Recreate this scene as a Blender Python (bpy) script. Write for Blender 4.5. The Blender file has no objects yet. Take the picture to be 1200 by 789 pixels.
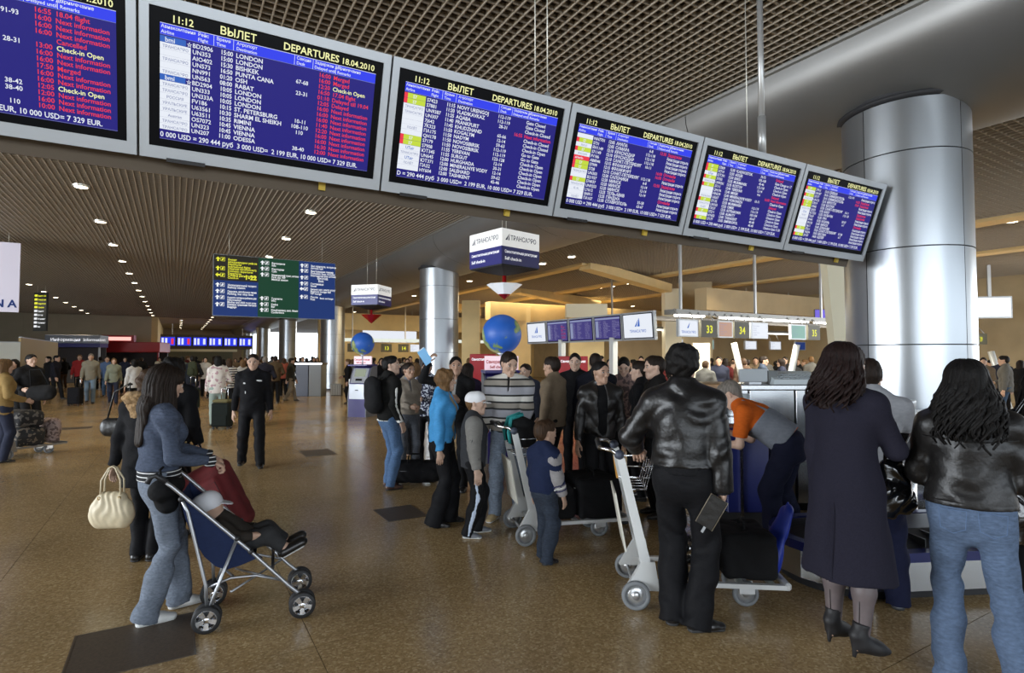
import bpy, math, random
import numpy as np
from mathutils import Vector, Matrix, Euler
R = math.radians
PI = math.pi
rnd = random.Random(7)
C = bpy.context.scene.collection
scene = bpy.context.scene

# ---------------------------------------------------------------- camera, light, exposure
# world: +Y runs down the hall, +X across it to the right, Z up; metres
CAM_H = 1.69
YAW = R(30.8)
FOC = 661.0
cam_d = bpy.data.cameras.new('camera'); cam = bpy.data.objects.new('camera', cam_d); C.objects.link(cam)
cam_d.sensor_width = 36.0; cam_d.lens = 36.0 * FOC / 1200.0; cam_d.clip_start = 0.05; cam_d.clip_end = 400
cam.location = (0, 0, CAM_H)
cam.rotation_euler = (R(90 + 2.04), 0, -YAW)
scene.camera = cam
scene.view_settings.view_transform = 'Standard'
scene.view_settings.look = 'None'
scene.view_settings.gamma = 1.0
scene.view_settings.use_curve_mapping = False
scene.view_settings.exposure = 1.0
world = bpy.data.worlds.new('daylight'); scene.world = world; world.use_nodes = True
bg = world.node_tree.nodes['Background']
bg.inputs[0].default_value = (0.80, 0.90, 1.0, 1); bg.inputs[1].default_value = 1.6

def area_lamp(name, loc, size, energy, col, direction):
    l = bpy.data.lights.new(name, 'AREA'); l.shape = 'RECTANGLE'; l.size, l.size_y = size
    l.energy = energy; l.color = col
    o = bpy.data.objects.new(name, l); C.objects.link(o); o.location = loc
    o.rotation_euler = Vector(direction).to_track_quat('-Z', 'Y').to_euler()
    return o
# daylight falling in through the glazed front behind the photographer and the side entrance on the left
area_lamp('front_glazing_daylight', (-3, -11.5, 3.0), (16, 3.6), 340, (0.86, 0.93, 1.0), (0.15, 1, -0.12))
area_lamp('entrance_daylight', (-14.5, 8, 2.8), (14, 3.4), 1400, (0.88, 0.94, 1.0), (1, 0.1, -0.1))
area_lamp('rear_side_daylight', (25, 58, 2.6), (16, 3.4), 1500, (0.95, 0.95, 0.9), (-1, -0.25, -0.1))  # fill added to lift the far hall, standing for its bright right-hand windows
area_lamp('side_hall_daylight', (24.5, 0, 2.8), (12, 3.0), 420, (0.9, 0.95, 1.0), (-1, 0.25, -0.12))

# ---------------------------------------------------------------- where a pixel of the 1200x789 photograph lands in the hall
def floor_at(px, py, h=0.0):
    z = (CAM_H - h) * FOC / (py - 418.0); x = (px - 600.0) / FOC * z
    return Vector((x * math.cos(YAW) + z * math.sin(YAW), z * math.cos(YAW) - x * math.sin(YAW), h))
def at_depth(px, z, py=None, h=0.0):
    x = (px - 600.0) / FOC * z
    return Vector((x * math.cos(YAW) + z * math.sin(YAW), z * math.cos(YAW) - x * math.sin(YAW), h if py is None else CAM_H - (py - 418.0) / FOC * z))

# ---------------------------------------------------------------- materials
_m = {}
def mat(name, col, rough=0.6, metal=0.0, emit=0.0, noise=0.0, nscale=8.0, bump=0.0, bscale=60.0, spec=0.5, coat=0.0, alpha=1.0, stretch=None, trans=0.0, ecol=None, sheen=0.0):
    if name in _m: return _m[name]
    m = bpy.data.materials.new(name); m.use_nodes = True; nt = m.node_tree; b = nt.nodes['Principled BSDF']
    c = (col[0], col[1], col[2], 1)
    b.inputs['Base Color'].default_value = c
    b.inputs['Roughness'].default_value = rough; b.inputs['Metallic'].default_value = metal
    b.inputs['Specular IOR Level'].default_value = spec
    b.inputs['Coat Weight'].default_value = coat
    if sheen: b.inputs['Sheen Weight'].default_value = sheen
    if trans: b.inputs['Transmission Weight'].default_value = trans
    if alpha < 1: b.inputs['Alpha'].default_value = alpha
    if emit:
        b.inputs['Emission Color'].default_value = (*(ecol or col), 1); b.inputs['Emission Strength'].default_value = emit
    if noise or bump:
        tc = nt.nodes.new('ShaderNodeTexCoord'); mp = nt.nodes.new('ShaderNodeMapping'); nt.links.new(tc.outputs['Object'], mp.inputs[0])
        if stretch: mp.inputs['Scale'].default_value = stretch
    if noise:
        n = nt.nodes.new('ShaderNodeTexNoise'); n.inputs['Scale'].default_value = nscale; n.inputs['Detail'].default_value = 6
        nt.links.new(mp.outputs[0], n.inputs['Vector'])
        mx = nt.nodes.new('ShaderNodeMix'); mx.data_type = 'RGBA'
        mx.inputs[6].default_value = tuple(max(0, v * (1 - noise)) for v in col) + (1,)
        mx.inputs[7].default_value = tuple(min(1, v * (1 + noise)) for v in col) + (1,)
        rp = nt.nodes.new('ShaderNodeMapRange'); rp.inputs[1].default_value = 0.3; rp.inputs[2].default_value = 0.7
        nt.links.new(n.outputs[0], rp.inputs[0]); nt.links.new(rp.outputs[0], mx.inputs[0]); nt.links.new(mx.outputs[2], b.inputs['Base Color'])
    if bump:
        n2 = nt.nodes.new('ShaderNodeTexNoise'); n2.inputs['Scale'].default_value = bscale; n2.inputs['Detail'].default_value = 4
        nt.links.new(mp.outputs[0], n2.inputs['Vector'])
        bp = nt.nodes.new('ShaderNodeBump'); bp.inputs['Strength'].default_value = bump; bp.inputs['Distance'].default_value = 0.01
        nt.links.new(n2.outputs[0], bp.inputs['Height']); nt.links.new(bp.outputs[0], b.inputs['Normal'])
    _m[name] = m
    return m
def emat(name, col, strength):
    """a surface that gives off light: lamps, screens, backlit signs"""
    if name in _m: return _m[name]
    m = bpy.data.materials.new(name); m.use_nodes = True; nt = m.node_tree; b = nt.nodes['Principled BSDF']
    b.inputs['Base Color'].default_value = (0.01, 0.01, 0.01, 1); b.inputs['Roughness'].default_value = 0.35
    b.inputs['Emission Color'].default_value = (*col, 1); b.inputs['Emission Strength'].default_value = strength*0.5; b.inputs['Specular IOR Level'].default_value = 0.08
    _m[name] = m
    return m

# ---------------------------------------------------------------- mesh builder
class MB:
    def __init__(s): s.v = []; s.f = []; s.sm = []
    def add(s, vs, fs, smooth=False, M=None):
        o = len(s.v)
        if M is not None: vs = [M @ Vector(v) for v in vs]
        s.v += [tuple(v) for v in vs]; s.f += [tuple(i + o for i in f) for f in fs]; s.sm += [smooth] * len(fs)
        return s
    def box(s, lo, hi, M=None, bevel=0.0):
        x0, y0, z0 = lo; x1, y1, z1 = hi
        if bevel <= 0:
            vs = [(x0,y0,z0),(x1,y0,z0),(x1,y1,z0),(x0,y1,z0),(x0,y0,z1),(x1,y0,z1),(x1,y1,z1),(x0,y1,z1)]
            return s.add(vs, [(0,3,2,1),(4,5,6,7),(0,1,5,4),(1,2,6,5),(2,3,7,6),(3,0,4,7)], M=M)
        b = bevel; vs = []; idx = {}
        for i, (X, sx) in enumerate(((x0,1),(x1,-1))):
            for j, (Y, sy) in enumerate(((y0,1),(y1,-1))):
                for k, (Z, sz) in enumerate(((z0,1),(z1,-1))):
                    idx[i,j,k,0] = len(vs); vs.append((X, Y+sy*b, Z+sz*b))
                    idx[i,j,k,1] = len(vs); vs.append((X+sx*b, Y, Z+sz*b))
                    idx[i,j,k,2] = len(vs); vs.append((X+sx*b, Y+sy*b, Z))
        fs = []
        for i in (0,1):
            q = [idx[i,0,0,0], idx[i,1,0,0], idx[i,1,1,0], idx[i,0,1,0]]; fs.append(q if i else q[::-1])
            q = [idx[0,i,0,1], idx[0,i,1,1], idx[1,i,1,1], idx[1,i,0,1]]; fs.append(q if i else q[::-1])
            q = [idx[0,0,i,2], idx[1,0,i,2], idx[1,1,i,2], idx[0,1,i,2]]; fs.append(q if i else q[::-1])
        for a in (0,1):
            for c in (0,1):
                fs.append([idx[a,c,0,0], idx[a,c,1,0], idx[a,c,1,1], idx[a,c,0,1]])
                fs.append([idx[a,0,c,0], idx[a,1,c,0], idx[a,1,c,2], idx[a,0,c,2]])
                fs.append([idx[0,a,c,1], idx[1,a,c,1], idx[1,a,c,2], idx[0,a,c,2]])
        for i in (0,1):
            for j in (0,1):
                for k in (0,1): fs.append([idx[i,j,k,0], idx[i,j,k,1], idx[i,j,k,2]])
        return s.add(vs, fs, M=M)
    def cbox(s, c, size, M=None, bevel=0.0):
        return s.box([c[i]-size[i]/2 for i in range(3)], [c[i]+size[i]/2 for i in range(3)], M, bevel)
    def tube(s, pts, r, n=10, closed=False, caps=True, M=None, flat=None):
        pts = [Vector(p) for p in pts]; rs = r if isinstance(r, (list, tuple)) else [r] * len(pts)
        vs = []; fs = []; N = len(pts); prev = None
        for i, p in enumerate(pts):
            if closed: t = pts[(i+1) % N] - pts[i-1]
            else: t = pts[min(i+1, N-1)] - pts[max(i-1, 0)]
            t.normalize()
            if prev is None:
                up = Vector((0,0,1)) if abs(t.z) < 0.9 else Vector((1,0,0)); u = t.cross(up).normalized()
            else: u = (prev - t * prev.dot(t)).normalized()
            prev = u; w = t.cross(u)
            for k in range(n):
                a = 2*PI*k/n
                vs.append(p + (u*math.cos(a) + w*math.sin(a)*(flat or 1)) * rs[i])
        for i in range(N if closed else N-1):
            j = (i+1) % N
            for k in range(n):
                l = (k+1) % n; fs.append((i*n+k, i*n+l, j*n+l, j*n+k))
        if caps and not closed: fs.append(tuple(range(n))[::-1]); fs.append(tuple((N-1)*n+k for k in range(n)))
        return s.add(vs, fs, True, M)
    def lathe(s, prof, n=24, M=None, a0=0.0, a1=2*PI, smooth=True):
        full = abs(a1-a0-2*PI) < 1e-6; m = n if full else n+1; vs = []; fs = []
        for (r, z) in prof:
            for k in range(m):
                a = a0 + (a1-a0)*k/n; vs.append((r*math.cos(a), r*math.sin(a), z))
        for i in range(len(prof)-1):
            for k in range(n):
                l = (k+1) % m if full else k+1
                fs.append((i*m+k, i*m+l, (i+1)*m+l, (i+1)*m+k))
        return s.add(vs, fs, smooth, M)
    def ball(s, c, r, n=16, m=10, M=None):
        rx, ry, rz = r if isinstance(r, (tuple, list)) else (r, r, r); vs = []; fs = []
        for j in range(m+1):
            t = PI*j/m
            for k in range(n):
                a = 2*PI*k/n; vs.append((c[0]+rx*math.sin(t)*math.cos(a), c[1]+ry*math.sin(t)*math.sin(a), c[2]+rz*math.cos(t)))
        for j in range(m):
            for k in range(n):
                l = (k+1) % n; fs.append((j*n+k, (j+1)*n+k, (j+1)*n+l, j*n+l))
        return s.add(vs, fs, True, M)
    def prism(s, poly, z0, z1, M=None):
        n = len(poly); vs = [(x,y,z0) for x,y in poly] + [(x,y,z1) for x,y in poly]
        fs = [tuple(range(n))[::-1], tuple(range(n,2*n))] + [(i,(i+1)%n,n+(i+1)%n,n+i) for i in range(n)]
        return s.add(vs, fs, M=M)
    def quad(s, a, b, c, d, M=None): return s.add([a,b,c,d], [(0,1,2,3)], M=M)
    def mesh(s, name, m):
        me = bpy.data.meshes.new(name); me.from_pydata(s.v, [], s.f); me.materials.append(m)
        me.polygons.foreach_set('use_smooth', s.sm); me.update(); return me
    def build(s, name, m, parent=None, label=None, kind=None):
        o = bpy.data.objects.new(name, s.mesh(name, m)); C.objects.link(o)
        if parent is not None: o.parent = parent
        if label: o['label'] = label
        if kind: o['kind'] = kind
        return o
def B(lo, hi, bevel=0.0, M=None): return MB().box(lo, hi, M, bevel)
def tag(o, label, cat, group=None, kind=None):
    o['label'] = label; o['category'] = cat
    if group: o['group'] = group
    if kind: o['kind'] = kind
    return o
def thing(name, label, cat, loc=(0,0,0), rz=0.0, group=None, M=None):
    o = bpy.data.objects.new(name, None); C.objects.link(o); o.empty_display_size = 0.1
    o.location = loc; o.rotation_euler = (0, 0, rz)
    return tag(o, label, cat, group)
def struct(name, mb, m, parent=None):
    o = mb.build(name, m, parent)
    if parent is None: o['kind'] = 'structure'
    return o
def copy_tree(o, parent=None):
    c = o.copy(); C.objects.link(c); c.parent = parent
    for ch in list(o.children): copy_tree(ch, c)
    return c
def TR(loc=(0,0,0), rz=0.0, rx=0.0, ry=0.0): return Matrix.Translation(loc) @ Euler((rx, ry, rz)).to_matrix().to_4x4()
def link_obj(name, me, parent, M=None):
    o = bpy.data.objects.new(name, me); C.objects.link(o); o.parent = parent
    if M is not None: o.matrix_local = M
    return o

# lettering: every string becomes flat outlines gathered in one mesh
_font = {}
def glyphs(text, bold=0.0):
    k = (text, bold)
    if k in _font: return _font[k]
    cu = bpy.data.curves.new('t', 'FONT'); cu.body = text; cu.size = 1.0; cu.resolution_u = 2; cu.offset = bold
    o = bpy.data.objects.new('t', cu); me = bpy.data.meshes.new_from_object(o)
    v = np.empty(len(me.vertices)*3, dtype=np.float32); me.vertices.foreach_get('co', v); v = v.reshape(-1,3)
    f = [tuple(p.vertices) for p in me.polygons]
    bpy.data.objects.remove(o); bpy.data.curves.remove(cu); bpy.data.meshes.remove(me)
    _font[k] = (v, f); return _font[k]
def letter(mb, text, x, y, size, M, align='l', width=None, bold=0.012, lift=0.0, sx=1.0):
    """text in the XY plane of M, y up; baseline at y"""
    if not text.strip(): return
    v, f = glyphs(text, bold)
    if len(v) == 0: return
    w = v[:,0].max()*size*sx
    if width and w > width: sx *= width/w; w = width
    ox = {'l': x, 'c': x-w/2, 'r': x-w}[align]
    mb.add([(ox+p[0]*size*sx, y+p[1]*size, lift) for p in v], f, M=M)
# ---------------------------------------------------------------- the building
CEIL = 4.97; CEIL_R = 4.63; XL = -16.0; XR = 26.0; YB = 80.0; BX0, BX1 = 5.85, 8.1

def floor_material():
    m = bpy.data.materials.new('polished_terrazzo'); m.use_nodes = True; nt = m.node_tree; b = nt.nodes['Principled BSDF']
    N, L = nt.nodes.new, nt.links.new
    geo = N('ShaderNodeNewGeometry')
    big = N('ShaderNodeTexNoise'); big.inputs['Scale'].default_value = 0.7; big.inputs['Detail'].default_value = 5; L(geo.outputs['Position'], big.inputs['Vector'])
    ch = N('ShaderNodeTexVoronoi'); ch.inputs['Scale'].default_value = 75; L(geo.outputs['Position'], ch.inputs['Vector'])
    fi = N('ShaderNodeTexNoise'); fi.inputs['Scale'].default_value = 45; fi.inputs['Detail'].default_value = 3; L(geo.outputs['Position'], fi.inputs['Vector'])
    r1 = N('ShaderNodeValToRGB'); e = r1.color_ramp.elements
    e[0].position = 0.0; e[0].color = (0.30, 0.20, 0.088, 1); e[1].position = 1.0; e[1].color = (0.55, 0.41, 0.22, 1)
    e2 = r1.color_ramp.elements.new(0.45); e2.color = (0.385, 0.258, 0.118, 1); e3 = r1.color_ramp.elements.new(0.8); e3.color = (0.44, 0.305, 0.148, 1)
    sep = N('ShaderNodeSeparateColor'); L(ch.outputs['Color'], sep.inputs[0]); L(sep.outputs[0], r1.inputs[0])
    mx = N('ShaderNodeMix'); mx.data_type = 'RGBA'; mx.blend_type = 'MULTIPLY'; mx.inputs[0].default_value = 1.0
    r2 = N('ShaderNodeMapRange'); r2.inputs[1].default_value = 0.3; r2.inputs[2].default_value = 0.7; r2.inputs[3].default_value = 0.78; r2.inputs[4].default_value = 1.12
    L(big.outputs[0], r2.inputs[0]); L(r1.outputs[0], mx.inputs[6]); L(r2.outputs[0], mx.inputs[7])
    L(mx.outputs[2], b.inputs['Base Color'])
    r3 = N('ShaderNodeMapRange'); r3.inputs[3].default_value = 0.17; r3.inputs[4].default_value = 0.25; L(big.outputs[0], r3.inputs[0]); L(r3.outputs[0], b.inputs['Roughness'])
    bp = N('ShaderNodeBump'); bp.inputs['Strength'].default_value = 0.012; bp.inputs['Distance'].default_value = 0.01; L(fi.outputs[0], bp.inputs['Height']); L(bp.outputs[0], b.inputs['Normal'])
    return m
M_FLOOR = floor_material()
M_JOINT = mat('floor_joint', (0.04, 0.028, 0.018), 0.8)
M_PLATE = mat('floor_hatch_bronze', (0.085, 0.062, 0.042), 0.5, noise=0.25, nscale=60, bump=0.1, bscale=200)
# floor: a screed below, slabs on it; the slabs near the camera are parts, the far ones one joined part
TILE = 1.83; X0T = -1.10 - 1.83*8
fl = struct('floor', B((XL-1, -13, -0.3), (XR+1, YB+1, -0.004)), M_JOINT)
far = MB(); meshes = {}
ny0 = -13.0; nyn = int((YB+14)/TILE)
for i in range(24):
    x0 = X0T + i*TILE
    for j in range(nyn):
        y0 = ny0 + j*TILE*1.0
        near = (-3 < x0 < 9) and (0 < y0 < 15)
        if near:
            if 's' not in meshes: meshes['s'] = B((0.002, 0.002, -0.02), (TILE-0.002, TILE-0.002, 0.0)).mesh('floor_slab', M_FLOOR)
            link_obj('floor_slab', meshes['s'], fl, Matrix.Translation((x0, y0, 0)))
        else: far.quad((x0+.002, y0+.002, 0), (x0+TILE-.002, y0+.002, 0), (x0+TILE-.002, y0+TILE-.002, 0), (x0+.002, y0+TILE-.002, 0))
far.build('distant_floor_slabs', M_FLOOR, fl, kind='stuff')
for (x0, y0, x1, y1, lab) in ((-0.48, 3.73, 0.12, 4.32, 'large dark floor hatch under the jeans woman and stroller'),
                              (1.91, 5.66, 2.32, 6.16, 'dark floor hatch left of the family with the boy in a cap'),
                              (1.93, 10.0, 2.42, 10.65, 'dark floor hatch in the open floor behind the uniformed man'),
                              (-2.7, 16.5, -1.7, 17.0, 'dark floor strip far left before the walking travellers')):
    h = thing('floor_hatch', lab, 'floor hatch', (x0, y0, 0))
    B((0, 0, 0.0), (x1-x0, y1-y0, 0.003), 0.0).build('plate', M_PLATE, h)
    fr = MB(); w = 0.012
    for (a, b_) in (((-w, -w, 0), (x1-x0+w, 0, 0.004)), ((-w, y1-y0, 0), (x1-x0+w, y1-y0+w, 0.004)), ((-w, 0, 0), (0, y1-y0, 0.004)), ((x1-x0, 0, 0), (x1-x0+w, y1-y0, 0.004))): fr.box(a, b_)
    fr.build('frame', mat('hatch_frame', (0.14, 0.11, 0.08), 0.4, 0.6), h)

# ceiling: open metal grid under a dark void
M_BAR = mat('ceiling_grid_bar', (0.47, 0.41, 0.325), 0.45, 0.15)
M_BAR2 = mat('ceiling_cross_bar', (0.31, 0.26, 0.20), 0.5, 0.15)
M_VOID = mat('ceiling_void', (0.06, 0.044, 0.03), 0.9)
ce = struct('ceiling', B((XL, -12, CEIL+0.26), (BX0+0.3, YB, CEIL+0.4)), M_VOID)
PIT = 0.104
g = MB(); x = XL
while x < BX0:
    g.box((x-0.006, -1.0, CEIL), (x+0.006, 55, CEIL+0.045)); x += PIT
g.build('ceiling_grid_long_bars', M_BAR, ce, kind='stuff')
g = MB(); y = -1.0
while y < 55:
    g.box((XL if y > 12 else -6.0, y-0.006, CEIL+0.006), (BX0, y+0.006, CEIL+0.05)); y += PIT
g.build('ceiling_grid_cross_bars', M_BAR2, ce, kind='stuff')
struct('ceiling_recess', B((-1.5, 55, CEIL-0.02), (BX0+0.2, YB, CEIL+0.1)), mat('recess_ceiling', (0.22, 0.17, 0.11), 0.7))
cr = struct('ceiling_side_hall', B((BX1-0.3, -12, CEIL_R+0.26), (XR, YB, CEIL_R+0.4)), M_VOID)
g = MB(); x = BX1
while x < XR: g.box((x-0.007, -4, CEIL_R), (x+0.007, 40, CEIL_R+0.045)); x += 0.125
g.build('ceiling_grid_long_bars', M_BAR, cr, kind='stuff')
g = MB(); y = -4.0
while y < 40: g.box((BX1, y-0.007, CEIL_R+0.006), (XR, y+0.007, CEIL_R+0.05)); y += 0.125
g.build('ceiling_grid_cross_bars', M_BAR2, cr, kind='stuff')
# cream light strips let into the side hall ceiling
M_CREAM = mat('cream_plaster', (0.74, 0.56, 0.27), 0.6, noise=0.06, nscale=2)
M_CREAM2 = mat('pale_cream_panel', (0.72, 0.66, 0.48), 0.5)
M_TAN = mat('tan_wall', (0.46, 0.36, 0.21), 0.65, noise=0.08, nscale=1.5)
for n, (xa, xb, ya, yb) in enumerate(((14.75, 15.3, -3, 36), (10.9, 11.3, 14, 36), (19.3, 19.8, -3, 36))):
    struct('trim_%d' % (n+1), B((xa, ya, CEIL_R-0.07), (xb, yb, CEIL_R+0.02)), M_CREAM)
# the big silver beam along the column line
M_SIL = mat('silver_beam_cladding', (0.23, 0.225, 0.215), 0.45, 0.65, noise=0.05, nscale=1.0)
segs = 20; prof = []
for k in range(segs+1):
    t = k/segs; a = PI*t
    xx = (BX0+BX1)/2 - math.cos(a)*(BX1-BX0)/2
    zz = (CEIL*(1-t)+CEIL_R*t) + 0.02 - math.sin(a)**0.8*(0.62)
    prof.append((xx, zz))
beam = None
bs = struct('trim_4', B((BX0+0.25, -12, CEIL-0.05), (BX1-0.25, YB, CEIL+0.3)), M_VOID)
y = -3.45; L_ = 4.35
pm = MB()
n = len(prof)
for (yy, j) in ((0.006, 0), (L_-0.006, 1)): pm.v += [(px, yy, pz) for px, pz in prof]
pm.f += [(k, k+1, n+k+1, n+k) for k in range(n-1)]; pm.sm += [True]*(n-1)
pmesh = pm.mesh('beam_panel', M_SIL)
while y < YB-2:
    link_obj('beam_panel', pmesh, bs, Matrix.Translation((0, y, 0))); y += L_
# strips added along both beam edges, their pale metal standing for the edge highlight
for (xx, zz, n_) in ((BX0-0.02, CEIL-0.03, 5), (BX1+0.02, CEIL_R-0.03, 6)):
    struct('trim_%d' % n_, B((xx-0.03, -3, zz), (xx+0.03, YB, zz+0.05)), mat('beam_edge_highlight', (0.50, 0.49, 0.46), 0.42, 0.8))

# columns of brushed steel panels
M_STEEL = mat('brushed_steel_panel', (0.44, 0.465, 0.49), 0.33, 0.9, bump=0.03, bscale=90, stretch=(1, 1, 0.02))
M_DARK = mat('dark_gap', (0.02, 0.02, 0.022), 0.7)
CR = 0.585
ring_h = [(0.10, 0.83), (0.83, 1.81), (1.81, 2.79), (2.79, 3.77), (3.77, 4.30)]
pan = {}
for (a_, b_) in ring_h:
    pm = MB()
    for pr in ([(CR-0.012, a_+0.004), (CR, a_+0.006)], [(CR, a_+0.006), (CR, b_-0.006)], [(CR, b_-0.006), (CR-0.012, b_-0.004)]): pm.lathe(pr, 20, a0=0.007, a1=PI/2-0.007)
    pan[a_] = pm.mesh('column_panel', M_STEEL)
for n_, cy in enumerate((3.04, 15.7, 29.1, 42.4, 55.4, 68.5)):
    col = struct('column', MB().lathe([(CR-0.02, 0), (CR-0.02, 4.5)], 32), M_DARK)
    col.location = (6.8, cy, 0); col['label'] = ['nearest broad steel-clad column behind the service counter', 'second steel-clad column, behind the self-service kiosks', 'third steel column, with a small bin at its foot', 'fourth steel column, slimmer with distance', 'fifth steel column from the camera, far back', 'farthest steel column in the row'][n_]
    MB().lathe([(CR+0.015, 0), (CR+0.015, 0.10), (CR-0.01, 0.105)], 32).build('base_ring', mat('column_base', (0.10, 0.10, 0.11), 0.4, 0.6), col)
    MB().lathe([(CR-0.02, 4.30), (CR+0.045, 4.31), (CR+0.045, 4.345), (CR-0.02, 4.35)], 48).build('top_ring', M_DARK, col)
    off = R(-36+49.5 - 0)
    for (a_, b_) in ring_h:
        for q in range(4):
            link_obj('column_panel', pan[a_], col, Matrix.Rotation(R(-102.0)+q*PI/2 + (0 if n_ == 0 else 0.6), 4, 'Z'))

# walls
M_GREYW = mat('grey_beige_wall', (0.46, 0.42, 0.31), 0.7, noise=0.07, nscale=0.6)
M_BR = mat('brown_wall', (0.20, 0.15, 0.10), 0.7)
wl = struct('wall_left', B((XL-0.3, -12, 0), (XL, 1, 5.3)), M_GREYW)
struct('wall_left_far', B((XL-0.3, 16, 0), (XL, 55.3, 5.3)), M_GREYW)
wb = struct('wall_back', B((XL, 55.2, 0), (-1.5, 55.6, CEIL+0.05)), M_GREYW)
xx = XL
k = 0
pm_ = B((0.01, -0.02, 0), (2.03, 0, 1.22)).mesh('wall_panel', M_GREYW)
while xx < -2.0:
    for zz in (0, 1.24, 2.48, 3.72):
        link_obj('wall_panel', pm_, wb, Matrix.Translation((xx, 55.19, zz)))
    xx += 2.05
struct('wall_recess_side', B((-1.75, 55.0, 0), (-1.3, YB, CEIL)), M_CREAM)
struct('wall_recess_back', B((-1.5, YB-3, 0), (BX1, YB-2.7, CEIL)), M_BR)
struct('trim_7', B((-1.3, 66.2, 2.2), (5.6, 66.6, 2.45)), mat('pale_lintel', (0.7, 0.66, 0.5), 0.5))
struct('wall_recess_screen', B((-1.3, 66.6, 0), (5.2, 66.9, 2.2)), mat('dark_olive_wall', (0.10, 0.10, 0.07), 0.7))
struct('wall_right', B((XR, -12, 0), (XR+0.3, YB, 5.1)), M_TAN)
struct('wall_side_hall_back', B((BX1+0.3, 40.0, 0), (XR, 40.3, 5.0)), M_CREAM)
struct('wall_rear_low', B((XL, -12.3, 0), (XR, -12.0, 0.9)), M_GREYW)
# cream bulkheads, sloping beams and panels of the check-in hall
w1 = struct('wall_bulkhead', B((12.0, 22.0, 3.35), (XR, 22.5, 4.15)), M_CREAM)
struct('wall_bulkhead_near', B((15.2, 12.8, 3.25), (XR, 13.3, 4.0)), M_TAN)
struct('wall_bulkhead_far', B((8.6, 34, 3.3), (XR, 34.4, 4.3)), M_CREAM)
struct('wall_side_hall_cross', B((17.5, 20, 0), (XR, 20.3, 3.3)), M_TAN)
def slab_between(name, p, q, w, t, m):
    p, q = Vector(p), Vector(q); d = (q-p); Ln = d.length; rot = d.to_track_quat('X', 'Z').to_matrix().to_4x4()
    return struct(name, MB().box((0, -w/2, -t/2), (Ln, w/2, t/2), Matrix.Translation(p) @ rot), m)
slab_between('trim_8', at_depth(686, 17.8, 310), at_depth(782, 21, 338), 0.45, 0.3, M_CREAM)
slab_between('trim_9', at_depth(606, 24.5, 338), at_depth(700, 28, 358), 0.5, 0.4, M_CREAM)
slab_between('trim_10', at_depth(500, 29.5, 352), at_depth(560, 33, 366), 0.5, 0.4, M_CREAM)
def pillar(px0, px1, z, y0, y1, m, name='cream_pillar', dep=0.5):
    a = at_depth(px0, z, y0); b = at_depth(px1, z, y1); w = (b.xy-a.xy).length
    o = struct('trim_p', MB().box((0, 0, b.z), (w, dep, a.z), Matrix.Translation((a.x, a.y, 0)) @ Matrix.Rotation(-YAW, 4, 'Z'), 0), m)
    return o
_tn = [11]
def P_(*a, **k):
    o = pillar(*a, **k); o.name = 'trim_%d' % _tn[0]; _tn[0] += 1; return o
P_(664, 712, 19.5, 356, 372, M_CREAM2); P_(668, 708, 19.6, 372, 475, M_CREAM)
P_(780, 799, 21, 338, 475, M_CREAM2); P_(799, 835, 22, 330, 480, M_TAN)
P_(812, 832, 14.5, 402, 447, M_CREAM2, dep=0.1)
P_(541, 562, 20, 352, 480, M_CREAM); P_(600, 622, 26, 360, 480, M_CREAM)
# leaning pale pillar left of the near column
pp = at_depth(996, 9.2); 
lean = struct('trim_20', MB().box((-0.15, -0.1, 0), (0.15, 0.1, 4.0), Matrix.Translation((pp.x, pp.y, 0)) @ Matrix.Rotation(-0.55, 4, 'Z') @ Matrix.Rotation(R(-4.5), 4, 'Y')), M_CREAM2)

# downlights: each a ring, a lamp disc and its own light
M_DL = emat('downlight_lamp', (1.0, 0.86, 0.62), 14.0)
M_DLR = mat('downlight_ring', (0.6, 0.58, 0.52), 0.3, 0.7)
ORD = ['first', 'second', 'third', 'fourth', 'fifth', 'sixth', 'seventh', 'eighth', 'ninth', 'tenth', 'eleventh', 'twelfth', 'thirteenth', 'fourteenth', 'fifteenth', 'sixteenth', 'seventeenth', 'eighteenth', 'nineteenth', 'twentieth', 'twenty-first', 'twenty-second', 'twenty-third', 'twenty-fourth', 'twenty-fifth', 'twenty-sixth', 'twenty-seventh', 'twenty-eighth', 'twenty-ninth', 'thirtieth']
ring_me = MB().lathe([(0.105, 0.004), (0.135, -0.004), (0.14, 0.0), (0.14, 0.05)], 20).mesh('ring', M_DLR)
disc_me = MB().lathe([(0.0, 0.0), (0.106, 0.0)], 20, smooth=False).mesh('lamp_disc', M_DL)
spot_d = bpy.data.lights.new('downlight', 'SPOT'); spot_d.energy = 110; spot_d.color = (1.0, 0.83, 0.58); spot_d.spot_size = R(110); spot_d.spot_blend = 0.8; spot_d.shadow_soft_size = 0.09
def downlight(x, y, z, label, group, lit=True, s=1.0, e=None):
    t = thing('downlight', label, 'downlight', (x, y, z-0.024), 0, group); t.scale = (s, s, 1)
    link_obj('ring', ring_me, t); link_obj('lamp_disc', disc_me, t)
    if lit:
        o = bpy.data.objects.new('downlight_light', spot_d); C.objects.link(o); o.parent = t; o.location = (0, 0, -0.02)
for k in range(7): downlight(-5.75, 33+3.29*k, CEIL-0.004, 'round downlight in the far-left ceiling row, %s from the near end' % ORD[k], 'far-left row of downlights', k % 2 == 0)
for k in range(13): downlight(-1.62, 13.45+3.29*k, CEIL-0.004, 'round downlight in the long left ceiling row, %s from the camera' % ORD[k], 'long left row of downlights', k % 2 == 0 or k < 4)
for k in range(20): downlight(2.57, 13.2+3.3*k, (CEIL if k < 13 else CEIL-0.02)-0.006, 'downlight in the middle ceiling row by the direction sign, %s from the camera' % ORD[k], 'middle row of downlights', k % 2 == 0 or k < 4)
for k in range(6): downlight(0.4, 58+3.3*k, CEIL-0.03, 'round downlight deep in the rear recess, %s of its row' % ORD[k], 'rear recess downlights', False)
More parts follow.
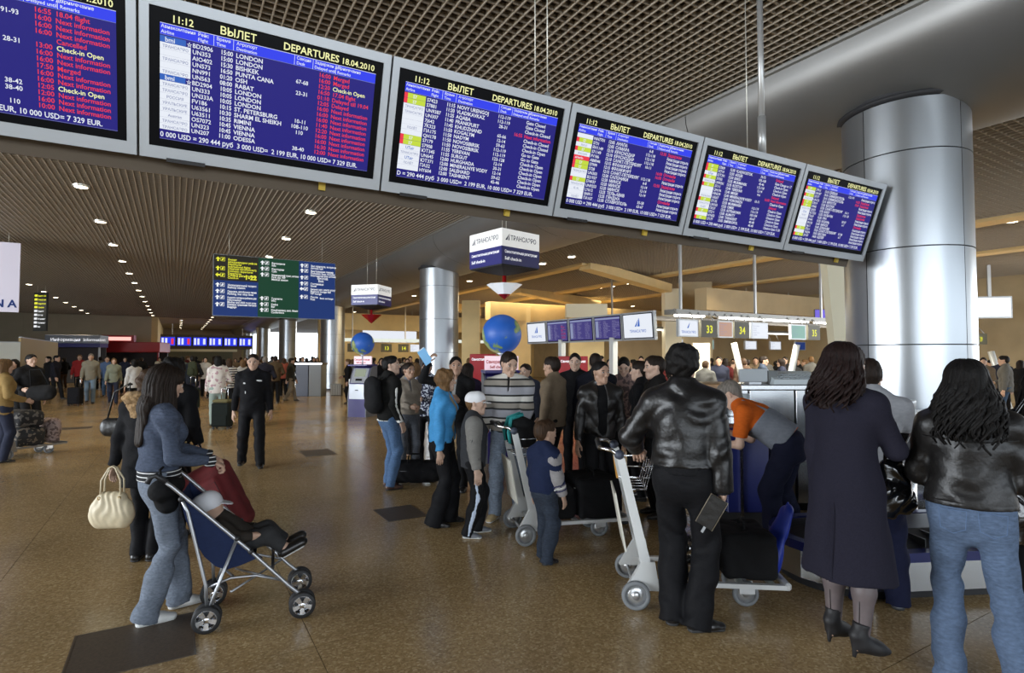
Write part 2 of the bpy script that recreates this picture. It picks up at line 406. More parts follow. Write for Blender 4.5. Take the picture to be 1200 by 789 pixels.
RL = [(1147,268),(860,313),(888,309),(917,304),(736,334),(718,337),(703,339),(777,337),(868,347),(945,354),(636,311),(670,303),(550,331),(580,364),(657,353),(742,360),(485,348),(1147,345),(1190,262)]
RLn = ['beside the near column on the pale strip', 'left of three in a row above the counter signs', 'middle of three in a row above the counter signs', 'right of three in a row above the counter signs',
 'right of a close trio over the screen row', 'middle of a close trio over the screen row', 'left of a close trio over the screen row', 'at the foot of the sloping cream beam', 'above the counter sign 34', 'above the counter sign 35', 'right beside the nearer hanging cube sign', 'upper right of the nearer hanging cube sign', 'below left of the nearer hanging cube sign', 'left above the nearer globe', 'above the left screens of the row', 'above the right screens of the row', 'just left of the second column', 'above the bright white lightbox', 'at the right picture edge']
for (px, py), nn in zip(RL, RLn):
    z = (CEIL_R-CAM_H-0.08)*FOC/(418-py); p = at_depth(px, z)
    if p.x < 25.5: downlight(p.x, p.y, CEIL_R-0.002, 'round downlight in the side ceiling, ' + nn, 'check-in hall downlights', True, 1.0)
FL = [(407,369),(415,367),(426,381),(438,379),(450,377),(465,374),(481,372),(406,385),(415,383),(453,386.6),(465,385),(478,383),(444,388),(600,372),(625,377)]
M_FARC = mat('far_side_ceiling', (0.30, 0.24, 0.15), 0.7)
for k, (px, py) in enumerate(FL):
    z = (CEIL_R-CAM_H-0.1)*FOC/(418-py); z = min(z, 48); p = at_depth(px, z)
    if p.y < 39.5: downlight(p.x, p.y, CEIL_R-0.002, 'small distant downlight over the kiosks, %s counting back into the hall' % ORD[k], 'distant downlights over the kiosks', k % 3 == 0, 1.0)
# ---------------------------------------------------------------- departure boards
M_FRAME = mat('board_frame_grey', (0.42, 0.44, 0.46), 0.38, 0.35)
M_CASE = mat('board_casing_brown', (0.10, 0.075, 0.05), 0.5, 0.3)
M_BLK = mat('black_plastic', (0.012, 0.012, 0.014), 0.25)
M_GLASS = mat('screen_black', (0.003, 0.003, 0.004), 0.35, spec=0.06)
E_BLUE = emat('screen_blue', (0.015, 0.011, 0.20), 1.0)
E_BLUE2 = emat('screen_bright_blue', (0.03, 0.05, 0.85), 1.0)
E_WHITE = emat('screen_white', (0.80, 0.84, 0.92), 1.0)
E_YEL = emat('screen_pale_yellow', (0.95, 0.95, 0.45), 1.0)
E_RED = emat('screen_red', (0.85, 0.04, 0.07), 1.0)
E_GRN = emat('screen_logo_green', (0.55, 0.70, 0.05), 1.0)
E_GREY = emat('screen_logo_grey', (0.25, 0.28, 0.45), 1.0)
E_SKY = emat('screen_logo_blue', (0.03, 0.12, 0.5), 1.0)
class Page:
    """collects what a screen shows, one mesh per colour; u right 0..1, v down 0..1 of the lit area"""
    def __init__(s, w, h, M): s.w, s.h, s.M, s.d = w, h, M, {}
    def mb(s, k): return s.d.setdefault(k, MB())
    def rect(s, k, u0, v0, u1, v1, lift=0.001):
        W, H = s.w, s.h
        s.mb(k).quad((u0*W, -v1*H, lift), (u1*W, -v1*H, lift), (u1*W, -v0*H, lift), (u0*W, -v0*H, lift), M=s.M)
    def text(s, k, t, u, v, size, align='l', bold=0.014, width=None, lift=0.002, sx=0.95):
        letter(s.mb(k), t, u*s.w, -v*s.h, size*s.h, s.M, align, width and width*s.w, bold, lift, sx)
    def build(s, parent, names=None):
        for k, m in s.d.items():
            o = m.build((names or {}).get(k.name, 'lettering'), k, parent)
W_ = 1.263; H_ = 0.78
TICK = '0 000 USD = 290 444 руб  3 000 USD=  2 199 EUR, 10 000 USD= 7 329 EUR.'
NI = 'Next information'; CO = 'Check-in Open'; RO = 'Регистрация открыта'
S1 = [('UN531','11:05','TEL AVIV','','16:55','18.04 flight',1),('UN553','11:10','PARIS','91-93','16:00',NI,1),('BD2902','11:30','LONDON','','16:00',NI,1),('UN331','12:00','MILAN','','16:00',NI,1),('LX1325','12:20','ZURICH','','','Cancelled',1),
 ('UN361','12:40','ANTALYA','28-31','13:00',CO,0),('UN319','12:50','ROME','','16:00',NI,1),('KK326','13:00','ISTANBUL','','16:00',NI,1),('UN503','13:20','VENICE','','17:50','Merged',1),('OS602','13:40','VIENNA','','16:00',NI,1),
 ('UN229','14:00','LYON','','16:00',NI,1),('UN405','14:10','SIMFEROPOL','38-42','12:05',CO,0),('UN407','14:15','KIEV','38-40','12:00',NI,1),('FV184','14:30','MALAGA','','16:00',NI,1),('UN305','14:45','GENEVA','110','10:00',NI,1)]
S2 = [('BD2906','15:00','LONDON','','16:00','Merged',1),('UN353','15:00','LONDON','','16:00','Merged',1),('AIO402','15:30','BISHKEK','67-68','12:20',CO,0),('UN573','16:50','PUNTA CANA','','16:50','17.04 flight',1),('NN991','01:20','OSH','23-31','01:10','Delayed till 19.04',1),
 ('UN563','08:00','RABAT','','12:05','Delayed',1),('BD2904','10:05','LONDON','','16:00',NI,1),('UN333','10:05','LONDON','','16:00',NI,1),('UN333A','10:05','LONDON','','16:00',NI,1),('FV186','10:15','ST. PETERSBURG','10-11','11:40',NI,1),
 ('U63561','10:30','SHARM EL SHEIKH','108-110','12:20',NI,1),('U63511','10:35','RIMINI','110','16:00',NI,1),('OS7072','10:45','VIENNA','','16:00',NI,1),('UN323','10:45','VIENNA','','16:30',NI,1),('UN207','11:00','ODESSA','38-40','12:00',NI,1)]
S3 = [('S7423','11:15','NOVY URENGOJ','112-119','','Gate Closed',0),('S7881','11:20','VLADIKAVKAZ','112-119','','Gate Closed',0),('UN9387','11:25','AQABA','28-31','','Check-in Closed',0),('UN307','11:40','FRANKFURT','','16:55',NI,1),('7J642','11:45','KHUDZHAND','65-66','','Check-in Closed',0),
 ('7K323','11:50','KOGALYM','12-14','','Check-in Closed',0),('ПА175','11:50','NADYM','59-63','',CO,0),('QH178','11:50','NOVOSIBIRSK','112-119','','Go to Gate',0),('S7179','11:50','NOVOSIBIRSK','112-119','','Go to Gate',0),('S7908','11:55','YEREVAN','123-128','',CO,0),
 ('ЮТ345','11:55','SURGUT','12-14','',CO,0),('UN645','12:00','HURGHADA','30-31','',CO,0),('ЮТ371','12:00','MINERALNYE VODY','12-14','',CO,0),('ПА32','12:00','SALEHARD','59-62','',CO,0),('HY604','12:00','TASHKENT','45-46','',CO,0)]
S4 = [('NN7701','12:05','АНАПА','6-8','13:30','Задержан',1),('S731','12:05','САМАРА','112-118','',RO,0),('ЯН1149','12:10','КРАСНОДАР','112-118','',RO,0),('S71149','12:10','КРАСНОДАР','112-118','',RO,0),('FV186','12:10','САНКТ-ПЕТЕРБУРГ','10-11','',RO,0),
 ('AB8046','12:15','ФРАНКФУРТ','','16:00','Отменён',1),('S7999','12:15','ФРАНКФУРТ','','16:00','Отменён',1),('S728','12:15','САНКТ-ПЕТЕРБУРГ','112-118','',RO,0),('UN303','12:20','САЛОНИКИ','6-8','12:50','Задержан',1),('B21937','12:20','МИНСК','12-14','',RO,0),
 ('S74937','12:20','МИНСК','12-14','',RO,0),('UN9253','12:20','МИНСК','12-14','',RO,0),('LY612','12:25','ТЕЛЬ-АВИВ','','','Отменён',1),('5N911','12:25','ГЯНДЖА','55-58','',RO,0),('ПА107','12:30','СТАВРОПОЛЬ','63-67','',RO,0)]
S5 = [('S7809','12:30','VLADIVOSTOK','70-72','','Delayed',1),('S7719','12:30','ADLER','103-108','','Gate Change to 17',0),('ЮТ391','12:30','BAKU','45-46','',CO,0),('S7035','12:35','MURMANSK','112-118','',CO,0),('UN9261','12:35','ROSTOV','12-14','',CO,0),
 ('S7111','12:40','YEREVAN','4-6','','Delayed',1),('QH196','12:40','MINSK','','16:00',NI,1),('NN339','12:40','MINERALNYE VODY','10-11','',CO,0),('U6267','12:45','VORONEZH','','','Delayed',1),('S7135','12:50','MURMANSK','112-119','',CO,0),
 ('UN103','12:50','OMSK','112-119','',CO,0),('ПА57','12:55','ASTRAKHAN','103-104','',CO,0),('S7211','13:00','ALMATY','63-67','',CO,0),('HY602','13:00','TASHKENT','45-48','',CO,0),('S7177','13:05','SIMFEROPOL','45-48','','Check-in Open 11:30',0)]
S6 = [('S7913','13:10','ЕРЕВАН','112-119','',RO,0),('UN187','13:10','СИМФЕРОПОЛЬ','','14:20','Задержан',1),('S7177','13:15','СИМФЕРОПОЛЬ','','15:00','Задержан',1),('UN123','13:15','ИРКУТСК','','',RO,0),('S7019','13:20','БЕСЛАН','','',RO,0),
 ('S7043','13:20','САНКТ-ПЕТЕРБУРГ','10-11','','Задержан',1),('UN33','13:25','БАКУ','112-118','','Задержан',1),('ЮТ253','13:25','НАЛЬЧИК','','',RO,0),('ПА39','13:30','УФА','55-57','',RO,0),('UN41','13:35','КАЗАНЬ','6-7','','Отменён',1),
 ('5N125','13:40','МИНСК','','',RO,0),('7J611','13:45','ДУШАНБЕ','','',RO,0),('S7211','13:50','САНКТ-ПЕТЕРБУРГ','57-58','',RO,0),('YK874','13:55','БЕСЛАН','6-7','',RO,0),('S7107','14:00','АДЛЕР','','',RO,0)]
LOGO = [ 'btgtvtbttsstt', 'gg', ]
def flight_page(pg, rows, which, header=True):
    big = which <= 4
    pg.rect(E_BLUE, 0, 0.085, 1, 0.985, 0.0006)
    pg.text(E_YEL, '11:12', 0.045, 0.068, 0.075); pg.text(E_YEL, 'ВЫЛЕТ', 0.245, 0.068, 0.085); pg.text(E_YEL, 'DEPARTURES', 0.53, 0.068, 0.085); pg.text(E_YEL, '18.04.2010', 0.99, 0.068, 0.072, 'r')
    pg.rect(E_BLUE2, 0, 0.09, 1, 0.172)
    pg.rect(E_WHITE, 0, 0.087, 1, 0.0905, 0.0015); pg.rect(E_GREY, 0, 0.172, 1, 0.1745, 0.0015)
    for u in (0.22, 0.305, 0.585, 0.675, 0.79): pg.rect(E_WHITE, u, 0.09, u+0.0018, 0.172, 0.0015)
    for u, a, b in ((0.0,'Авиакомпания','Airline'),(0.15,'Рейс','Flight'),(0.228,'Время','Time'),(0.315,'Аэропорт','Destination'),(0.592,'Секция','Desk'),(0.68,'Задержан до','Delayed until'),(0.795,'Примечание','Remarks')):
        pg.text(E_WHITE, a, u+0.004, 0.123, 0.036, bold=0.01); pg.text(E_WHITE, b, u+0.004, 0.163, 0.036, bold=0.01)
    n = len(rows); v0 = 0.182; dv = (0.905-v0)/n
    for i, (fl_, tm, de, dk, dl, rm, red) in enumerate(rows):
        v = v0 + i*dv; vb = v + dv*0.86; sz = dv*1.04
        # airline logo plate
        a0 = fl_[:2]
        if a0 == 'BD':
            pg.rect(E_SKY, 0, v, 0.105, v+dv*0.96); pg.text(E_WHITE, 'bmi', 0.02, vb, sz, lift=0.003)
            pg.text(E_WHITE, '☆', 0.108, vb, sz*0.8)
        elif a0 == 'S7': pg.rect(E_GRN, 0.02, v, 0.125, v+dv*0.96); pg.rect(E_RED, 0, v, 0.02, v+dv*0.96); pg.text(E_WHITE, 'S7', 0.05, vb, sz*0.85, lift=0.003)
        elif a0 in ('AB',): pg.rect(E_RED, 0, v, 0.125, v+dv*0.96); pg.text(E_WHITE, 'airberlin', 0.01, vb-dv*0.1, sz*0.7, lift=0.003)
        else:
            pg.rect(E_WHITE, 0, v, 0.125, v+dv*0.985)
            t = {'UN':'ТРАНСАЭРО', 'ЮТ':'UTair', 'LY':'EL AL', 'FV':'РОССИЯ', 'OS':'Austrian', 'U6':'УРАЛЬСКИЕ', 'ПА':'ПОЛЁТ', 'ЯН':'ЯМАЛ'}.get(a0, '')
            if t: pg.text(E_SKY if a0 == 'ЮТ' else E_GREY, t, 0.0625, vb-dv*0.06, sz*(0.8 if a0 == 'ЮТ' else 0.62), 'c', lift=0.003, width=0.115)
        pg.text(E_WHITE, fl_, 0.132, vb, sz*0.95, width=0.092)
        pg.text(E_WHITE, tm, 0.305, vb, sz, 'r', sx=0.85, bold=0.02, width=0.075); pg.text(E_WHITE, de, 0.318, vb, sz, bold=0.02, width=0.25)
        pg.text(E_WHITE, dk, 0.628, vb, sz*0.95, 'c', width=0.09)
        k = E_RED if red else E_WHITE
        if dl: pg.text(E_RED if (red or rm == CO) else k, dl, 0.768, vb, sz, 'r', width=0.075)
        pg.text(k if red else E_YEL if which in (1, 2) else E_WHITE, rm, 0.782, vb, sz, width=0.205)
    pg.text(E_WHITE, TICK if which != 3 else TICK[8:], 0.002, 0.965, 0.058, width=0.94)
    pg.rect(E_GREY, 0, 0.98, 1, 0.982, 0.0015)
b0 = 3.46
P0 = Vector((-0.186, b0+0.02, 2.736)); ph = R(-3.31)
dirx = Vector((math.cos(ph), math.sin(ph), 0))
tilt = R(18.85)
bank = thing('departure_board_bank', 'long grey departures display bank hung slanting across the top of the hall', 'departure board', (0, 0, 0))
bx = Matrix((( dirx.x, -dirx.y, 0, P0.x), (dirx.y, dirx.x, 0, P0.y), (0, 0, 1, P0.z), (0, 0, 0, 1)))
bT = bx @ Matrix.Rotation(R(90)+tilt, 4, 'X') @ Matrix.Rotation(-0.0100, 4, 'Z')   # local x along the bank, local y up the screen face, local z towards the hall visitor
# casing behind and below the screens
cs = MB()
cs.box((-1.30, 0.0, -0.30), (5*W_-0.06, H_-0.02, -0.075), bT)
cs.build('casing', M_CASE, bank)
cs = MB()
cs.box((-1.36, -0.085, -0.36), (5*W_-0.12, 0.03, -0.085), bT)
cs.build('underside_tray', M_CASE, bank)
ordn = {1: 'leftmost departures screen, cut by the left edge of the picture', 2: 'large departures screen listing London, Bishkek and Punta Cana', 3: 'departures screen beginning with Novy Urengoj and Vladikavkaz', 4: 'departures screen in Cyrillic beginning with flights 12:05', 5: 'departures screen second from the right end of the bank', 6: 'rightmost departures screen overlapping the broad column'}
for i, rows in enumerate((S1, S2, S3, S4, S5, S6)):
    x0 = (i-1)*W_; ux = W_/1.0
    sc_ = MB()  # frame around the glass
    L0, L1, b_, t_ = x0+0.006, x0+W_-0.006, 0.0, H_
    fw = 0.042
    for lo, hi in (((L0, b_, -0.08), (L0+fw, t_, 0)), ((L1-fw, b_, -0.08), (L1, t_, 0)), ((L0+fw, b_, -0.08), (L1-fw, b_+0.062, 0)), ((L0+fw, t_-0.052, -0.08), (L1-fw, t_, 0))):
        sc_.box(lo, hi, bT, 0.0)
    so = sc_.build('screen', M_FRAME, bank); so['label'] = ordn[i+1]
    gl = MB().box((L0+fw, b_+0.062, -0.05), (L1-fw, t_-0.052, -0.012), bT).build('glass', M_GLASS, so)
    slot = MB().box((L0+0.12, -0.012, -0.05), (L0+0.30, 0.008, 0.004), bT).build('vent_slot', M_BLK, so)
    gx0, gx1, gy0, gy1 = L0+fw+0.046, L1-fw-0.040, b_+0.062+0.030, t_-0.052-0.014
    M = bT @ Matrix.Translation((gx0, gy1, -0.0115))
    pg = Page(gx1-gx0, gy1-gy0, M); flight_page(pg, rows, i+1)
    pg.build(so, {'screen_blue': 'lit_page', 'screen_bright_blue': 'page_header'})
    if i >= 1: MB().box((x0+W_*0.72, -0.05, -0.084), (x0+W_*0.75, -0.004, -0.06), bT).build('bracket', mat('yellow_bracket', (0.6, 0.42, 0.05), 0.5), so)
def bank_pt(x, up): return bT @ Vector((x, up, -0.15))
for k, (x, r, lab) in enumerate(((2.31, 0.0035, 'thin suspension wire'), (2.41, 0.004, 'thin suspension wire'), (-0.6, 0.004, 'thin suspension wire'))):
    p = bank_pt(x, H_); MB().tube([p, (p.x, p.y, CEIL+0.1)], r, 6).build('suspension_wire', mat('wire', (0.7, 0.68, 0.6), 0.4, 0.5), bank)
    if k == 1: MB().lathe([(0, 0.06), (0.02, 0.05), (0.035, 0.0), (0.035, -0.03)], 12, Matrix.Translation(p)).build('wire_anchor', M_FRAME, bank)
p = bank_pt(4.64, H_)
MB().tube([p, (p.x, p.y, p.z+0.35)], 0.034, 12).tube([(p.x, p.y, p.z+0.3), (p.x, p.y, CEIL+0.1)], 0.026, 12).build('suspension_rod', mat('rod_grey', (0.5, 0.5, 0.49), 0.35, 0.5), bank)
p = bank_pt(4.45, H_); MB().tube([p, (p.x, p.y, CEIL+0.1)], 0.004, 6).build('suspension_wire', mat('wire', (0,0,0)), bank)

# ---------------------------------------------------------------- hanging direction sign
E_SB = emat('sign_navy', (0.012, 0.035, 0.16), 1.0); E_SB2 = emat('sign_navy_right', (0.012, 0.035, 0.16), 1.0); E_SG = emat('sign_green', (0.008, 0.05, 0.025), 1.0); E_SK = emat('sign_black', (0.02, 0.018, 0.012), 1.0)
E_SW = emat('sign_white', (0.9, 0.92, 0.95), 1.0); E_SY = emat('sign_yellow', (0.85, 0.85, 0.05), 1.0)
SY_ = 16.2; sx0 = 0.049*SY_; sx1 = 0.2365*SY_; szb = 2.74; szt = 4.31
sg = thing('direction_sign', 'large hanging black, green and navy direction sign with yellow gates 1-22', 'sign', (sx0, SY_, szb))
SWd = sx1-sx0; SHt = szt-szb
B((-0.01, 0, -0.01), (SWd+0.01, 0.12, SHt+0.01)).build('sign_box', mat('sign_edge', (0.3, 0.32, 0.34), 0.4, 0.6), sg)
pg = Page(SWd, SHt, Matrix.Translation((0, 0, SHt)) @ Matrix.Rotation(R(90), 4, 'X'))
pg.rect(E_SK, 0, 0, 0.345, 0.42, 0.004); pg.rect(E_SB, 0, 0.42, 0.345, 1, 0.004); pg.rect(E_SG, 0.345, 0, 0.68, 1, 0.004); pg.rect(E_SB2, 0.68, 0, 1, 1, 0.004)
def entry(u, v, k, lines, arrow='↑', icon=1, lh=0.055):
    D = pg.mb(k); W, H = SWd, SHt; s = 0.036*H
    cx, cy = u*W+0.05, -v*H-0.02
    # arrow: head and shaft drawn as flat shapes
    if arrow == '←': D.add([(cx-s, cy, .006), (cx, cy+s, .006), (cx, cy-s, .006), (cx, cy+s*.35, .006), (cx+s, cy+s*.35, .006), (cx+s, cy-s*.35, .006), (cx, cy-s*.35, .006)], [(0,2,1), (3,6,5,4)], M=pg.M)
    else: D.add([(cx, cy+s, .006), (cx-s, cy, .006), (cx+s, cy, .006), (cx-s*.35, cy, .006), (cx+s*.35, cy, .006), (cx+s*.35, cy-s, .006), (cx-s*.35, cy-s, .006)], [(0,1,2), (3,6,5,4)], M=pg.M)
    if icon:
        ix = cx + 0.11; t = 0.008
        for a, b in (((-.05,-.05),(.05,-.05+t)), ((-.05,.05-t),(.05,.05)), ((-.05,-.05),(-.05+t,.05)), ((.05-t,-.05),(.05,.05))):
            D.quad((ix+a[0], cy+a[1], .006), (ix+b[0], cy+a[1], .006), (ix+b[0], cy+b[1], .006), (ix+a[0], cy+b[1], .006), M=pg.M)
        D.add([(ix-.03, cy-.03, .006), (ix+.005, cy-.03, .006), (ix+.03, cy+.02, .006), (ix+.0, cy+.035, .006), (ix-.02, cy+.0, .006)], [(0,1,2,3,4)], M=pg.M)
    for q, t in enumerate(lines): pg.text(k, t, u+0.092, v+0.028+q*0.038, 0.046, bold=0.02, lift=0.006, width=0.225)
entry(0.015, 0.06, E_SY, ['Вылет', 'международных рейсов', 'Departures', 'International flights'])
entry(0.015, 0.21, E_SY, ['Стерильная зона вылета внутр.', 'Domestic departures', 'Departures'])
entry(0.015, 0.32, E_SY, ['Стойки регистрации', 'Check-in'], '←'); pg.text(E_SY, '1-22', 0.238, 0.385, 0.105, bold=0.03, lift=0.006)
entry(0.015, 0.48, E_SW, ['Железнодорожный экспресс', 'Railway station'])
entry(0.015, 0.585, E_SW, ['Парковка, автобусные линии', 'Parking, bus stop lines'])
entry(0.015, 0.685, E_SW, ['Комната матери и ребенка для', 'Information', 'Mother and child room area'])
entry(0.015, 0.80, E_SW, ['Камера хранения багажа', 'Baggage'])
entry(0.36, 0.065, E_SW, ['Багажные', 'Info']); entry(0.36, 0.165, E_SW, ['Ресторан', 'Cafe']); entry(0.36, 0.265, E_SW, ['Медицинский пункт, аптека', 'First aid, VIP', 'Medical station'])
entry(0.36, 0.67, E_SW, ['Туалеты', 'WC']); entry(0.36, 0.77, E_SW, ['Кафе', 'Bar']); entry(0.36, 0.865, E_SW, ['Конференц зал, банк', 'Conference'])
entry(0.69, 0.06, E_SW, ['Зал прилета, встречи', 'Arrivals hall']); entry(0.69, 0.15, E_SW, ['Внутренние линии', 'Domestic lines, transfer', 'International lines arrivals'])
entry(0.69, 0.27, E_SW, ['', '']); pg.text(E_SW, 'Выход', 0.84, 0.30, 0.062, lift=0.006); pg.text(E_SW, 'Exit', 0.85, 0.35, 0.062, lift=0.006)
entry(0.69, 0.375, E_SW, ['Гостиница', 'Hotel']); entry(0.69, 0.47, E_SW, ['Бизнес-зал, центр услуг', 'Business lounge hall', 'VIP lounge'], '←')
entry(0.69, 0.61, E_SW, ['Почта', 'Post']); pg.text(E_SW, 'Bank exchange', 0.865, 0.65, 0.045, lift=0.006, width=0.12)
pg.build(sg, {'sign_black': 'black_panel', 'sign_navy': 'navy_panel', 'sign_navy_right': 'navy_panel', 'sign_green': 'green_panel'})
for x in (0.35, SWd-0.35): MB().tube([(x, 0.06, SHt), (x, 0.06, CEIL+0.1-szb)], 0.006, 6).build('suspension_wire', _m['wire'], sg)

# small far direction sign seen nearly edge-on, and the white banner at the left edge
q = at_depth(45.5, 26, 388)
s2 = thing('direction_sign', 'small dark hanging direction sign far left, white and yellow lines', 'sign', (q.x, q.y, q.z), R(-38))
B((-0.33, 0, 0), (0.33, 0.1, 1.78)).build('sign_box', mat('dark_sign', (0.03, 0.035, 0.04), 0.5), s2)
pg = Page(0.66, 1.78, Matrix.Translation((-0.33, -0.004, 1.78)) @ Matrix.Rotation(R(90), 4, 'X'))
for i in range(9):
    k = E_SY if i < 4 else E_SW
    pg.rect(k, 0.06, 0.05+i*0.1, 0.30, 0.105+i*0.1); pg.text(k, ['Вылет 1-22', 'Регистрация', 'Departures', 'Check-in', 'Прилет', 'Багаж', 'Парковка', 'Гостиница', 'Exit'][i], 0.36, 0.105+i*0.1, 0.05, width=0.6, bold=0.04)
pg.build(s2)
for x in (-0.2, 0.2): MB().tube([(x, 0.05, 1.78), (x, 0.05, CEIL+0.1-q.z)], 0.008, 6).build('suspension_wire', _m['wire'], s2)
qa = at_depth(20.5, 15, 366)
s3 = thing('hanging_banner', 'pale lilac-white hanging banner cut by the left picture edge', 'banner', (qa.x, qa.y, qa.z))
B((-2.4, 0, 0), (0, 0.07, 1.85)).build('panel', mat('banner_lilac_white', (0.62, 0.58, 0.67), 0.6), s3)
pg = Page(2.4, 1.85, Matrix.Translation((-2.4, -0.004, 1.85)) @ Matrix.Rotation(R(90), 4, 'X'))
pg.text(E_SB, 'REGISTRATION A', 0.985, 0.93, 0.15, 'r', bold=0.03); pg.build(s3)
for x in (-2.0, -0.25): MB().tube([(x, 0.035, 1.85), (x, 0.035, CEIL+0.1-qa.z)], 0.006, 6).build('suspension_wire', _m['wire'], s3)

# ---------------------------------------------------------------- cube signs, reflector cones, kiosks and globes
M_WHITE = mat('white_panel', (0.80, 0.80, 0.78), 0.4, emit=0.25); M_NAVY = mat('navy_panel', (0.035, 0.035, 0.22), 0.35)
M_NAVYD = mat('dark_navy_text', (0.02, 0.02, 0.08), 0.5); M_WTXT = mat('white_lettering', (0.85, 0.86, 0.9), 0.5, emit=0.3)
M_REDG = mat('red_reflector', (0.45, 0.015, 0.015), 0.12, 0.4); M_MIRR = mat('mirror_facets', (0.85, 0.9, 0.95), 0.05, 1.0)
def earth_mat():
    m = bpy.data.materials.new('globe_earth'); m.use_nodes = True; nt = m.node_tree; b = nt.nodes['Principled BSDF']; N, L = nt.nodes.new, nt.links.new
    tc = N('ShaderNodeTexCoord'); n = N('ShaderNodeTexNoise'); n.inputs['Scale'].default_value = 2.6; n.inputs['Detail'].default_value = 5; L(tc.outputs['Object'], n.inputs['Vector'])
    r = N('ShaderNodeValToRGB'); r.color_ramp.interpolation = 'EASE'; e = r.color_ramp.elements
    e[0].position = 0.555; e[0].color = (0.02, 0.10, 0.42, 1); e[1].position = 0.585; e[1].color = (0.16, 0.24, 0.09, 1); e2 = e.new(0.66); e2.color = (0.35, 0.36, 0.16, 1)
    L(n.outputs[0], r.inputs[0]); L(r.outputs[0], b.inputs['Base Color']); b.inputs['Roughness'].default_value = 0.45
    b.inputs['Emission Strength'].default_value = 0.12; L(r.outputs[0], b.inputs['Emission Color'])
    return m
M_EARTH = earth_mat()
def cube_sign(px, z, py0, label):
    c = at_depth(px, z); rc = math.atan2(-c.x, c.y) + R(45-4 if 'nearer' in label else 45+16); t = thing('cube_sign', label, 'sign', (c.x, c.y, 3.12), rc)
    w = 0.40
    B((-w, -w, 0), (w, w, 0.58)).build('box', M_DARK, t)
    for k in range(4):
        Rz = Matrix.Rotation(k*PI/2, 4, 'Z')
        MB().box((-w-0.005, -w-0.012, 0.30), (w+0.005, -w-0.001, 0.58), Rz).build('white_panel', M_WHITE, t)
        MB().box((-w-0.005, -w-0.012, 0.02), (w+0.005, -w-0.001, 0.30), Rz).build('navy_panel', M_NAVY, t)
        M = Rz @ Matrix.Translation((-w, -w-0.014, 0.58)) @ Matrix.Rotation(R(90), 4, 'X')
        a = MB(); letter(a, 'ТРАНСАЭРО', 0.17, -0.17, 0.105, M, bold=0.012, sx=1.05, width=0.56)
        a.add([(0.06, -0.18, 0), (0.10, -0.18, 0), (0.15, -0.07, 0), (0.12, -0.18, 0.0), (0.145, -0.18, 0), (0.155, -0.07, 0)], [(0,1,2), (3,4,5)], M=M); a.build('lettering', M_NAVYD, t)
        a = MB(); letter(a, 'Самостоятельная регистрация', 0.05, -0.38, 0.062, M, width=0.7, bold=0.02); letter(a, 'Self check-in', 0.05, -0.49, 0.07, M, bold=0.02); a.build('lettering', M_WTXT, t)
    MB().lathe([(0.0, -0.10), (0.25, -0.06), (w*1.35, 0.0)], 4, Matrix.Rotation(PI/4, 4, 'Z'), smooth=False).build('base', M_DARK, t)
    for sx_, sy_ in ((-1,-1), (1,1)): MB().tube([(sx_*w*.8, sy_*w*.8, 0.58), (sx_*w*.8, sy_*w*.8, CEIL+0.27-3.12)], 0.006, 6).build('suspension_wire', _m['wire'], t)
    # faceted reflector hanging beneath
    Mr = Matrix.Translation((0, 0, -0.48))
    MB().lathe([(0.0, 0.0), (0.10, 0.08), (0.30, 0.24), (0.28, 0.24), (0.0, 0.05)], 8, Mr, smooth=False).build('reflector_cone', mat('white_facets', (.80,.84,.88), .25, emit=.2) if 'nearer' in label else M_REDG, t)  # nearer one: mirrored facets' reflection painted as white with a faint glow
    MB().lathe([(0.0, -0.008), (0.105, 0.078)], 8, Mr, smooth=False).build('red_tip', M_REDG, t)
    MB().tube([(0, 0, 0.02), (0, 0, 0.42)], 0.035, 8, M=Mr).build('stem', M_REDG, t)
